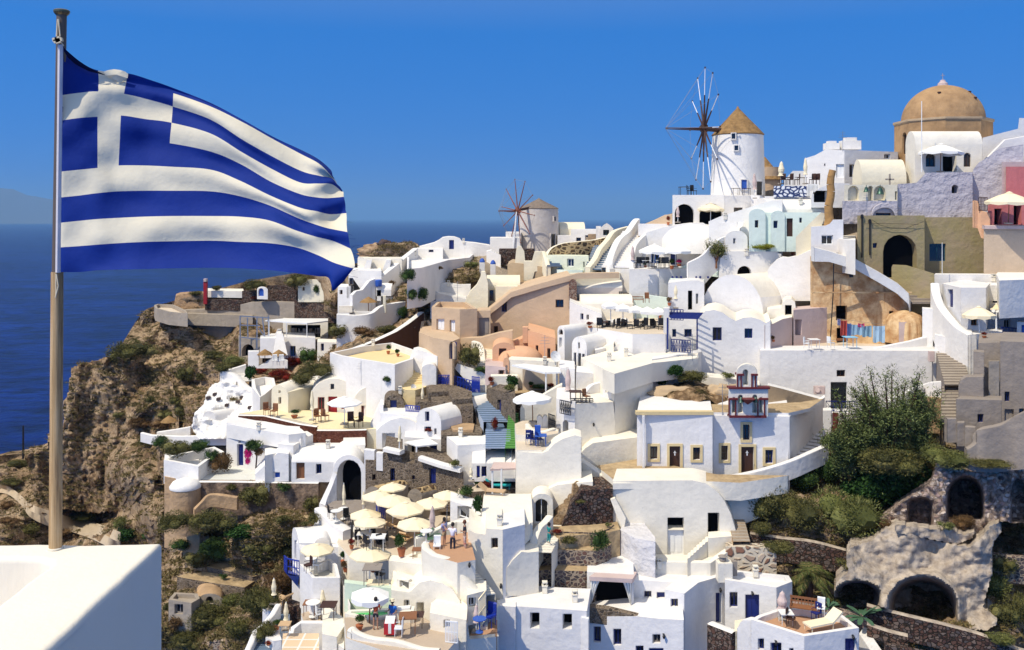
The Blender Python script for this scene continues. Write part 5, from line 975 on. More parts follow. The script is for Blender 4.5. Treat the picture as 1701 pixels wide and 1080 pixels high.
VX('blue_balcony_house','white vaulted house with a blue balcony and cobalt door',492,582,873,902,945,62,5.5,WB,[('d',525,903,543,942,'d')],Y1=61,roof=WH)
H('balcony_arch','small arched dormer over the cobalt door',61.2,('v',522,893,549,906,912),1.5,WB,cat='dormer')
H('end_wall','narrow white end wall with a tall blue shutter',(485,64.5,497,61.5),('v',485,880,498,892,1030),4,WB,[('w',489,898,493,928,'m'),('w',500,0,501,1)][:1],side=(.98,.2),roof=WH)
H('balcony_lower_house','white lower storey left of the walled terrace with slit windows',(487,63,515,58),('b',487,935,516,1060),3,WB,[('w',500,968,503,994,'d'),('w',511,1008,516,1022,'d')],side=(1,.3))
bt=FL('parasol_balcony','white walled roof terrace with a cream parasol',[(498,937),(519,960),(565,960),(560,938),(548,928),(520,938)],59.5,6,WB,par=.6,pw=.2,floor=plaster('pale_tile',(.62,.6,.52),.15,soft=False))
H('lower_court_house','white wall with a niche and blue screen behind the brown tables',(59,58.3),('b',521,962,566,1040),.8,WB,cat='wall')
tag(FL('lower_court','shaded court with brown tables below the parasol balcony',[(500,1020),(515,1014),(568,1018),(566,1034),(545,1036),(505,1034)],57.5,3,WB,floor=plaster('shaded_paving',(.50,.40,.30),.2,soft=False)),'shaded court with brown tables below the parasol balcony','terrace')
Wl('court_parapet','white parapet curling round the court of brown tables',[(482,1055,54.8),(486,1042,55.2),(500,1032,55.6),(540,1032,55.6),(566,1032,55.6)],2.2,WB,.35)
def tilem():
 m,n,b,L=nmat('beige_square_tile');g=N(n,'ShaderNodeNewGeometry').outputs['Position'];t=N(n,'ShaderNodeTexBrick');L.new(g,t.inputs['Vector']);t.offset=0
 for k_,v_ in(('Color1',(.70,.52,.33,1)),('Color2',(.60,.46,.30,1)),('Mortar',(.72,.70,.64,1)),('Scale',1.0),('Mortar Size',.06),('Brick Width',.95),('Row Height',.95)):t.inputs[k_].default_value=v_
 L.new(t.outputs['Color'],b.inputs['Base Color']);b.inputs['Roughness'].default_value=.85;return m
tl=FL('tiled_terrace','terrace chequered with beige square tiles',[(470,1052),(530,1052),(530,1120),(465,1120)],54,2,WH,floor=tilem())
FL('white_locker','white locker box with a louvred front beside the tiles',[(441,1058),(454,1065),(468,1063),(462,1046),(445,1045)],54.5,3,WB)
Wl('stair_parapet','long white stair parapet descending past the sunbed terrace',[(462,1003,58),(452,1020,57),(436,1038,55.8),(424,1048,55),(416,1068,54),(408,1085,53)],1.4,WB,.35)
St('staircase','shaded blue grey steps behind the long stair parapet',(426,1095,53),(466,1020,58.5),1.2,20,BGY,plain('pale_blue_riser',(.42,.5,.62),.7))
FL('sunbed_ledge','white edged ledge with a folding sunbed above the scrub',[(436,1010),(455,1018),(466,1012),(470,996),(452,993),(438,998)],59.5,4,WB,floor=TF)
H('dark_stone_wall','dark reddish stone wall behind the closed parasols',(477,60,508,59),('b',477,1003,508,1035),1,LAVB,cat='wall')
FL('sun_terrace','sunny terrace crowded with cream parasols',[(560,900),(585,838),(650,828),(762,826),(757,870),(700,910),(690,930),(645,932),(580,925)],61.5,3,WW,floor=TF)
Wl('sun_terrace_wall','slanting white flank wall beside the round cafe tables',[(531,842,66),(545,855,64.5),(560,868,63),(578,880,62)],5,WB,.8)
FL('arch_terrace','dark paved terrace before the great arch',[(533,845),(555,832),(610,830),(620,842),(600,862),(580,870),(555,860)],67,2,GY)
H('white_louver_house','white wall with a louvred panel behind the agave',(748,60,800,58),('b',748,832,800,890),2,WB,[('w',760,841,783,862,'W')])
Wl('agave_wall','white sloping parapet with the agave pot behind the three people',[(690,893,57.5),(715,882,57.8),(740,870,58.2),(760,864,58.6),(790,864,58)],1.8,WW,.4)
Wl('rim_arch','curved white rim of the broad vault near the louvred wall',[(800,868,58),(806,855,58.5),(822,840,59),(845,834,59.5)],1.5,WW,.5,True)
FL('planted_deck','wooden deck with sunbeds and planting boxes',[(757,830),(770,818),(860,812),(862,782),(800,778),(765,800)],63.5,3,LAVA,floor=TF)
VX('deck_house','white vaulted house with blue doors beside the wooden deck',784,858,741,770,800,66,5,WH,[('d',792,774,797,794,'b'),('w',800,775,808,792,'b')])
canopy('deck_pergola','cream pergola roof over the wooden deck',[(814,780),(862,778),(860,768),(820,768)],63.5,RP,[(818,779),(833,779)],2.4)
canopy('white_pergola','white slatted pergola over the planted terrace',[(850,606),(870,604),(928,610),(932,618),(905,619)],76,WPT,[(907,618),(925,613)],2.3,.12)
Wl('concrete_wall','long stained concrete retaining wall on the headland',[(308,514,133),(330,513,132.5),(360,512,132),(398,506,131),(420,501,130),(455,500,129),(500,501,128)],[4.5,7,8.5,9,9.5,9.5,9.5],CO,1.2)
FL('concrete_terrace','pale concrete deck with a curved rim at the tip of the headland',[(256,507),(262,505),(288,506),(308,515),(312,521),(280,518),(258,512)],134,1.8,CO,par=.5,floor=TF)
H('concrete_slab_wall','concrete slab foot under the headland restaurant',(131,128),('b',312,521,420,540),3,CO,cat='wall')
H('pebble_bastion','rounded tan stone bastion at the tip of the headland',(135,133),[(288,525),(342,525),(342,488),(330,487),(300,489),(292,492),(288,510)],4,plaster('tan_pebble',(.42,.27,.15),.5,scale=5,soft=False,bump=1),cat='bastion')
H('white_roof_block','bright white slab roof beside the red post on the headland',(132,131),('b',339,483,405,494),5,WW)
Wl('dark_stone_wall','dark lava dry wall below the bright white slab',[(342,497,131.5),(380,497,131),(420,500,130)],1.6,LAVB,.6)
Wl('dark_stone_wall','dark dry stone wall behind the blue niche arch',[(404,483,131),(440,481,130),(494,482,128)],1.9,LAVB,.6);Wl('dark_stone_wall','upper dark dry stone wall between the two round bushes',[(445,474,131),(490,473,130)],1.0,LAVB,.6)
H('dark_stone_wall','reddish dark stone wall at the end of the headland',(489,127.5,560,122),('b',489,501,560,530),1,LAVB,cat='wall')
H('blue_niche','tiny white shrine arch with a blue door',(127.5,127),('v',427,477,445,482,497),1,WH,[('d',429,479,438,492,'m','a')],cat='shrine')
H('headland_house','cream cube house with a rounded top on the headland',(126,124),[(495,502),(548,502),(548,465),(540,464),(505,465),(498,468),(495,474)],5,CR,[('w',502,477,506,483),('d',544,477,548,500,'d')])
H('headland_chimney','little chimney on the cream cube house',125.5,('b',537,459,545,467),.7,WW,cat='chimney')
tag(MB().bx(P(339,0,131).x,P(344.5,0,131).x,130.7,131.2,ZY(505,131),ZY(468,131),0).bx(P(339.5,0,131).x,P(344,0,131).x,130.6,131.3,ZY(468,131),ZY(463,131),1).done('red_marker_post',[RDP,RP]),'red painted marker post at the tip of the headland','post')
H('restaurant_hall','open headland restaurant room behind the white posts',(124,122),('b',470,532,545,565),3,WW,[('v',478,540,532,562)],cat='restaurant')
canopy('restaurant_pergola','pale slatted pergola of the headland restaurant',[(440,532),(510,537),(545,533),(545,529),(470,529)],119,WPT,[(476,536),(510,537),(447,533)],2.8,.15)
H('restaurant_block','white base wall with a tall chimney below the headland pergola',(117,115),[(432,595),(524,595),(524,561),(471,560),(468,554),(461,554),(457,562),(432,562)],5,WB,[('w',481,575,491,592,'m')])
MB_=MB();q0=P(464,554,114.6);MB_.v=[P(459,554,114.6),P(470,554,114.6),P(478,590,113.4),P(453,590,113.4),P(459,554,115.5),P(470,554,115.5),P(478,590,115.5),P(453,590,115.5)]
MB_.f=[[0,1,2,3],[4,5,1,0],[1,5,6,2],[4,0,3,7]];MB_.m=[0]*4;tag(MB_.done('flared_chimney',WH),'tall flared white chimney below the headland pergola','chimney')
fr_=MB()
for a,b_ in(((399,525),(399,592)),((427,526),(427,580)),((446,524),(446,560)),((399,525),(448,528)),((399,540),(432,541)),((401,560),(446,566)),((411,528),(412,560)),((436,528),(440,560)),((430,545),(440,560))):fr_.tube(P(*a,118.5),P(*b_,118.5),.09,n=4)
tag(fr_.done('steel_frame',MTL),'rusty open steel frame before the concrete wall','frame')
H('concrete_arch','concrete wall with a dark arched opening beneath the steel frame',(120,119),('b',396,560,436,605),2,CO,[('v',402,572,422,592,'k','a')],cat='wall')
H('small_shack','small whitish hut with a dark doorway on the slope',(108,107),('b',527,568,578,600),3,WW,[('v',552,572,562,586),('w',533,571,538,583)])
H('niche_terrace','white terrace walls with two pale chairs below the restaurant',(109,107),[(412,612),(478,612),(478,600),(465,594),(452,596),(440,604),(430,608),(430,584),(412,584)],1,WB,cat='wall')
Wl('step_side_wall','white stair wall beside the blue topped planter',[(368,620,101),(372,615,101),(390,622,100),(408,640,98),(425,650,97)],2.6,WB,.7,True)
St('staircase','small grey white steps beside the dark cypress',(407,634,99),(400,618,104),1.8,7,WH,CO)
Wl('planter_wall','white wall top with pale blue planters on the slope',[(370,616,103),(392,610,103),(408,605,103.5)],1.8,WH,.5)
FL('shell_wall','white shell shaped terrace wall left of the cream gable',[(418,630),(440,626),(455,628),(458,640),(440,655),(432,660),(420,645)],98,3,WH,par=.8)
refresh()
def hole(x,y,cx,cy,rx,ry):
 d=math.hypot((x-cx)/rx,(y-cy)/ry);return max(0,min(1,(1-d)/.22))
def arch(x,y,cx,cy,rx,ry,yb):
 if y<=cy:return hole(x,y,cx,cy,rx,ry)
 return max(0,min(1,(1-abs(x-cx)/rx)/.2))*max(0,min(1,(yb-y)/8))
def caveY(x,y):
 p=P(x,y,55);a=fbm(Vector((p.x*.3,p.z*.35,8)),4);b_=noise.noise(Vector((p.x*1.2,p.z*1.3,2)))
 h=max(arch(x,y,1532,1004,58,46,1050),arch(x,y,1424,986,38,22,1010))
 rim=max(0,1-abs(math.hypot((x-1532)/56,(y-1012)/52)-1.12)*5)
 return 56.6-(y-880)*.018-a*1.3-b_*.09-.05*noise.noise(Vector((p.x*4,p.z*4,1)))+h*6-rim*.45
CV=plaster('smooth_tuff',(.50,.42,.325),.5,dark=(.25,.20,.155),scale=5,soft=False,bump=.9)
o=relief('cave_rock',[(1383,992),(1388,968),(1408,950),(1404,928),(1410,912),(1424,903),(1448,898),(1468,880),(1490,868),(1500,880),(1530,892),(1575,902),(1612,908),(1630,892),(1645,872),(1660,868),(1664,884),(1652,900),(1648,925),(1650,952),(1640,985),(1634,1010),(1650,1024),(1660,1036),(1640,1048),(1590,1046),(1500,1020),(1440,1002)],caveY,2.6,CV,3)
tag(o,'smooth grey brown tuff rock hollowed by two dark caves','cave rock')
def ruinY(x,y):
 p=P(x,y,58);a=noise.noise(Vector((p.x*1.6,p.z*1.6,3)));b_=noise.noise(Vector((p.x*3.5,p.z*3.5,3)))
 h=max(arch(x,y,1603,824,31,34,864)*1.4,arch(x,y,1528,838,22,12,880)*.5,arch(x,y,1692,815,14,20,870)*.35)
 return 58.6-(y-800)*.01-abs(a)*.6-b_*.25+h*4+max(0,(1560-x)*.012)
o=relief('ruined_house',[(1452,900),(1446,888),(1466,862),(1488,842),(1516,822),(1545,803),(1553,780),(1556,768),(1570,763),(1588,776),(1612,783),(1640,777),(1690,775),(1780,778),(1780,880),(1700,870),(1660,868),(1635,890),(1600,905),(1540,892),(1490,880)],ruinY,2.4,RUB,2.5)
tag(o,'ruined rubble cave house with a tall black arched opening','ruin')
o=relief('mortared_ledge',[(1484,876),(1490,870),(1530,876),(1565,880),(1580,878),(1590,884),(1600,888),(1620,882),(1616,895),(1590,905),(1560,900),(1520,892),(1488,886)],lambda x,y:55.9-.3*noise.noise(Vector((x*.09,y*.09,0))),2.4,CV,1.5);tag(o,'curved mortar ledge below the black arch of the ruin','ledge')
Wl('dry_stone_wall','long dark red dry stone wall below the caves with a pale capping',[(1440,1003,54.5),(1480,1014,54),(1530,1026,53.5),(1580,1038,53),(1630,1052,52.5),(1680,1072,52),(1720,1085,51.5)],1.5,LAVB,.5,True,cap=CV)
Wl('dry_stone_wall','low dark stone wall between the path strip and the round bush',[(1440,1034,52.8),(1475,1046,52.4),(1508,1054,52)],.7,LAVB,.5,True,cap=CV)
Wl('dry_stone_wall','dark rubble wall running behind the palm tree',[(1246,884,60.2),(1300,892,59.6),(1350,898,59),(1405,912,58.5)],1.6,LAVB,.5,True,cap=CV)
Wl('dry_stone_wall','dark cobble wall right of the two caves',[(1650,918,57.5),(1680,922,57),(1740,926,56.5)],1.7,LAVC,.5)
Wl('dry_stone_wall','rubble planting wall between the palm and the wooden bench',[(1300,996,55.5),(1350,1002,55),(1400,1012,54.4),(1440,1024,54)],1.2,RUB,.5)
Wl('dry_stone_wall','dark stone wall at the foot of the round bush near the deck steps',[(1470,1068,50.6),(1540,1082,50.2)],.8,LAVB,.4)
FL('field_terrace','upper bare earth terrace with a dark dry stone edge',[(307,934),(360,945),(420,958),(446,953),(458,940),(400,927),(345,928)],72.5,1.2,LAVA,floor=EA,cat='terrace')
FL('old_cistern','roofless looking long stone block with a bare flat top',[(294,958),(350,968),(406,976),(428,962),(380,954),(320,949)],70.5,2.6,LAVA,floor=EA,cat='cistern')
FL('small_ruin','small ruined cube house with a square dark window',[(280,996),(318,1002),(332,994),(328,986),(290,984)],66.5,3.2,CO,[('w',290,1004,304,1020,'g')],par=.3,pw=.25)
H('arch_ruin','low ruined vault with two dark openings beside the cube ruin',67.5,('v',326,986,372,1002,1035),3,CO,[('v',342,991,354,1004,'k','a'),('v',327,1006,344,1024)],roof=OG)
Wl('dry_stone_wall','crumbling pale rubble wall near the bottom of the scrub slope',[(358,1062,62),(390,1060,61.5),(412,1068,61)],1.5,LAVC,.5)
Wl('terrace_edge','upper brown earth step beside the round terrace bush',[(440,855,72),(470,853,71.5),(515,858,71)],.7,LAVA,.5,cap=EA);Wl('terrace_edge','lower dark earth step beside the round terrace bush',[(438,870,71),(480,872,70.5),(512,874,70)],.8,LAVA,.5,cap=EA)
Wl('terrace_edge','dark dry stone terrace behind the white blue balcony house',[(430,885,69.5),(460,882,69),(486,884,68.5)],1.6,LAVB,.5)
for i,(x,y)in enumerate(((232,590),(520,470))):pass
for pts,lb in(([(690,452,112),(720,448,112),(760,446,111.5),(795,448,111)],'upper'),([(694,464,110.5),(730,461,110.5),(790,460,110)],'middle'),([(690,474,109.5),(725,472,109),(760,473,108.5)],'lower')):
 Wl('dry_stone_terrace',lb+' dark dry stone terrace wall on the slope below the hilltop house',pts,1.1,LAVB,.8,cap=EA)
def whY(x,y):
 p=P(x,y,97);a=fbm(Vector((p.x*.35,p.z*.4,4)),4);b_=noise.noise(Vector((p.x*1.5,p.z*1.6,1)))
 return 98.5-(y-630)*.07-a*1.6-b_*.35
o=relief('white_cave_house',[(318,712),(322,690),(338,674),(342,655),(352,640),(368,633),(384,634),(400,642),(420,652),(440,662),(450,672),(452,690),(440,720),(430,730),(330,730)],whY,2.6,plaster('lumpy_whitewash',(.82,.80,.76),.08,bump=1.2,scale=3),4)
tag(o,'whitewashed lumpy cave rock rising behind the small blue door vault','cave house');struct_none=o
for i,(x,y)in enumerate(((346,661),(363,663),(377,673),(415,677),(402,660),(431,651),(357,655),(395,668))):
 c=spot(x,y)if False else P(x,y,whY(x,y)-.1)
 tag(MB().box(c,(.16,.05,0),(0,.25,0),(0,0,.14)).done('lava_pebble',DRK),'dark lava stone set in the lumpy white cave rock','stone','dark stones set in the white cave rock')
H('small_vault_house','small white arched house with a tall door at the foot of the cave rock',93.5,('v',337,683,358,693,735),4,WH,[('d',345,700,350,722,'g'),('w',339,698,343,709,'m'),('w',353,701,356,712,'m')],side=(.75,.66))
H('cave_side_wall','white wall with a dark recess beside the small arched house',93,('b',358,708,378,740),2,WB,[('v',362,712,375,722)],cat='wall')
Wl('cave_terrace_wall','thin white terrace wall running out toward the cliff',[(236,718,98),(252,722,97),(300,724,95),(340,723,93),(378,723,92)],1.0,WH,.4)
Wl('cave_terrace_wall','inner white terrace wall left of the small arched house',[(262,717,99),(290,713,98.5),(318,708,98)],.9,WH,.4)
refresh()
LEAF={'broom':leafy('broom_leaf',(.035,.036,.012),(.125,.118,.036),(.19,.165,.06)),'feather':leafy('feathery_leaf',(.035,.05,.016),(.13,.16,.05),(.21,.24,.09)),'green':leafy('green_leaf',(.012,.03,.008),(.05,.09,.022),(.09,.13,.035)),'light':leafy('light_broom_leaf',(.05,.055,.015),(.15,.16,.045),(.22,.21,.08)),'brown':leafy('brown_leaf',(.05,.03,.012),(.15,.085,.035),(.2,.13,.06)),'red':leafy('red_leaf',(.07,.010,.006),(.22,.022,.012),(.10,.05,.02)),'pink':leafy('pink_petal',(.4,.01,.10),(.7,.03,.22)),'dark':leafy('dark_ivy_leaf',(.006,.02,.006),(.03,.075,.015),(.06,.12,.03)),'yel':leafy('yellow_green_leaf',(.10,.12,.01),(.30,.30,.04)),'palm':leafy('palm_leaf',(.03,.04,.012),(.11,.125,.035),(.2,.15,.06))}
PRO={}
def bush_mesh(kind,lv,seed):
 key=(kind,lv,seed)
 if key in PRO:return PRO[key]
 rnd=random.Random(seed*31+lv);nL=(700,2200,6000)[lv];ls=(.20,.115,.07)[lv];vs=[];fs=[]
 lob=[(Vector((rnd.uniform(-.5,.5),rnd.uniform(-.5,.5),rnd.uniform(-.1,.45))),rnd.uniform(.35,.62))for _ in range(6+3*lv)]
 for i in range(nL):
  c,r_=lob[rnd.randrange(len(lob))];d=Vector((rnd.gauss(0,1),rnd.gauss(0,1),rnd.gauss(.25,1))).normalized();p=c+d*r_*(rnd.uniform(.55,1.0)**.5+(rnd.random()<.07)*rnd.uniform(0,.22))
  if kind=='dark':ax=Vector((rnd.gauss(0,1),rnd.gauss(0,1),rnd.gauss(0,1))).normalized();wd=ls*.55
  else:ax=(d+Vector((rnd.gauss(0,.45),rnd.gauss(0,.45),rnd.gauss(.35,.4)))).normalized();wd=ls*.2
  sd_=ax.cross(Vector((rnd.gauss(0,1),rnd.gauss(0,1),rnd.gauss(0,1)))).normalized()*wd;k=len(vs);l_=ls*rnd.uniform(.7,1.4)
  vs+=[p-sd_,p+sd_,p+ax*l_+sd_*.3,p+ax*l_-sd_*.3];fs.append((k,k+1,k+2,k+3))
 bm_=bmesh.new()
 for c,r_ in lob[:8]:
  q=bmesh.ops.create_icosphere(bm_,subdivisions=2,radius=r_*.62,matrix=Matrix.Translation(c))
 for v in bm_.verts:v.co+=v.co.normalized()*.12*noise.noise(v.co*5)
 bm_.verts.index_update();k=len(vs);vs+=[v.co.copy()for v in bm_.verts];fs+=[tuple(k+v.index for v in f.verts)for f in bm_.faces];bm_.free()
 me=bpy.data.meshes.new('foliage');me.from_pydata([tuple(v)for v in vs],[],fs);me.materials.append(LEAF[kind]);PRO[key]=me;return me
def shrub(x,y,w_,h_,kind,label,Y=None,cat='shrub',group=None,name='shrub',seed=None):
 if Y is None:
  c,nr,ob=cast(x,min(1075,y+h_*.38));Y=c.y-.2
 rx,rz=w_/2/F*Y,h_/2/F*Y;lv=0 if rx<.7 else(1 if rx<1.5 else 2)
 o=bpy.data.objects.new(name,bush_mesh(kind,lv,(seed if seed is not None else int(x*7+y)%3)));C.objects.link(o)
 o.location=P(x,y+h_*.08,Y);o.scale=(rx*1.02,rx*.9,rz*1.08);o.rotation_euler.z=random.uniform(-.5,.5)+(0 if int(x)%2 else math.pi)
 tag(o,label,cat,group);return o
SH=[(426,474,42,26,'broom','round olive bush behind the blue shrine arch'),(497,468,52,34,'broom','biggest round olive bush beside the cream cube house on the headland'),(358,479,20,12,'broom','small bush beside the red marker post'),(322,488,28,11,'broom','low flat bush on the rounded tan bastion'),(395,492,18,9,'red','small red bush before the bright white slab'),(425,495,16,7,'red','low red flowers under the blue shrine arch'),(525,483,14,20,'green','little green shrub against the cream cube house'),(553,512,18,26,'green','green climber at the end of the reddish stone wall'),(222,585,86,46,'broom','large dark olive bush on the cliff edge above the sea'),(309,622,32,34,'broom','round dark bush in the middle of the cliff slope'),(335,626,18,16,'broom','little dark bush beside the round one in mid slope'),(386,600,50,24,'light','light olive bush left of the pale chairs'),(356,590,44,20,'broom','flat olive scrub below the headland wall'),(366,612,40,22,'broom','dark scrub behind the planter wall'),(417,620,20,30,'dark','dark green cypress like shrub beside the small steps'),(486,601,30,22,'red','round red bush beside the pale chairs'),(466,624,48,28,'red','largest red bush on the slope above the shell wall'),(432,616,24,14,'red','small red bush beside the dark shrub'),(510,592,34,32,'green','bright green bush above the red ones'),(560,551,32,28,'broom','round bush above the small whitish hut'),(530,616,70,40,'broom','wide olive scrub behind the cream gable house'),(498,630,46,30,'broom','olive scrub beside the largest red bush'),(605,552,44,20,'brown','brown green scrub above the long rim wall'),(640,548,40,18,'broom','olive scrub at the foot of the rubble slope'),(668,520,20,26,'green','green bush on the rubble slope'),(252,666,18,18,'broom','small round bush right of the cliff holes'),(291,668,24,20,'broom','small bush high on the tan slope'),(281,690,46,28,'broom','scruffy bush above the straw parasol'),(232,702,44,24,'brown','brown scrub at the cliff edge'),(304,684,34,26,'broom','olive bush beside the white cave rock'),(268,705,40,18,'brown','rusty scrub left of the straw parasol'),(196,690,20,12,'broom','tiny tuft near the two cliff holes'),(243,733,26,24,'broom','first round bush under the thin white terrace wall'),(266,735,30,26,'green','second round bush under the thin white terrace wall'),(290,746,48,34,'broom','large dark bush under the thin white terrace wall'),(326,742,42,28,'green','green bush beside the white low room'),(350,734,26,22,'brown','reddish bush at the end of the thin white terrace wall'),(137,858,64,18,'light','low green scrub along the dirt track'),(200,870,30,26,'light','yellow green bush beside the dirt track end'),(208,888,34,26,'dark','dark green bush by the dirt track end'),(15,866,36,14,'brown','brown scrub at the edge of the dirt track'),(52,880,36,22,'broom','scrub below the dirt track'),(98,886,40,14,'brown','brown tuft between pole and track'),(20,800,40,16,'broom','scrub on the shore slope beside the utility pole'),(25,770,50,12,'broom','low scrub strip above the sea'),(10,840,30,20,'brown','brown scrub bank left of the track'),(242,890,20,20,'dark','small dark shrub at the foot of the cliff'),(470,810,26,18,'green','green tuft on the stained rubble wall'),(385,812,24,16,'broom','small bush at the top of the winding path wall'),(470,862,30,14,'broom','low scrub on the upper earth step'),(480,895,34,20,'broom','bush at the corner of the white vaulted balcony house'),(445,940,30,18,'brown','dry tuft beyond the bare earth terrace'),(300,905,40,22,'green','green scrub above the bare earth terrace'),(280,1010,20,20,'broom','small bush beside the near parapet'),(380,1000,40,26,'light','light scrub beside the small vault ruin'),(350,866,84,46,'broom','huge dark olive bush under the round bastion',69),(296,868,66,42,'broom','broad olive bush joined to the huge dark one',69.5),(427,822,56,46,'broom','round bush before the stained rubble wall'),(519,838,30,32,'broom','bush on the terrace left of the great arch'),(525,862,22,26,'broom','smaller bush above the slanting flank wall'),(505,872,16,10,'broom','tiny tuft on the dark earth step'),(430,912,64,40,'broom','dome shaped bush above the bare earth terrace'),(358,912,66,44,'green','green brown bush left of the dome shaped bush'),(474,918,38,32,'broom','bush beside the narrow blue balcony'),(402,884,62,24,'dark','dark shadowy shrub between the terrace bushes'),(322,930,40,22,'broom','low scrub at the end of the bare earth terrace'),(350,1022,88,50,'broom','spreading bush below the small vault ruin'),(418,1004,60,64,'broom','tall rounded bush beside the sunbed ledge'),(460,968,50,44,'brown','rusty brown scrub beside the blue balcony'),(316,1062,78,44,'broom','bush at the bottom edge of the scrub slope'),(388,1046,54,40,'broom','bush above the crumbling pale wall'),(448,1000,40,40,'broom','bush behind the folding sunbed'),(290,1035,30,26,'brown','brown tuft under the cube ruin'),(370,958,16,10,'green','tiny tuft on the long stone block'),(440,1050,40,40,'broom','bush between the tall stair parapet and the scrub'),(678,458,26,26,'green','green bush by the long stair wall'),(682,490,22,24,'green','green bush beside the garden wall end'),(700,490,26,28,'green','second green bush beside the garden wall end'),(782,440,28,14,'light','light scrub behind the hilltop boulder'),(730,446,20,8,'brown','brown tuft on the dry stone terrace'),(653,470,14,10,'brown','little brown bush beside the stair wall'),(783,592,42,46,'broom','large dark bush between the beige tower and worn steps'),(803,614,30,12,'green','low green planting under the large dark bush'),(643,632,24,14,'green','green shrub below the yellow steps'),(850,634,22,26,'dark','dark climbing plant under the white pergola'),(845,646,22,14,'light','fresh green plant on the stone planting wall'),(895,642,30,10,'green','low plants under the pergola posts'),(912,640,14,8,'red','red flowers beside the pergola posts'),(1099,632,30,22,'dark','dark green bush on the rock ledge'),(1120,616,34,22,'dark','second dark bush on the rock ledge'),(1146,626,60,22,'broom','feathery olive shrub trailing on the rock ledge'),(1208,624,24,12,'light','small green tuft above the blocky rock'),(1266,411,46,14,'yel','yellow green hedge on the white parapet'),(1275,838,70,74,'broom','broad olive bush beside the white path wall'),(1322,852,84,80,'broom','central broom bush on the green hillside'),(1402,856,120,100,'light','large light green broom bush on the hillside'),(1330,800,60,44,'green','green bush behind the central broom bush'),(1372,782,60,60,'green','dark green bush under the feathery tree'),(1262,880,40,30,'broom','small bush beside the rough brown steps'),(1470,802,150,100,'dark','big glossy ivy mass below the feathery tree'),(1430,762,110,90,'green','dense leafy mass around the feathery tree'),(1515,756,90,90,'broom','tall dense green bush shoulder above the ruin'),(1430,820,70,60,'dark','low ivy between the broom bushes and the ruin'),(1568,762,84,46,'light','rounded light bush above the ruin'),(1548,712,26,50,'light','narrow bush beside the narrow grey steps'),(1650,768,90,14,'broom','dry scrub strip on top of the ruin'),(1474,765,110,60,'broom','olive undergrowth below the feathery crowns',60.3),(1404,938,34,24,'broom','small bush on the shoulder of the cave rock'),(1462,872,40,20,'brown','dry scrub where the ruin meets the cave rock'),(1668,940,40,36,'broom','bush between the cave rock and the cobble wall'),(1660,1020,44,36,'broom','bush at the foot of the cave rock'),(1382,960,22,40,'light','scrub between the palm and the cave rock'),(1638,974,76,56,'light','round bush right of the big cave'),(1692,1016,56,70,'broom','bush at the lower right below the cobble wall'),(1543,1056,68,54,'broom','round olive bush on the path below the long dry wall'),(1690,902,34,28,'brown','rust coloured bush beside the dark cobble wall'),(1406,996,46,24,'broom','scrub before the small cave'),(1600,868,40,26,'brown','brown green scrub inside the ruin'),(1570,874,30,16,'light','green scrub at the foot of the ruin arch'),(1660,1064,50,24,'light','low scrub under the long dry wall'),(1290,912,60,26,'broom','dry scrub below the wall behind the palm'),(1000,902,34,46,'green','dark bush against the white plastered outcrop'),(945,900,36,18,'broom','spreading tuft on the middle stone terrace'),(925,884,20,8,'red','small red flowers beside the turquoise child'),(1011,872,12,8,'light','tiny tuft on the sandy ledge'),(965,834,18,8,'broom','dry tuft on the tall dry stone terrace'),(538,792,26,26,'brown','flowering brown green bush at the edge of the arch'),(366,770,40,40,'brown','mixed flowering shrub on the white patio'),(352,760,26,30,'green','green shrub at the corner of the white patio'),(793,842,18,40,'dark','dark climber hanging beside the louvred wall'),(770,818,34,20,'green','green planting box on the deck'),(806,806,24,18,'red','red flowering plant on the deck'),(793,800,22,24,'dark','dark shrub behind the planting box'),(752,770,20,14,'light','potted shrub on top of the lava wall'),(820,705,14,26,'red','flower pots beside the painted steps'),(715,714,18,6,'red','red flowers in the vault house window'),(562,1050,1,1,'green','')][:-1]
for q in SH:shrub(*q)
def small_plant(x,y,w_,h_,kind,label,name='potted_plant',Y=None,pot=True,cat='potted plant'):
 c=spot(x,y)if Y is None else P(x,y,Y);Y=c.y-.25;r_=w_/2/F*Y;hh=h_/F*Y
 root=empty(name,P(x,y,Y),label,cat);b0=root.location
 if pot:MB().lathe(b0,[(r_*.42,0),(r_*.62,hh*.3),(r_*.66,hh*.36),(r_*.5,hh*.36)],12).done('pot',PNT,root,40)
 o=bpy.data.objects.new('foliage',bush_mesh(kind,0,int(x)%3));C.objects.link(o);o.parent=root;o.location=(0,0,hh*.66);o.scale=(r_,r_,hh*.42);return root
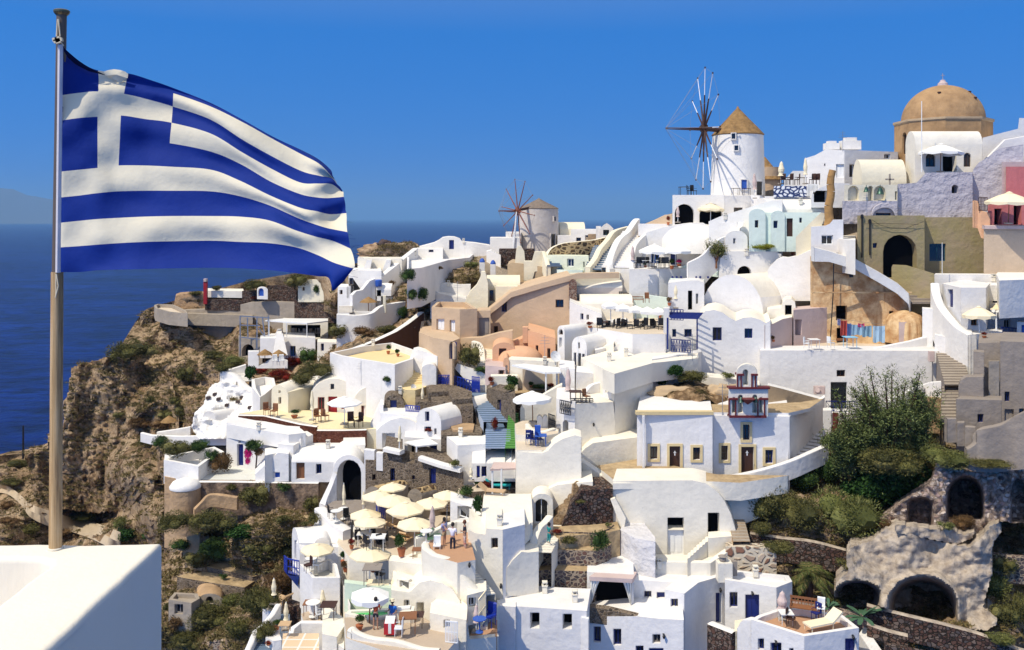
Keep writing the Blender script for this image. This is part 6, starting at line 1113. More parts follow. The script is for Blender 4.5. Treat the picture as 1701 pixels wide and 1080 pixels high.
for q in[(667,924,22,36,'green','tall grassy plant in a terracotta pot on the parasol terrace'),(597,1046,20,22,'green','leafy shrub in a pot beside the parasol on the dining terrace'),(459,1046,18,14,'green','green potted plant on the white locker'),(570,938,14,20,'dark','dark potted shrub by the blue balcony house corner'),(574,950,14,18,'brown','terracotta pots with brown plants by the slanting wall'),(620,950,18,16,'light','yellow green plant beside the grey cloth table'),(511,930,10,12,'green','small green plant on the walled balcony'),(584,912,12,16,'red','reddish potted plant at the terrace edge'),(1317,425,10,24,'pink','bougainvillea on the short stair wall'),(1112,508,10,14,'brown','potted shrub on the corner above the blue pergola'),(980,545,12,10,'red','flower pot on the end of the restaurant terrace wall'),(1096,528,10,14,'green','potted plant at the end of the restaurant terrace'),(1116,447,12,16,'green','spiky potted plant beside the two white parasols'),(1128,442,12,10,'pink','pink potted flowers beside the two white parasols'),(1072,444,8,8,'green','small potted plant among the black chairs'),(1635,561,12,8,'red','orange flower pot before the cream awning'),(645,588,10,14,'green','cactus pot on the yellow terrace'),(661,592,9,12,'dark','round topped potted tree on the yellow terrace'),(1110,374,8,14,'red','red potted plant on the crest parapet'),(883,644,10,10,'dark','wheel like dark ornament plant under the pergola'),(734,636,12,10,'brown','brown pot plant on the stone terrace pillar'),(817,640,12,14,'red','terracotta pot beside the blue gate'),(489,694,18,12,'green','grassy clump beside the plain cream side wall'),(446,1072,12,6,'red','orange pot at the foot of the white locker'),(1285,568,8,10,'brown','small dark pot beside the rose tinted house')]:small_plant(*q)
bg_=empty('bougainvillea',spot(425,778),'pink bougainvillea beside the deep blue door','bougainvillea')
tk=MB();b0=bg_.location;tk.tube(b0,b0+Vector((.1,0,1.2)),.07).tube(b0+Vector((.1,0,1.2)),b0+Vector((-.5,0,2.0)),.04).tube(b0+Vector((.1,0,1.2)),b0+Vector((.4,0,2.1)),.04);tk.done('trunk',WDK,bg_)
for nm,kd,dx,dz,rx,rz in(('blossom','pink',-.42,1.2,.42,.7),('blossom','pink',-.5,.6,.28,.4),('foliage','green',.15,1.9,.85,.65),('foliage','brown',.5,1.4,.5,.5)):
 o=bpy.data.objects.new(nm,bush_mesh(kd,0,1));C.objects.link(o);o.parent=bg_;o.location=(dx,-.3,dz);o.scale=(rx,rx*.7,rz)
def tree(x,yb,ytp,wpx,Y,label,kind,nb,seed,name='tree',feathery=False):
 rnd=random.Random(seed);b0=P(x,yb,Y);hh=ZY(ytp,Y)-b0.z;r_=wpx/2/F*Y;root=empty(name,b0,label,'tree');mb=MB();cr=[]
 mb.tube(b0,b0+UP*hh*.35,hh*.035,hh*.028,8)
 for i in range(nb):
  a=2*math.pi*i/nb+rnd.uniform(-.3,.3);k=rnd.uniform(.3,1.15)if feathery else rnd.uniform(.5,.8);q0=b0+UP*hh*(rnd.uniform(.05,.35));q1=b0+Vector((math.cos(a)*r_*k*.6,math.sin(a)*r_*k*.6,hh*rnd.uniform(.5,.65)));q2=b0+Vector((math.cos(a)*r_*k,math.sin(a)*r_*k,hh*(rnd.uniform(.45,1.06)if feathery else rnd.uniform(.68,.97))))
  mb.tube(q0,q1,hh*.013,hh*.008,6).tube(q1,q2,hh*.011,hh*.004,5);cr+=[(q1,q2)]
 mb.done('trunk',WDK if feathery else WD,root);vs=[];fs=[]
 for q1,q2 in cr+([(b0+UP*hh*.15,a_[0])for a_ in cr]if feathery else[]):
  for j in range(380 if feathery else 260):
   t=rnd.uniform(-.1,1.08);p=q1.lerp(q2,t)+Vector((rnd.gauss(0,1),rnd.gauss(0,1),rnd.gauss(0,1)))*r_*((.26-.17*t)if feathery else .22);ax=Vector((rnd.gauss(0,.5),rnd.gauss(0,.5),rnd.gauss(.7 if feathery else 0,.5))).normalized();sd_=ax.orthogonal().normalized()*.035;l_=rnd.uniform(.12,.3)
   k=len(vs);vs+=[p-sd_,p+sd_,p+ax*l_];fs.append((k,k+1,k+2))
 mobj('crown',vs,fs,LEAF[kind],root)
tree(1480,800,622,110,61.5,'tall feathery green tree in front of the long courtyard wall','feather',22,3,'tamarisk_tree',True)
tree(1528,760,640,70,61,'slender feathery tree beside the narrow grey steps','feather',12,5,'tamarisk_tree',True)
tree(1435,780,660,80,62,'lower feathery tree against the blue crossed railing','feather',14,8,'tamarisk_tree',True)
tree(1402,785,700,76,62.3,'low feathery shrubby tree leaning toward the white path wall','feather',12,9,'tamarisk_tree',True)
tree(1190,446,400,36,88,'small olive tree in a pot on the mint terrace','light',9,4,'olive_tree')
pm=empty('palm_tree',P(1345,1000,56.5),'short palm tree behind the flat roofed white annex','palm');b0=pm.location
mb=MB();prev=b0-UP
for i in range(10):q=b0+UP*(.18*i);mb.tube(prev,q,.24,.2,8);prev=q
mb.done('trunk',WDK,pm);rnd=random.Random(5)
for i in range(38):
 a=rnd.uniform(0,6.28);el=rnd.uniform(-.25,1.25);L_=rnd.uniform(1.5,2.1);vs=[];fs=[];c0=b0+UP*1.7;d=Vector((math.cos(a),math.sin(a),0));s_=Vector((-d.y,d.x,0));pts=[]
 for j in range(13):t=j/12;pts.append(c0+d*(L_*t*math.cos(el*.8))+UP*(L_*(math.sin(el)*t-.75*t*t)))
 for j in range(1,13):
  for sg in(-1,1):
   for m_ in(0,.5):
    p=pts[j-1].lerp(pts[j],m_);l_=.42*math.sin(math.pi*min(1,(j+m_)/13+.12))+.06;tipv=p+s_*sg*l_*.8+(pts[j]-pts[j-1]).normalized()*l_*.6-UP*l_*.25;k=len(vs);e=(pts[j]-pts[j-1])*.22;vs+=[p-e,p+e,tipv];fs.append((k,k+1,k+2))
 mobj('frond',vs,fs,LEAF['palm'],pm)
def agave(x,y,s_,label,n_=18,Y=None,up=.9):
 c=spot(x,y)if Y is None else P(x,y,Y);rnd=random.Random(int(x));vs=[];fs=[]
 for i in range(n_):
  a=i*2.4;el=up*rnd.uniform(.3,1.3);d=Vector((math.cos(a),math.sin(a),0));sd_=Vector((-d.y,d.x,0));L_=s_*rnd.uniform(.7,1);k=len(vs)
  for j in range(5):t=j/4;p=c+d*(L_*t*math.cos(el))+UP*(L_*(math.sin(el)*t-.25*t*t));w_=s_*.1*math.sin(math.pi*(.2+.8*(1-t)));vs+=[p-sd_*w_,p+UP*-.02,p+sd_*w_]
  for j in range(4):q=k+3*j;fs+=[(q,q+1,q+4,q+3),(q+1,q+2,q+5,q+4)]
 tag(mobj('agave',vs,fs,plain('agave_green',(.06,.13,.07),.6),None,60),label,'agave')
agave(712,892,1.0,'green agave on the white sloping parapet');agave(1432,1025,1.6,'tall drooping agave beside the cream sun lounger',14,up=.75);agave(1376,1010,1.0,'smaller agave behind the wooden bench',14)
def parasol(x,yt,yr,wpx,Y,yf,mat,label,closed=False,nm='parasol',sides=8,val=False,tilt=0,wood=False):
 r_=wpx/2/F*Y;c=P(x,yr,Y);c.z=ZY(yr,Y-(0 if closed else r_*.92));hz=ZY(yt,Y)-c.z;zf=ZY(yf,Y);root=empty(nm,(c.x,c.y,zf),label,'parasol','parasols of the terraces');base=Vector((c.x,c.y,zf));root.rotation_euler=(random.uniform(-.035,.035),random.uniform(-.035,.035),random.uniform(-.3,.3))
 pm_=WD if wood else WPT
 if closed:
  h=ZY(yt,Y)-zf;MB().tube(base,base+UP*h,.035).done('pole',pm_,root)
  MB().lathe(base+UP*h*.36,[(r_*.95,0),(r_*.7,h*.05),(r_*.62,h*.12),(r_*.8,h*.2),(r_*.85,h*.3),(r_*.55,h*.45),(r_*.45,h*.55),(r_*.15,h*.62),(.02,h*.64)],9).done('folded_canopy',mat,root)
  MB().box(base+UP*.05,(.22,0,0),(0,.22,0),(0,0,.05)).done('base',CO,root);return root
 mb=MB();hz=max(hz,.42*r_*.8);k=sides
 rim=[c+Vector((r_*math.cos(2*math.pi*(i+.5)/k),r_*math.sin(2*math.pi*(i+.5)/k),0))for i in range(k)]
 mid=[c+Vector((.5*(p-c).x,.5*(p-c).y,hz*.62))for p in rim];top=[c+Vector((.12*(p-c).x,.12*(p-c).y,hz*.95))for p in rim]
 for i in range(k):
  j=(i+1)%k;sag=(rim[i]+rim[j])/2*.985+c*.015-UP*(-.02*r_)
  mb.face([rim[i],rim[j],mid[j],mid[i]]);mb.face([mid[i],mid[j],top[j],top[i]]);mb.face([top[i],top[j],c+UP*hz])
  dn=UP*(.2 if val else .1);mb.face([rim[i],rim[j],rim[j]-dn,(rim[i]+rim[j])/2-dn*(1.5 if val else 1),rim[i]-dn])
 mb.done('canopy',mat,root);MB().lathe(c+UP*hz*.97,[(r_*.16,0),(r_*.1,hz*.09),(.02,hz*.16)],k).done('vent_cap',mat,root)
 MB().tube(base,c+UP*hz*.95,.04).done('pole',pm_,root)
 for i in range(k):MB().tube(c+UP*hz*.2,rim[i]+(c-rim[i])*.35+UP*hz*.25,.015,n=3).done('rib',pm_,root)
 MB().box(base+UP*.05,(.28,0,0),(0,.28,0),(0,0,.06)).done('base',CO,root);return root
Y0=61
for q in[(653,806,817,46,64.5,855,UCR,'cream parasol right before the lava wall'),(628,820,833,56,63.5,870,UCR,'cream parasol over the railing near the great arch'),(652,829,842,62,62.5,880,UCR,'cream parasol in the second row above the blue rail'),(675,842,855,66,61.5,892,UCR,'cream parasol in the middle of the terrace above the loungers'),(716,834,846,58,62.5,880,UCR,'cream parasol partly before the planted wall'),(742,821,831,50,64,870,UCR,'cream parasol half hidden by the white louvred wall'),(607,853,864,54,62.5,905,UCR,'cream parasol above the black chairs, rear one'),(614,865,877,55,60.5,925,UCR,'cream parasol above the black chairs, front one'),(688,866,880,60,59.5,925,UCR,'cream parasol near the grassy pot'),(614,916,934,70,56.5,968,UCR,'largest cream parasol, over the grey cloth table'),(526,909,922,55,60,950,UCR,'cream parasol on the walled balcony of the blue balcony house')]:parasol(*q)
parasol(613,982,1002,66,50.6,1052,UWH,'off white scalloped parasol on the dining terrace',val=True,wood=True)
parasol(885,655,668,66,67.5,702,UWH,'single white parasol on the small cafe terrace',val=True,wood=True)
parasol(572,663,674,58,77.5,705,UWH,'flat white parasol on the terrace of the red door houses')
parasol(1086,406,418,52,90.5,444,UWH,'white parasol by the broad staircase, the one nearer the steps',val=True);parasol(1122,405,418,54,90,444,UWH,'white parasol beside the potted flowers on the upper terrace',val=True)
parasol(1180,338,347,44,96,378,UCR,'cream parasol before the second deep arch under the mill',val=True)
parasol(1562,240,251,70,88.5,286,UWH,'white parasol before the vaulted house next to the ochre dome',val=True,wood=True);parasol(1675,320,335,74,81,372,UCR,'cream parasol before the pink terrace',val=True,wood=True)
parasol(1627,510,526,52,71.5,560,UCR,'cream wavy parasol beside the cream awning',val=True)
for q in[(572,802,0,7,65.5,858,UCR,'folded cream parasol before the great black arch'),(603,815,0,6,66,850,UCR,'folded cream parasol between the arch and the lava wall'),(718,840,0,12,58.5,898,RP,'folded rosy parasol behind the agave'),(663,706,0,7,68.3,748,UCR,'folded cream parasol on top of the lava wall'),(702,642,0,7,78,678,UCR,'folded cream parasol behind the blue lattice railing'),(519,648,0,8,79,698,UCR,'folded cream parasol between the cream side wall and red door'),(537,978,0,11,56.8,1024,UCR,'folded beige parasol in the shaded court'),(455,960,0,10,58.6,1003,UCR,'folded beige parasol above the sunbed ledge'),(475,1000,0,10,56,1046,UCR,'folded beige parasol before the dark stone wall'),(791,1004,0,12,49.8,1050,RP,'folded grey parasol behind the blue table'),(1299,982,0,20,52.3,1030,RP,'folded striped grey parasol on the terracotta deck'),(943,612,0,12,70,668,RP,'folded rosy parasol beside the iron table'),(1007,588,0,10,76,620,UCR,'folded little parasol on the lower restaurant terrace'),(1122,468,0,9,84,512,UCR,'folded cream parasol beside the mint corner house'),(1051,408,0,8,91,445,RP,'folded parasol at the foot of the broad staircase'),(1297,268,0,12,93,306,UCR,'folded cream parasol on the crest, the one nearer the mill'),(1338,262,0,8,92,306,UCR,'folded cream parasol on the crest, the one nearer the pale house'),(1254,288,0,9,96.5,330,RP,'folded parasol at the foot of the large windmill'),(893,722,0,9,64.5,752,UWH,'folded white parasol over the small cafe tables'),(1126,343,0,7,96.8,370,RP,'folded parasol inside the first deep arch under the mill'),(783,776,0,7,64.5,800,UCR,'folded parasol beside the blue doors of the deck house')]:parasol(*q,closed=True)
for i,(x,y)in enumerate(((1015,505),(1035,509),(1056,512),(1076,514),(1094,515))):
 parasol(x,y-4,y+4,34,82-i*.5,545,UWH,('first','second','middle','fourth','last')[i]+' square white parasol of the long restaurant row counted from the beige mansion side',sides=4,val=True)
def straw(x,y,w_,Y,label):
 c=P(x,y,Y);r_=w_/2/F*Y;root=empty('straw_parasol',c-UP*2,label,'straw parasol');MB().lathe(c,[(r_,-.15),(r_*.7,.1),(r_*.3,.35),(.05,.5)],14).done('thatch',THA,root);MB().tube(c-UP*2,c+UP*.3,.05).done('pole',WD,root)
straw(612,500,30,108,'straw parasol in the far white cluster');straw(440,587,26,108.5,'straw parasol below the flared chimney, the one nearer the sea');straw(463,588,26,108,'straw parasol below the flared chimney, the one nearer the hut');straw(281,698,28,100,'straw parasol on the cliff terrace beside the white cave rock')
refresh()
def proto(fn):
 mb=MB();fn(mb);return mb
def chair_mb(mb,lo=False):
 mb.box((0,0,.44),(.22,0,0),(0,.22,0),(0,0,.03));mb.box((0,.22,.72),(.21,0,0),(0,.02,.03),(0,0,.22))
 for sx in(-.19,.19):
  for sy in(-.19,.19):mb.tube((sx,sy,0),(sx,sy,.44 if sy<0 else .9),.02,n=4)
  mb.tube((sx,-.19,.64),(sx,.2,.64),.018,n=4)
def table_mb(mb):
 mb.box((0,0,.72),(.42,0,0),(0,.42,0),(0,0,.02))
 for sx in(-.34,.34):
  for sy in(-.34,.34):mb.tube((sx,sy,0),(sx,sy,.71),.025,n=4)
def round_mb(mb):mb.lathe((0,0,.70),[(.36,0),(.38,.02),(.38,.05)],16);mb.tube((0,0,0),(0,0,.7),.035);mb.lathe((0,0,0),[(.22,0),(.2,.04)],10)
def bed_mb(mb):
 mb.box((0,-.35,.32),(.3,0,0),(0,.65,0),(0,0,.04));mb.box((0,.55,.52),(.3,0,0),(0,.28,.22),(0,-.03,.04))
 for sx in(-.26,.26):
  for sy in(-.9,.3):mb.tube((sx,sy,0),(sx,sy,.3),.025,n=4)
def bench_mb(mb):
 mb.box((0,0,.42),(.75,0,0),(0,.25,0),(0,0,.03));mb.box((0,.26,.8),(.75,0,0),(0,.02,0),(0,0,.06));mb.box((0,.26,.6),(.75,0,0),(0,.02,0),(0,0,.03))
 for i in range(9):mb.box((-.66+i*.165,.26,.66),(.02,0,0),(0,.015,0),(0,0,.2))
 for sx in(-.7,.7):mb.tube((sx,-.2,0),(sx,-.2,.62),.035,n=4).tube((sx,.25,0),(sx,.25,.88),.035,n=4).tube((sx,-.22,.62),(sx,.25,.62),.03,n=4)
PROT={}
def furn(kind,x,y,mat,label,rz=0,group=None,s_=1,Y=None,name=None):
 fn,cat,nm={'c':(chair_mb,'chair','chair'),'t':(table_mb,'table','table'),'r':(round_mb,'table','round_table'),'b':(bed_mb,'sun lounger','sun_lounger'),'n':(bench_mb,'bench','bench')}[kind]
 k=(kind,mat.name)
 if k not in PROT:
  mb=proto(fn);me=bpy.data.meshes.new(nm);me.from_pydata([tuple(v)for v in mb.v],[],mb.f);me.materials.append(mat);PROT[k]=me
 o=bpy.data.objects.new(name or nm,PROT[k]);C.objects.link(o)
 if Y is None:
  h,nr,ob=cast(x,y);o.location=h if nr.z>.5 else h+Vector((0,-.4,0))
  if nr.z<=.5:o.location.z=ZY(y,o.location.y)
 else:o.location=P(x,y,Y)
 o.rotation_euler.z=rz;o.scale=(s_,)*3;tag(o,label,cat,group);return o
WTB=plain('white_table_cloth',(.75,.74,.7),.8)
for x,y,rz in((538,0,0),)[:0]:pass
ORD='first second third fourth fifth sixth seventh eighth ninth tenth eleventh twelfth thirteenth last'.split()
g1='black chairs on the parasol terrace'
for i,(x,y,rz)in enumerate(((597,905,.4),(604,898,1.8),(618,903,-.5),(611,912,2.2),(632,914,.6),(640,908,-1.2))):furn('c',x,y,BLK,ORD[i]+' black chair from the railing at the parasol terrace tables',rz,g1)
furn('t',607,905,WTB,'square table with a pale cloth among the black chairs, near the railing',s_=1.1);furn('t',628,912,WTB,'square table with a pale cloth among the black chairs, near the grassy pot',s_=1.1)
g2='pale loungers on the parasol terrace'
for i,(x,y)in enumerate(((640,874),(650,878),(660,882),(671,886),(682,897),(670,905))):furn('b',x,y,WDL,ORD[i]+' pale wooden lounger counted from the blue rail under the middle parasols',2.6,g2)
furn('t',619,968,GRP,'table with a grey cloth under the largest cream parasol',s_=1.3);furn('c',632,966,BLK,'dark chair beside the grey cloth table',1.2)
furn('r',572,862,WTB,'little white round table before the folded parasol of the great arch',s_=1);furn('r',560,866,WTB,'little white round table at the slanting flank wall');furn('c',578,868,BLK,'dark cafe chair before the great arch, beside the round tables',.5);furn('c',552,860,BLK,'dark cafe chair at the edge of the arch terrace',2)
furn('r',519,946,WTB,'round white table on the walled balcony');furn('c',530,948,WPT,'white folding chair on the walled balcony',1.2);furn('c',514,950,WDK,'dark folding chair on the walled balcony',-1)
furn('r',522,1024,WTB,'oval white topped table in the shaded court',s_=1.2);furn('t',546,1026,WDK,'dark brown table in the shaded court',s_=1.1);furn('c',533,1030,WPT,'white chair in the shaded court',2);furn('t',518,1020,WD,'small brown table against the dark stone wall')
furn('b',468,1001,WDL,'folding beige sunbed on the white edged ledge',-2.2);furn('t',476,1052,WDL,'small beige table under the folded parasol by the locker',s_=.8)
furn('t',679,1048,WD,'orange brown wooden table on the dining terrace',.1,s_=1.15);furn('c',664,1056,WPT,'white chair at the orange brown table',-1.6);furn('t',694,1040,WDK,'dark brown low table behind the orange brown one',s_=.9)
furn('r',797,1050,BLM,'blue round table on the walled plot',s_=1);furn('c',814,1040,BLU,'blue high backed chair on the walled plot',-.5,s_=1.3)
furn('n',1333,1022,WD,'slatted brown wooden bench on the terracotta deck',-.35,s_=1.1);furn('t',1302,1036,WTB,'square white table on the terracotta deck',s_=.9);furn('c',1310,1040,WDK,'dark chair beside the square white table of the deck',1);furn('b',1365,1044,UCR,'cream sun lounger at the edge of the terracotta deck',-1.2,s_=1.2);furn('c',1352,1030,BLD,'dark blue chair beside the wooden bench',-1);furn('c',1360,1022,WPT,'white metal chair behind the cream lounger',-.4)
g3='wooden folding chairs on the red wall terrace'
for x,y,rz in((445,690,.6),(457,692,-.3)):furn('c',x,y,WD,'brown folding chair before the arched cream gable',rz,g3,1.2)
for x,y,rz in((527,701,.6),(540,700,2.6)):furn('c',x,y,WD,'brown folding chair before the red door',rz,g3+' by the door',1.2)
for x,y,rz in((583,709,.3),(596,710,-.6)):furn('c',x,y,WDK,('front' if y>709 else 'rear')+' dark folding chair under the flat white parasol',rz,g3+' by the parasol',1.3)
furn('b',815,822,WDL,'pale sun lounger on the wooden deck',1.3);furn('b',826,812,plain('turquoise_cloth',(.02,.4,.42),.7),'turquoise sun lounger on the wooden deck',1.5)
g4='dark chairs of the restaurant terrace'
for i,x in enumerate((996,1005,1012,1024,1031,1038,1046,1058,1064,1070,1086,1092,1098,1016)):furn('c',x,549+(i%3)*1.6,BLK,ORD[i]+' dark chair on the restaurant terrace, counted from the flower pot end',i*1.3,g4,1.15,80.2-(x-996)*.012+(i%3)*.9)
for i,x in enumerate((1002,1034,1062,1094)):furn('t',x,548,WDK,ORD[i]+' dark table on the restaurant terrace, counted from the flower pot end',.2*i,'dark tables of the restaurant terrace',1,81.2)
g5='black chairs under the two white parasols'
for x in(1058,1068,1078,1092,1100,1108):furn('c',x,445,BLK,ORD[(x-1056)//10]+' black wicker chair under the two white parasols, counted from the broad staircase',x*.7,g5,1.1,88.6)
furn('t',1073,445,WTB,'small table under the two white parasols near the staircase',Y=88.9);furn('t',1097,445,WTB,'small table under the two white parasols near the flowers',Y=88.9)
for x in(1145,1152):furn('c',x,325,BLK,'dark chair on the roof of the arched mill terrace',x,'dark chairs on the mill terrace roof',1.2,99)
furn('t',1136,325,BLK,'dark table on the roof of the arched mill terrace',Y=99,s_=1.3)
for x in(1222,1240):furn('t',x,324,WDK,'brown table at the foot of the large windmill',0,'brown tables at the mill foot',1,98.8)
for x in(1300,1312,1324,1350,1356):furn('c',x,307,WDK,ORD[(x-1298)//12]+' brown chair on the crest terrace, counted from the large windmill',x,'brown chairs on the crest terrace',1.2,92.5)
furn('t',1305,307,WDK,'brown table on the crest terrace beside the folded parasol',Y=92.8);furn('t',1332,307,WDK,'brown table on the crest terrace near the pale house',Y=92.8)
furn('t',956,668,WDK,'long dark iron table on the balcony of the white block',Y=66.6,s_=1.1);furn('c',974,668,WD,'brown chair on the balcony of the white block',.8,Y=66.8)
rail('iron_railing','black iron railing of the balcony beside the folded rosy parasol',[(930,686,66.4),(948,690,65.8)],.95,BLK,6);rail('iron_railing','thin black rail along the top of the white balcony block',[(948,668,66.2),(985,668,66.6)],.25,BLK,6,False)
for i,(x,y)in enumerate(((884,735),(898,740),(893,730))):furn('t' if i<2 else 'c',x,y,BLM if i else WTB,('pale','blue','bright blue')[i]+(' cafe table on the small cafe terrace' if i<2 else ' cafe chair on the small cafe terrace'),s_=1)
for i in range(3):furn('c',878+i*9,738+i,BLD,'dark blue cafe chair on the small cafe terrace',i,'dark blue cafe chairs')
furn('t',1352,578,WTB,'white patio table in the laundry courtyard',Y=75.2,s_=1);furn('c',1340,579,WPT,'white chair beside the white patio table',1,Y=75);furn('t',1412,577,plain('sky_blue_cloth',(.25,.5,.66),.8),'pale blue covered table in the laundry courtyard',Y=75.6,s_=1.2);furn('c',1380,578,WPT,'white chair in the middle of the laundry courtyard',2,Y=75)
furn('n',1060,503,WD,'brown slatted bench on the vault terrace behind the restaurant',Y=86,s_=.7);furn('c',1075,503,WD,'brown folded chair beside the slatted bench',Y=86,s_=1)
for x in(457,468):furn('c',x,607,WPT,('first' if x<460 else 'second')+' pale chair on the niche terrace, counted from the sea',.4,'pale chairs on the niche terrace',1.3,106)
for i in range(7):furn('c',486+i*7,560,GRP,ORD[i]+' dark chair in the open headland restaurant, counted from the sea',i,'dark chairs of the headland restaurant',1.2,120.5)
furn('t',790,874-8,WTB,'white table hidden behind the three standing people',Y=55.5,s_=.9)if False else None
furn('r',708,902,WTB,'white round table beside the three standing people',Y=54.6);furn('c',726,918,WPT,'white stool beside the standing person in the white shirt',Y=53.6);furn('t',694,928,WD,'little brown table behind the low white wall',Y=55.3,s_=.8)
SKIN=plain('skin',(.45,.25,.16),.6)
def skin_obj(name,ch,mat,parent,sub_=1):
 vs=[];es=[];rs=[]
 for chain in ch:
  prev=None
  for p,r_ in chain:
   p=Vector(p);k=next((i for i,q in enumerate(vs)if(q-p).length<1e-4),None)
   if k is None:k=len(vs);vs.append(p);rs.append(r_)
   if prev is not None and prev!=k:es.append((prev,k))
   prev=k
 me=bpy.data.meshes.new(name);me.from_pydata([tuple(v)for v in vs],es,[]);o=bpy.data.objects.new(name,me);C.objects.link(o);o.modifiers.new('skin','SKIN');sk=me.skin_vertices[0].data
 for i,r_ in enumerate(rs):sk[i].radius=(r_,r_*.9)if isinstance(r_,float)else r_
 sk[0].use_root=True;s_=o.modifiers.new('s','SUBSURF');s_.levels=s_.render_levels=sub_
 bpy.context.view_layer.update();dgx=bpy.context.evaluated_depsgraph_get();m2=bpy.data.meshes.new_from_object(o.evaluated_get(dgx));m2.materials.clear();m2.materials.append(mat);m2.polygons.foreach_set('use_smooth',[True]*len(m2.polygons));bpy.data.objects.remove(o)
 q=bpy.data.objects.new(name,m2);C.objects.link(q);q.parent=parent;return q
def hand(w_,d,s_=1):
 d=Vector(d).normalized();sd_=d.cross(UP).normalized()if abs(d.z)<.95 else Vector((1,0,0));nrm=sd_.cross(d);r=[];pal=w_+d*.07
 r.append([(w_,.022),(pal,.03)])
 for i,l_ in enumerate((.065,.078,.072,.055)):b_=pal+sd_*(.03-.02*i)+d*.015;r.append([(pal,.03),(b_,.010),(b_+d*l_*.55,.009),(b_+d*l_*.9-nrm*.02,.007)])
 r.append([(w_+d*.03+sd_*.001,.02),(w_+d*.05+sd_*.045,.010),(w_+d*.085+sd_*.055-nrm*.01,.008)]);return r
def person(x,y,label,rz,pose,shirt,pants,hair,Y=None,hc=1.75,hat=None,long=False):
 loc=spot(x,y)if Y is None else P(x,y,Y);root=empty('person',loc,label,'person');root.rotation_euler.z=rz;k=hc/1.75;V=Vector
 sit=pose=='sit';hp=V((0,0,.92 if not sit else .5));nk=hp+V((0,0,.53));hd=nk+V((0,-.02,.2));sh=[nk+V((s_*.18,0,-.05))for s_ in(-1,1)];hj=[hp+V((s_*.09,0,0))for s_ in(-1,1)]
 if sit:kn=[hj[i]+V((0,-.42,0))for i in(0,1)];an=[kn[i]+V((0,0,-.42))for i in(0,1)]
 else:kn=[hj[i]+V(((-.01,.01)[i],-.03+.05*i,-.44))for i in(0,1)];an=[kn[i]+V((0,.05,-.40))for i in(0,1)]
 el=[sh[i]+V(((-.07,.07)[i],.03,-.28))for i in(0,1)];wr=[el[i]+V(((.05,-.05)[i],-.2,-.1))for i in(0,1)]
 if pose=='point':el[1]=sh[1]+V((.2,-.08,-.12));wr[1]=el[1]+V((.18,-.08,.16))
 if pose=='fold':wr=[V((.08-.16*i,-.2,el[i].z+.02))for i in(0,1)]
 if pose in('sit','reach'):wr=[el[i]+V((0,-.25,.02))for i in(0,1)]
 S_=lambda c:[[(V(p)*k,(r_*k if isinstance(r_,float)else r_))for p,r_ in ch_]for ch_ in c]
 mid=hp+V((0,0,.25));ch_=[[(hp,.12),(mid,.115),(nk+V((0,0,-.1)),.13),(nk,.055),(nk+V((0,0,.06)),.05),(hd,.09),(hd+V((0,0,.09)),.075)]]
 for i in(0,1):
  ch_+=[[(nk+V((0,0,-.1)),.13),(sh[i],.06),(el[i],.04),(wr[i],.026)],[(hp,.12),(hj[i],.085),(kn[i],.055),(an[i],.036),(an[i]+V((0,-.06,-.045)),.036),(an[i]+V((0,-.17,-.06)),.028)]]
  ch_+=hand(wr[i],wr[i]-el[i])
 b_=skin_obj('body',S_(ch_),SKIN,root)
 t_=[[(hp+V((0,0,.02)),.15),(mid,.14),(nk+V((0,0,-.1)),.15),(nk+V((0,0,-.03)),.075)]]
 for i in(0,1):t_.append([(nk+V((0,0,-.1)),.15),(sh[i],.085),(sh[i].lerp(el[i],.65),.065)])
 skin_obj('shirt',S_(t_),shirt,root)
 f_=.98 if long else .6;p_=[[(hp+V((0,0,.06)),.145),(hp,.15)]]+[[(hp,.15),(hj[i],.105),(hj[i].lerp(kn[i],f_),.08)]+([(kn[i].lerp(an[i],.85),.06)]if long else[])for i in(0,1)]
 skin_obj('trousers',S_(p_),pants,root)
 hm=MB().lathe(hd*k+Vector((0,.015,.0)),[(.095,-.05),(.108,.03),(.10,.09),(.07,.14),(.02,.165)],12);hm.done('hair',hair,None,60).parent=root
 fc=MB().box(hd*k+V((0,-.092,.0)),(.012,0,0),(0,.022,0),(0,0,.022)).box(hd*k+V((-.03,-.083,.03)),(.011,0,0),(0,.01,0),(0,0,.006),1).box(hd*k+V((.03,-.083,.03)),(.011,0,0),(0,.01,0),(0,0,.006),1).box(hd*k+V((0,-.084,-.045)),(.022,0,0),(0,.008,0),(0,0,.005),1)
 fc.done('face',[SKIN,WDK]).parent=root
 for o in root.children:
  if o.name.startswith('face'):o['label']='nose, eyes and mouth'
 if hat:MB().lathe(hd*k+Vector((0,0,.07)),[(.17,0),(.17,.015),(.11,.02),(.10,.10),(.04,.125)],14).done('hat',hat,None,50).parent=root
 return root
SHW=plain('white_shirt',(.78,.75,.82),.8);SHL=plain('lilac_shirt',(.35,.36,.55),.8);SHR=plain('rust_shirt',(.42,.07,.03),.8);SHB=plain('bright_blue_shirt',(.02,.16,.62),.8);DKT=plain('dark_trousers',(.02,.02,.035),.8);KHK=plain('khaki_shorts',(.36,.26,.14),.8);HRD=plain('dark_hair',(.02,.013,.01),.7);TUR=plain('turquoise_dress',(.01,.25,.24),.8);FLO=stone('flower_print',[(.6,.12,.08),(.8,.6,.5),(.4,.1,.06)],(.75,.6,.5),.12)
person(738,909,'man in a lilac shirt and khaki shorts with folded arms',.9,'fold',SHL,KHK,HRD,Y=54.3);person(752,918,'person in a white shirt and dark trousers pointing with one arm',2.9,'point',SHW,DKT,HRD,Y=53.6,long=True);person(772,914,'person in a dark top and flowered skirt beside the white tower house',-1.5,'fold',DKT,FLO,plain('auburn_hair',(.12,.04,.02),.7),Y=53.7,long=True)
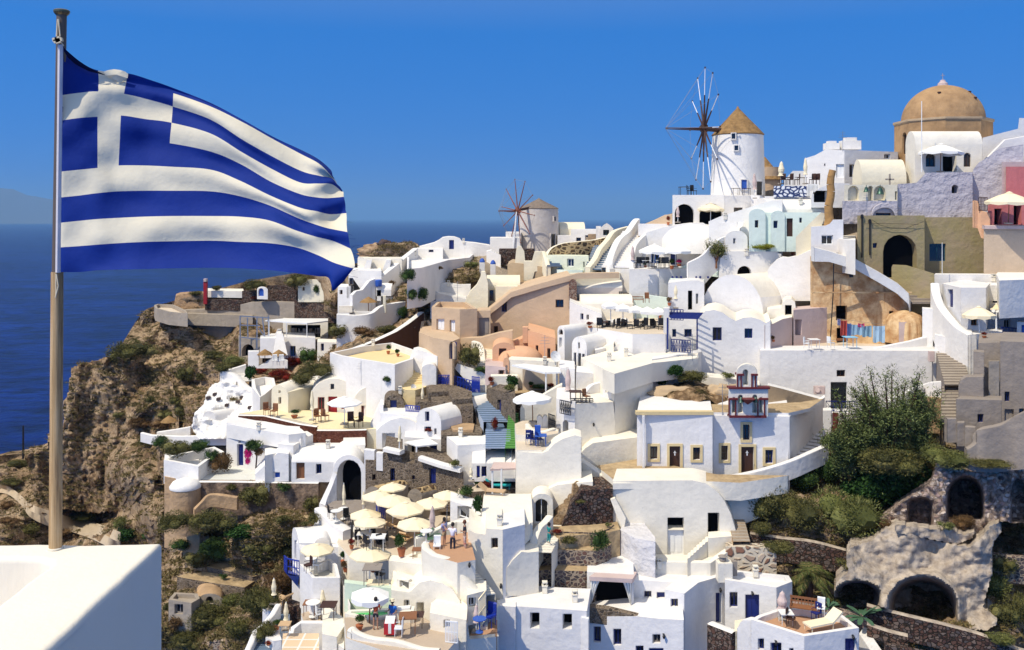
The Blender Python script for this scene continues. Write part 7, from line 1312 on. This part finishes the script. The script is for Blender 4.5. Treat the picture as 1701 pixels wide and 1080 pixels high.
person(624,1046,'man in a rust red shirt standing with his back to us at the pool terrace',3.0,'reach',SHR,DKT,HRD,Y=49.8);person(652,1036,'person in a bright blue shirt and pale hat sitting behind the table',-.4,'sit',SHB,SHW,HRD,Y=50.6,hat=UCR)
person(912,903,'small figure in a turquoise dress on the white steps',2.2,'fold',TUR,TUR,HRD,Y=56.4,hc=1.25,long=True)
c=P(648,1052,49.2);tag(MB().box(c+UP*.35,(.3,0,0),(0,.3,0),(0,0,.3)).box(c+UP*.7+Vector((0,-.02,0)),(.26,0,0),(0,.26,.1),(0,0,.05),1).box(c+Vector((.02,-.31,.4)),(.08,0,0),(0,.01,0),(0,0,.28),1).done('draped_chair',[plain('red_cloth',(.45,.02,.03),.8),WTB]),'chair draped with red and white cloths on the dining terrace','chair')
c=P(668,1030,51);tag(MB().box(c+UP*.3,(.7,0,0),(0,.4,0),(0,0,.32)).box(c+UP*.66,(.45,.1,0),(0,.2,0),(0,0,.06),1).done('built_in_bench',[WW,WTB]),'built in white bench with cushions beside the plunge pool','bench')
def dish(x,y,r_,Y,label,az=0):
 root=empty('satellite_dish',P(x,y+r_*1.2,Y),label,'satellite dish');c=P(x,y,Y);R_=r_/F*Y;mb=MB();ax=Vector((math.sin(az),-math.cos(az),.45)).normalized();u=ax.orthogonal().normalized();v=ax.cross(u)
 rings=[[c+(u*math.cos(t*math.pi/10)+v*math.sin(t*math.pi/10))*R_*k-ax*R_*.3*(1-k*k)for t in range(20)]for k in(.05,.4,.7,1)]
 mb.v=[p for q in rings for p in q];mb.f=[[a*20+i,a*20+(i+1)%20,(a+1)*20+(i+1)%20,(a+1)*20+i]for a in range(3)for i in range(20)]+[list(range(20))];mb.m=[0]*61;mb.done('bowl',WTB,root,60)
 MB().tube(c-ax*R_*.3,c-UP*R_*1.6+Vector((0,.3,0)),.04).tube(c-v*R_,c+ax*R_*.8,.015).done('mount',MTL,root)
dish(923,592,9.5,75,'big white satellite dish above the pergola',.5);dish(1230,372,8,89.5,'grey satellite dish on the sloping white roof',-1.2);dish(687,643,5,79.5,'small white satellite dish on the long barrel roof',.6)
ln=MB();a,b_=P(1390,529,78),P(1473,540,77.2);ln.tube(a,b_,.015,n=4);tag(ln.done('clothes_line',GRP),'thin clothes line stretched before the ochre ruin','clothes line')
def cloth(x0,x1,y0,y1,mat,label,cat='laundry'):
 vs=[];n_=8
 for j in range(7):
  for i in range(n_+1):
   s_,t=i/n_,j/6;xx=x0+(x1-x0)*s_;vs.append(P(xx,y0+(y1-y0)*t*(1+.06*math.sin(s_*9))+3*math.sin(math.pi*s_)*.3,77.6-.10*math.sin(s_*14+t)))
 tag(mobj('hanging_cloth',vs,[(j*9+i,j*9+i+1,j*9+10+i,j*9+9+i)for j in range(6)for i in range(8)],mat,None,60),label,cat)
LB=plain('light_blue_cotton',(.26,.40,.52),.9);
for q in[(1391,1396,530,540,SHL,'small lilac cloth at the end of the clothes line'),(1396,1407,532,557,plain('red_cotton',(.38,.06,.05),.9),'red towel hanging on the clothes line'),(1407,1414,537,559,plain('blue_cotton',(.12,.2,.42),.9),'blue shirt hanging beside the red towel'),(1414,1432,539,556,LB,'light blue sheet hanging beside the blue shirt'),(1432,1448,541,559,plain('grey_blue_cotton',(.2,.33,.42),.9),'grey blue sheet in the middle of the clothes line'),(1450,1470,541,568,plain('pale_blue_cotton',(.34,.48,.60),.9),'largest pale blue sheet at the end of the clothes line'),(1425,1436,537,543,plain('rose_cotton',(.5,.05,.15),.9),'rose cloth behind the light blue sheet')]:cloth(*q)
def pole(x,y0,y1,Y,label,r_=.09,mat=WDK,arm=0):
 mb=MB().tube(P(x,y1,Y),P(x,y0,Y),r_,r_*.7)
 if arm:mb.tube(P(x,y0+4,Y)-Vector((arm,0,0)),P(x,y0+4,Y)+Vector((arm,0,0)),r_*.5)
 return tag(mb.done('pole',mat),label,'pole')
pole(38.5,707,762,132,'dark wooden utility pole standing above the sea at the cliff foot',.16,BLK)
pole(1531,168,286,88.2,'slim white flagpole before the ochre dome',.05,WPT);pole(1565,403,456,80,'thin pale pole before the olive house window',.03,WPT);pole(960,560,590,76,'thin mast beside the arched white house',.03,WPT);pole(1549,596,636,73.5,'grey lamp post on the worn steps corner',.06,MTL)
tag(MB().box(P(1547,592,73.4),(.2,0,0),(0,.15,0),(0,0,.42)).done('meter_box',RP),'grey meter box on the end of the long courtyard wall','box')
def lamp(x,y,label,Y=None):
 h=spot(x,y)if Y is None else P(x,y,Y);h=h+Vector((0,-.08,0));tag(MB().box(h,(.05,0,0),(0,.09,0),(0,0,.03)).lathe(h+Vector((0,-.1,-.2)),[(.05,0),(.09,.16),(.03,.22)],8).done('wall_lamp',BLK,None,40),label,'wall lamp')
for q in[(780,935,'upper small wall lamp beside the outside steps'),(806,963,'lower small wall lamp beside the outside steps'),(832,970,'small wall lamp at the corner of the white tower house'),(1249,983,'small lamp above the wide purple blue door'),(1196,977,'small lamp beside the narrow purple blue door'),(1288,1064,'small lamp above the window of the deck house'),(1416,1055,'small lamp over the last blue door of the deck house'),(1102,1053,'small lamp beside the square grey window'),(986,703,'small round lamp on the plain wall of the balcony block')]:lamp(*q)
rail('terrace_fence','thin dark railing at the edge of the black chair terrace',[(583,905,60.8),(586,888,62)],1.0,BLK,5,False)
rail('blue_fence','bright blue fence on the lava stone terrace',[(728,640,81),(750,640,80.5),(785,650,79.6)],.9,BLU,7);rail('blue_gate','solid looking blue gate at the head of the painted steps',[(784,652,79.2),(797,654,79)],1.4,BLU,9,True,'gate')
rail('blue_railing','deep blue stair rail behind the middle parasols',[(625,855,65),(640,862,64.5)],1.0,BLU,5);rail('blue_railing','vivid blue lattice on the pale house terrace',[(1115,584,73.8),(1147,586,73.8)],1.0,BLD,7);rail('white_rail','white picket fence panel by the utility box',[(795,1045,49.6),(806,1030,50.6)],1.6,UCR,6,False,'fence')
rail('white_rail','white picket panel before the small vault house',[(740,1066,48.3),(760,1068,48.1)],1.1,WPT,8,False,'fence');rail('black_gate','black iron garden gate beside the round topped posts',[(911,712,66.8),(922,716,66.6)],1.1,BLK,5,True,'gate');rail('picket_gate','dark picket gate of the pink terrace',[(1626,350,82.6),(1640,350,82.6)],1.2,WDK,6,False,'gate')
bc=empty('blue_balcony',P(480,952,61),'cobalt blue balcony hanging on the end wall above the scrub','balcony');V0,V1=P(472,946,62),P(496,954,60)
MB().face([P(472,946,63.5),P(488,950,63.5),P(497,956,60.5),P(478,952,60.5)]).face([P(472,949,63.5),P(488,953,63.5),P(497,959,60.5),P(478,955,60.5)][::-1]).done('floor',BLU,bc)
rl=MB();q=[P(472,947,63.3),P(478,953,60.6),P(497,957,60.4)]
for a,b_ in zip(q,q[1:]):
 rl.tube(a+UP*1.0,b_+UP*1.0,.05,n=4).tube(a+UP*.5,b_+UP*.5,.03,n=4)
 for i in range(6):t=i/5;c=a.lerp(b_,t);rl.tube(c,c+UP,.03,n=4)
rl.done('railing',BLU,bc);MB().face([P(479,955,60.6),P(497,958,60.4),P(494,974,61)]).face([P(472,949,63.3),P(479,955,60.6),P(494,974,61)]).done('bracket',BLM,bc)
pg=empty('blue_pergola',P(1135,590,75),'blue slatted pergola over the two small windows of the corner house','pergola');sl_=MB()
for i in range(9):y_=519+i*1.2;sl_.tube(P(1106+i,y_,78-i*.35),P(1168-i,y_+1,76.5-i*.3),.05,n=4)
sl_.done('slat',BLD,pg);MB().tube(P(1109,580,75.5),P(1109,528,75.5),.08).tube(P(1158,580,75.5),P(1158,530,75.5),.06).done('post',BLD,pg)
rail('blue_railing','upper dark blue lattice railing above the blue pergola',[(1110,531,77.2),(1135,532,77)],.9,BLD,5)
tag(MB().box(P(985,652,66.8),(.5,0,0),(0,.02,0),(0,0,.5)).box(P(1010,650,67),(.45,.1,0),(0,.02,0),(0,0,.75)).done('glass_screen',plain('pale_frosted_glass',(.55,.55,.53),.3)),'pale rounded wind screen on the white balcony block','screen')if False else None
for i,(x,y)in enumerate(((1393,548),(1404,566),(1355,560))):pass
tag(MB().bx(*sorted((P(1389,0,79.7).x,P(1408,0,79.7).x)),79.6,79.75,ZY(566,79.7),ZY(562,79.7)).done('plank',WD),'old wooden plank below the hanging laundry','plank')
for x,y,Y,lb in((1203,952,56,'white chimney with a dark cowl on the blue door house roof'),):
 c=P(x,958,Y);tag(MB().box(c+UP*.35,(.45,0,0),(0,.35,0),(0,0,.6)).lathe(c+UP*.95+Vector((-.1,0,0)),[(.16,0),(.22,.1),(.2,.3),(.3,.32),(.05,.42)],10,1).box(c+Vector((.65,.1,.5)),(.15,0,0),(0,.15,0),(0,0,.45),1).done('chimney_block',[WW,GRP]),lb,'chimney')
rnd=random.Random(11);vs=[];fs=[];pv=[];pf=[]
def scat(n_,box,poly):
 r=[];t_=0
 while len(r)<n_ and t_<n_*6:
  t_+=1;x,y=rnd.uniform(box[0],box[2]),rnd.uniform(box[1],box[3])
  if not inside((x,y),poly):continue
  h,nr,ob=cast(x,y)
  if ob and ob.name in('hillside_terrain','cliff'):r.append((h,nr))
 return r
zones=[(620,(0,600,330,905),[(0,760),(120,600),(330,600),(330,905),(0,905)],1.0),(380,(230,500,560,760),[(230,500),(560,500),(560,600),(330,760),(230,700)],1.0),(520,(262,800,560,1080),[(262,800),(560,800),(500,900),(470,1080),(262,1080)],.7),(520,(1230,740,1700,1080),[(1230,800),(1400,740),(1700,740),(1700,1080),(1460,1080),(1240,960)],.6),(160,(590,400,800,560),[(590,400),(800,400),(800,480),(590,560)],1.0)]
for n_,bx_,pl_,sc2 in zones:
 for h,nr in scat(n_,bx_,pl_):
  r_=rnd.uniform(.25,.75)*sc2
  for j in range(46):
   d=Vector((rnd.gauss(0,1),rnd.gauss(0,1),abs(rnd.gauss(.5,.6)))).normalized();p=h+Vector((rnd.gauss(0,.5),rnd.gauss(0,.5),0))*r_;sd_=d.orthogonal().normalized()*.035;k=len(vs);vs+=[p-sd_,p+sd_,p+d*r_*rnd.uniform(.4,.9)];fs.append((k,k+1,k+2))
 for h,nr in scat(int(n_*.8),bx_,pl_):
  s_=rnd.uniform(.08,.24)*sc2*(1.6 if rnd.random()<.06 else 1);k=len(pv);m_=Matrix.Rotation(rnd.uniform(0,6),3,Vector((rnd.random(),rnd.random(),rnd.random())).normalized())
  for a in(-1,1):
   for b_ in(-1,1):
    for c_ in(-1,1):pv.append(h+m_@Vector((a*s_*rnd.uniform(.5,1),b_*s_*rnd.uniform(.5,1),c_*s_*rnd.uniform(.3,.7))))
  pf+=[[k+i for i in q]for q in((0,1,3,2),(4,6,7,5),(0,4,5,1),(2,3,7,6),(0,2,6,4),(1,5,7,3))]
o=mobj('dry_grass',vs,fs,leafy('dry_tuft',(.05,.04,.015),(.20,.15,.06),(.12,.11,.04)));o['kind']='stuff';o['label']='dry grass and low scrub on the slopes'
o=mobj('scattered_stones',pv,pf,plain('loose_stone',(.24,.17,.11),.95,var=.6,scale=.7));o['kind']='stuff';o['label']='loose stones lying on the slopes'
refresh()
def spout(x,y,label,kind='chimney',mat=None,hh=.42,w_=.15):
 h=spot(x,y);mat=mat or WW;mb=MB().box(h+UP*hh/2,(w_,0,0),(0,w_,0),(0,0,hh/2)).box(h+UP*(hh+.04),(w_*1.25,0,0),(0,w_*1.25,0),(0,0,.04))
 for a in(-1,1):mb.box(h+UP*(hh+.14)+Vector((a*w_*.6,0,0)),(w_*.25,0,0),(0,w_*.8,0),(0,0,.08))
 mb.box(h+UP*(hh+.25),(w_*1.1,0,0),(0,w_*1.1,0),(0,0,.035));return tag(mb.done(kind,mat),label,'chimney')
for q in[(690,425,'tiny white chimney on the far hilltop terrace'),(770,404,'tiny white chimney on the arched hilltop house'),(745,476,'small white chimney on the long low house'),(905,606,'squat white chimney on the pergola house'),(1012,600,'little white chimney at the edge of the broad roof'),(1040,592,'second little white chimney on the broad roof'),(665,655,'small chimney at the end of the long barrel roof'),(545,745,'white chimney on the vault with the wooden door'),(765,726,'small white chimney on the corner house terrace'),(830,873,'white chimney on the flat top of the tower house'),(905,985,'low white chimney on the broad flat roof'),(955,1000,'tiny white chimney near the end of the broad flat roof'),(1095,945,'small white chimney behind the purple blue doors'),(1255,958,'tiny white chimney on the flat annex'),(1145,590,'little white chimney under the blue lattice'),(1240,425,'small chimney on the barrel house behind the huge vault'),(1330,340,'small chimney on the bowed roof'),(1205,365,'tiny chimney on the sloping roof block'),(1650,468,'small white chimney on the wing beside the awning'),(620,575,'small white chimney on the yellow terrace parapet'),(430,715,'small white chimney on the blue door house')]:spout(*q)
def aerial(x,y,label):
 h=spot(x,y);mb=MB().tube(h,h+UP*2.2,.025,n=4)
 for i,z in enumerate((1.5,1.75,2.0)):mb.tube(h+UP*z-Vector((.45-.08*i,0,0)),h+UP*z+Vector((.45-.08*i,0,0)),.015,n=3)
 tag(mb.done('aerial',MTL),label,'aerial')
for q in[(1440,360,'television aerial on the olive house roof'),(905,600,'television aerial on the pergola house'),(760,500,'television aerial behind the shuttered beige box'),(1400,252,'television aerial on the pale crest house'),(1150,600,'television aerial beside the pale house'),(1200,690,'thin aerial on the chapel roof'),(600,640,'television aerial on the long barrel roof')]:aerial(*q)
Zt=ZY(903,4.3);xo,xi=-1.672,-2.055;yo,yi=4.3,4.128
bm=bmesh.new();pl=[(xo,yo),(xo,2.2),(xi,2.2),(xi,4.02),(xi-.03,4.09),(xi-.10,yi),(-5,yi-.06),(-5,yo)]
top=[bm.verts.new((x,y,Zt+(.0 if x>-3 else .0)))for x,y in pl];bot=[bm.verts.new((x,y,Zt-2.2))for x,y in pl];bm.faces.new(top[::-1])
for i in range(len(pl)):bm.faces.new([top[i-1],top[i],bot[i],bot[i-1]])
bmesh.ops.subdivide_edges(bm,edges=[e for e in bm.edges if all(v.co.z>Zt-.01 for v in e.verts)and e.calc_length()>.3],cuts=28);bmesh.ops.recalc_face_normals(bm,faces=bm.faces);bmesh.ops.bevel(bm,geom=[e for e in bm.edges if all(v.co.z>Zt-.01 for v in e.verts)],offset=.03,segments=4,affect='EDGES',profile=.6)
for v in bm.verts:
 if v.co.z>Zt-.2:v.co+=Vector((noise.noise(v.co*3.1),noise.noise(v.co*3.3+Vector((5,0,0))),noise.noise(v.co*2.7+Vector((0,9,0)))*.8))*.013+Vector((noise.noise(v.co*14),0,noise.noise(v.co*12)))*.004
me=bpy.data.meshes.new('parapet_wall');bm.to_mesh(me);bm.free();me.polygons.foreach_set('use_smooth',[True]*len(me.polygons));me.set_sharp_from_angle(angle=R(50))
m,n,b,L=nmat('brushed_whitewash');g=N(n,'ShaderNodeNewGeometry').outputs['Position'];n1=noise_n(n,3,5,.6,g);mp=N(n,'ShaderNodeMapping');mp.inputs['Scale'].default_value=(40,40,4);L.new(g,mp.inputs[0]);n2=noise_n(n,1,4,.6,mp.outputs[0])
L.new(mixc(n,n1.outputs[0],(.82,.75,.61),(.85,.80,.68)),b.inputs['Base Color']);ad=N(n,'ShaderNodeMath',operation='MULTIPLY_ADD');L.new(n2.outputs[0],ad.inputs[0]);ad.inputs[1].default_value=.35;L.new(n1.outputs[0],ad.inputs[2])
bp=N(n,'ShaderNodeBump');bp.inputs['Strength'].default_value=.5;bp.inputs['Distance'].default_value=.012;L.new(ad.outputs[0],bp.inputs['Height']);L.new(bp.outputs[0],b.inputs['Normal']);b.inputs['Roughness'].default_value=.8
me.materials.append(m);o=bpy.data.objects.new('parapet_wall',me);C.objects.link(o);tag(o,'thick cream white terrace parapet carrying the flagpole','parapet')
struct(mobj('near_terrace_floor',[(-5,2,Zt-1.2),(xi+.02,2,Zt-1.2),(xi+.02,4.2,Zt-1.2),(-5,4.2,Zt-1.2)],[(0,1,2,3)],TF))
Yp=YZ(911,Zt);A,Bp,T=P(92,911,Yp),P(95,452,Yp),P(102.5,22,Yp)
fp=empty('flagpole',A,'weathered flagpole with a wooden lower shaft standing on the white parapet','flagpole')
wm,n,b,L=nmat('weathered_pole_wood');g=N(n,'ShaderNodeNewGeometry').outputs['Position'];mp=N(n,'ShaderNodeMapping');mp.inputs['Scale'].default_value=(90,20,2.5);L.new(g,mp.inputs[0]);n2=noise_n(n,1,5,.65,mp.outputs[0])
r_=ramp(n,n2.outputs[0],[(.3,(.20,.11,.045)),(.5,(.46,.30,.14)),(.72,(.62,.45,.25))]);L.new(r_.outputs[0],b.inputs['Base Color']);bp=N(n,'ShaderNodeBump');bp.inputs['Distance'].default_value=.004;L.new(n2.outputs[0],bp.inputs['Height']);L.new(bp.outputs[0],b.inputs['Normal']);b.inputs['Roughness'].default_value=.75
MB().tube(A-UP*.02,Bp,.029,.027,28).done('wooden_shaft',wm,fp,40)
MB().tube(Bp-UP*.02,T,.0235,.0225,28).done('metal_shaft',plain('dark_bronze_metal',(.15,.11,.08),.5,.2),fp,40)
MB().lathe(T,[(.025,-.01),(.034,.0),(.036,.006),(.036,.012),(.03,.016)],24).done('cap_disc',plain('dull_brass',(.25,.2,.1),.4,.7),fp,40)
MB().lathe(A-UP*.005,[(.036,0),(.035,.008),(.029,.012)],24).done('foot_ring',WW,fp,40)
for s_ in(-.004,.004):pass
rp=MB();k1=P(96,32,Yp-.03);k2=P(94,60,Yp-.03);k3=P(100,60,Yp-.03);kt=P(97,66,Yp-.035)
rp.tube(k1,k2,.0035).tube(k1+Vector((.004,0,0)),k3,.0035).tube(kt,P(106,76,Yp-.03),.003).tube(P(93,455,Yp-.032),P(93,492,Yp-.032),.003).tube(P(94,455,Yp-.032),P(97,475,Yp-.034),.003).tube(P(97,475,Yp-.034),P(92,495,Yp-.032),.003)
for dx,dz in((-.012,0),(.0,.004),(.010,-.002),(-.006,-.008),(.004,-.01)):rp.box(kt+Vector((dx,-.004,dz)),(.011,0,.003),(0,.008,0),(-.002,0,.008))
rp.done('rope',plain('hemp_rope',(.70,.60,.42),.9),fp,60)
COLS=[[(104.5,78),(104.5,117),(104,158),(103.5,200),(103,243),(102.5,285),(102,328),(101.5,370),(101,411),(101,452)],[(134,103),(135,126),(134,154),(133,196),(132,239),(132,282),(131,325),(131,367),(131,409),(132,452)],[(163,117),(164,134),(163,152),(162,194),(162,236),(162,279),(162,321),(162,364),(163,406.5),(164,449)],[(213,122),(210,135),(206,156),(201,192),(199,234),(197,275),(197,318),(197,362),(198,404),(198,448)],[(250,133),(248,146),(245,165),(242,198),(240,235),(239,275),(240,317),(240,360),(241,402),(242,447)],[(290,147),(288,155),(287,177),(285,204),(282,238),(283,277),(284,317),(285,359),(285,401),(286,446)],[(350,171),(350,177),(350,199),(350,222),(350,252),(350,282),(350,318),(350,359),(350,400),(350,445)],[(405,200),(405,204),(404,233),(402,253),(400,273),(398,300),(398,326),(398,360),(398,402),(398,446)],[(455,228),(455,232),(454,261),(452,281),(450,302),(449,325),(447,341),(446,366),(446,404),(448,449)],[(500,249),(500,256),(500,284),(498,303),(497,322),(498,345),(494,362),(492,383),(492,411),(500,455)],[(528,264),(530,272),(530,292),(528,305),(526,328),(526,351),(524,373),(524,393),(528,424),(528,459)],[(549,282),(550,292),(551,296),(551,306),(549,329),(550,356),(548,380),(552,400),(556,437),(546,462)],[(552,292),(556,300),(560,306),(569,318),(571,325),(575,352),(577,384),(582,412),(588,446),(552,484)]]
UU=[0,.165,.33,.53,.72,1.0,1.6,2.1,2.55,2.98,3.2,3.4,3.6]
def cr1(a,t):
 i=min(len(a)-2,int(t));f=t-i;p=[a[max(0,min(len(a)-1,i+d))]for d in(-1,0,1,2)]
 return tuple(.5*(2*p[1][k]+(p[2][k]-p[0][k])*f+(2*p[0][k]-5*p[1][k]+4*p[2][k]-p[3][k])*f*f+(p[3][k]-3*p[2][k]+3*p[1][k]-p[0][k])*f**3)for k in(0,1))
SU,SV=10,6;nu=(len(COLS)-1)*SU;nv=9*SV;gv=[]
for i in range(nu+1):
 ci=i/SU;colp=[cr1([COLS[c][s_]for c in range(len(COLS))],ci)for s_ in range(10)];u=ci/(len(COLS)-1)
 for j in range(nv+1):
  x,y=cr1(colp,j/SV);v=j/nv
  Y=Yp-.03-.10*u+.34*(1-v)*min(1,u*2.2)-.05*u+.075*u**.6*math.sin(u*7.5-v*3.2+.6)+.028*u*math.sin(u*19+v*5)+.012*math.sin(v*30+u*11+2*math.sin(u*6))*(.35+u)+.03*(noise.noise(Vector((u*5+v*3,v*9-u*4,4))))*(.3+u)+(.045*math.exp(-((u-.12)/.08)**2)*math.exp(-v*7))+.02*noise.noise(Vector((u*9,v*5,0)))
  if u>.93:y+=2.2*math.sin(v*60)*(u-.93)/.07;x+=2.0*noise.noise(Vector((v*40,3,0)))*(u-.93)/.07
  gv.append(P(x,y,Y))
gf=[];gm=[]
for i in range(nu):
 cc=i/SU
 for j in range(nv):
  s_=j//SV;gf.append((i*(nv+1)+j,i*(nv+1)+j+1,(i+1)*(nv+1)+j+1,(i+1)*(nv+1)+j))
  white=s_%2==1
  if cc<5 and s_<5:white=(s_==2)or(2<=cc<3)
  gm.append(1 if white else 0)
def fabric(name,c,c2):
 m,n,b,L=nmat(name);g=N(n,'ShaderNodeNewGeometry').outputs['Position'];t=noise_n(n,4,5,.6,g);L.new(mixc(n,t.outputs[0],c,c2),b.inputs['Base Color']);b.inputs['Roughness'].default_value=.75;b.inputs['Specular IOR Level'].default_value=.2
 t2=noise_n(n,22,4,.6,g);bp=N(n,'ShaderNodeBump');bp.inputs['Strength'].default_value=.35;bp.inputs['Distance'].default_value=.01;L.new(t2.outputs[0],bp.inputs['Height']);L.new(bp.outputs[0],b.inputs['Normal'])
 tr_=N(n,'ShaderNodeBsdfTranslucent');tr_.inputs['Color'].default_value=(*c,1);mx=N(n,'ShaderNodeMixShader');mx.inputs[0].default_value=.12;L.new(b.outputs[0],mx.inputs[1]);L.new(tr_.outputs[0],mx.inputs[2]);L.new(mx.outputs[0],n.nodes['Material Output'].inputs[0]);return m
FB=fabric('blue_flag_cloth',(.003,.022,.19),(.005,.034,.27));FW=fabric('white_flag_cloth',(.76,.68,.50),(.82,.76,.60))
fl=empty('flag',P(104,452,Yp),'blue and white striped flag with a white cross, blowing from the flagpole','flag')
mobj('cloth',gv,gf,[FB,FW],fl,80,gm)
hb=[];
for j in range(31):
 t=j/30;x0=93.5-4.5*t;x1=105-4.2*t;y=74+379*t
 for q,yy in((x0,Yp-.012),((x0+x1)/2,Yp-.036),(x1,Yp-.026)):hb.append(P(q,y,yy))
mobj('hoist_band',hb,[(j*3+i,j*3+i+1,j*3+4+i,j*3+3+i)for j in range(30)for i in(0,1)],fabric('hoist_canvas',(.62,.60,.66),(.7,.68,.7)),fl,60)
up_=[(104.5,77),(115,88),(127,98),(138,106),(150,113),(163,119),(174,124)];lo_=[(105.5,84),(113,96),(124,106),(136,113),(149,119),(162,122),(174,125)]
def fy(x,d):return min(gv[i*(nv+1)+j].y for i in range(46)for j in range(8)if abs(gv[i*(nv+1)+j].x/gv[i*(nv+1)+j].y*F+CX-x)<6)-d
vs=[P(x,y,fy(x,.012))for x,y in up_]+[P(x,y,fy(x,.004))for x,y in lo_]
mobj('folded_edge',vs,[(i,i+1,i+8,i+7)for i in range(6)],fabric('painted_shade_underside',(.001,.004,.03),(.002,.006,.05)),fl,60)  # shade under the flap put into its colour, far darker than the flag blue
pp=[(172,119),(180,116.5),(190,115),(200,116.5),(208,119),(213,123),(212,130),(206,133),(199,139),(193,134),(185,129),(176,126)];cc_=(193,124)
vs=[P(*cc_,fy(193,.022))]+[P(x,y,fy(x,.006+.005*math.sin(i*2.3)))for i,(x,y)in enumerate(pp)]
mobj('bunched_cloth',vs,[(0,i,i%12+1)for i in range(1,13)],FW,fl,30)
th=MB();b_=gv[-1*(nv+1)+int(nv*.8)]
for k_ in range(9):a=gv[-(nv+1)+int(nv*(.70+.03*k_))];th.tube(a,a+Vector((.02+.012*(k_%3),0,-.008+.006*(k_%4))),.0007,n=3)
th.done('loose_thread',FB,fl)
hz=MB().bx(-62000,62000,-400,61000,SEA-1,900).done('haze',None);hz.data.materials.clear();m=bpy.data.materials.new('sea_haze');m.use_nodes=True;n=m.node_tree;n.nodes.clear()
v=n.nodes.new('ShaderNodeVolumePrincipled');oo=n.nodes.new('ShaderNodeOutputMaterial');n.links.new(v.outputs[0],oo.inputs['Volume']);v.inputs['Density'].default_value=6.5e-5;v.inputs['Color'].default_value=(.28,.58,1,1)
hz.data.materials.append(m);hz['kind']='stuff';hz['label']='blue sea haze'
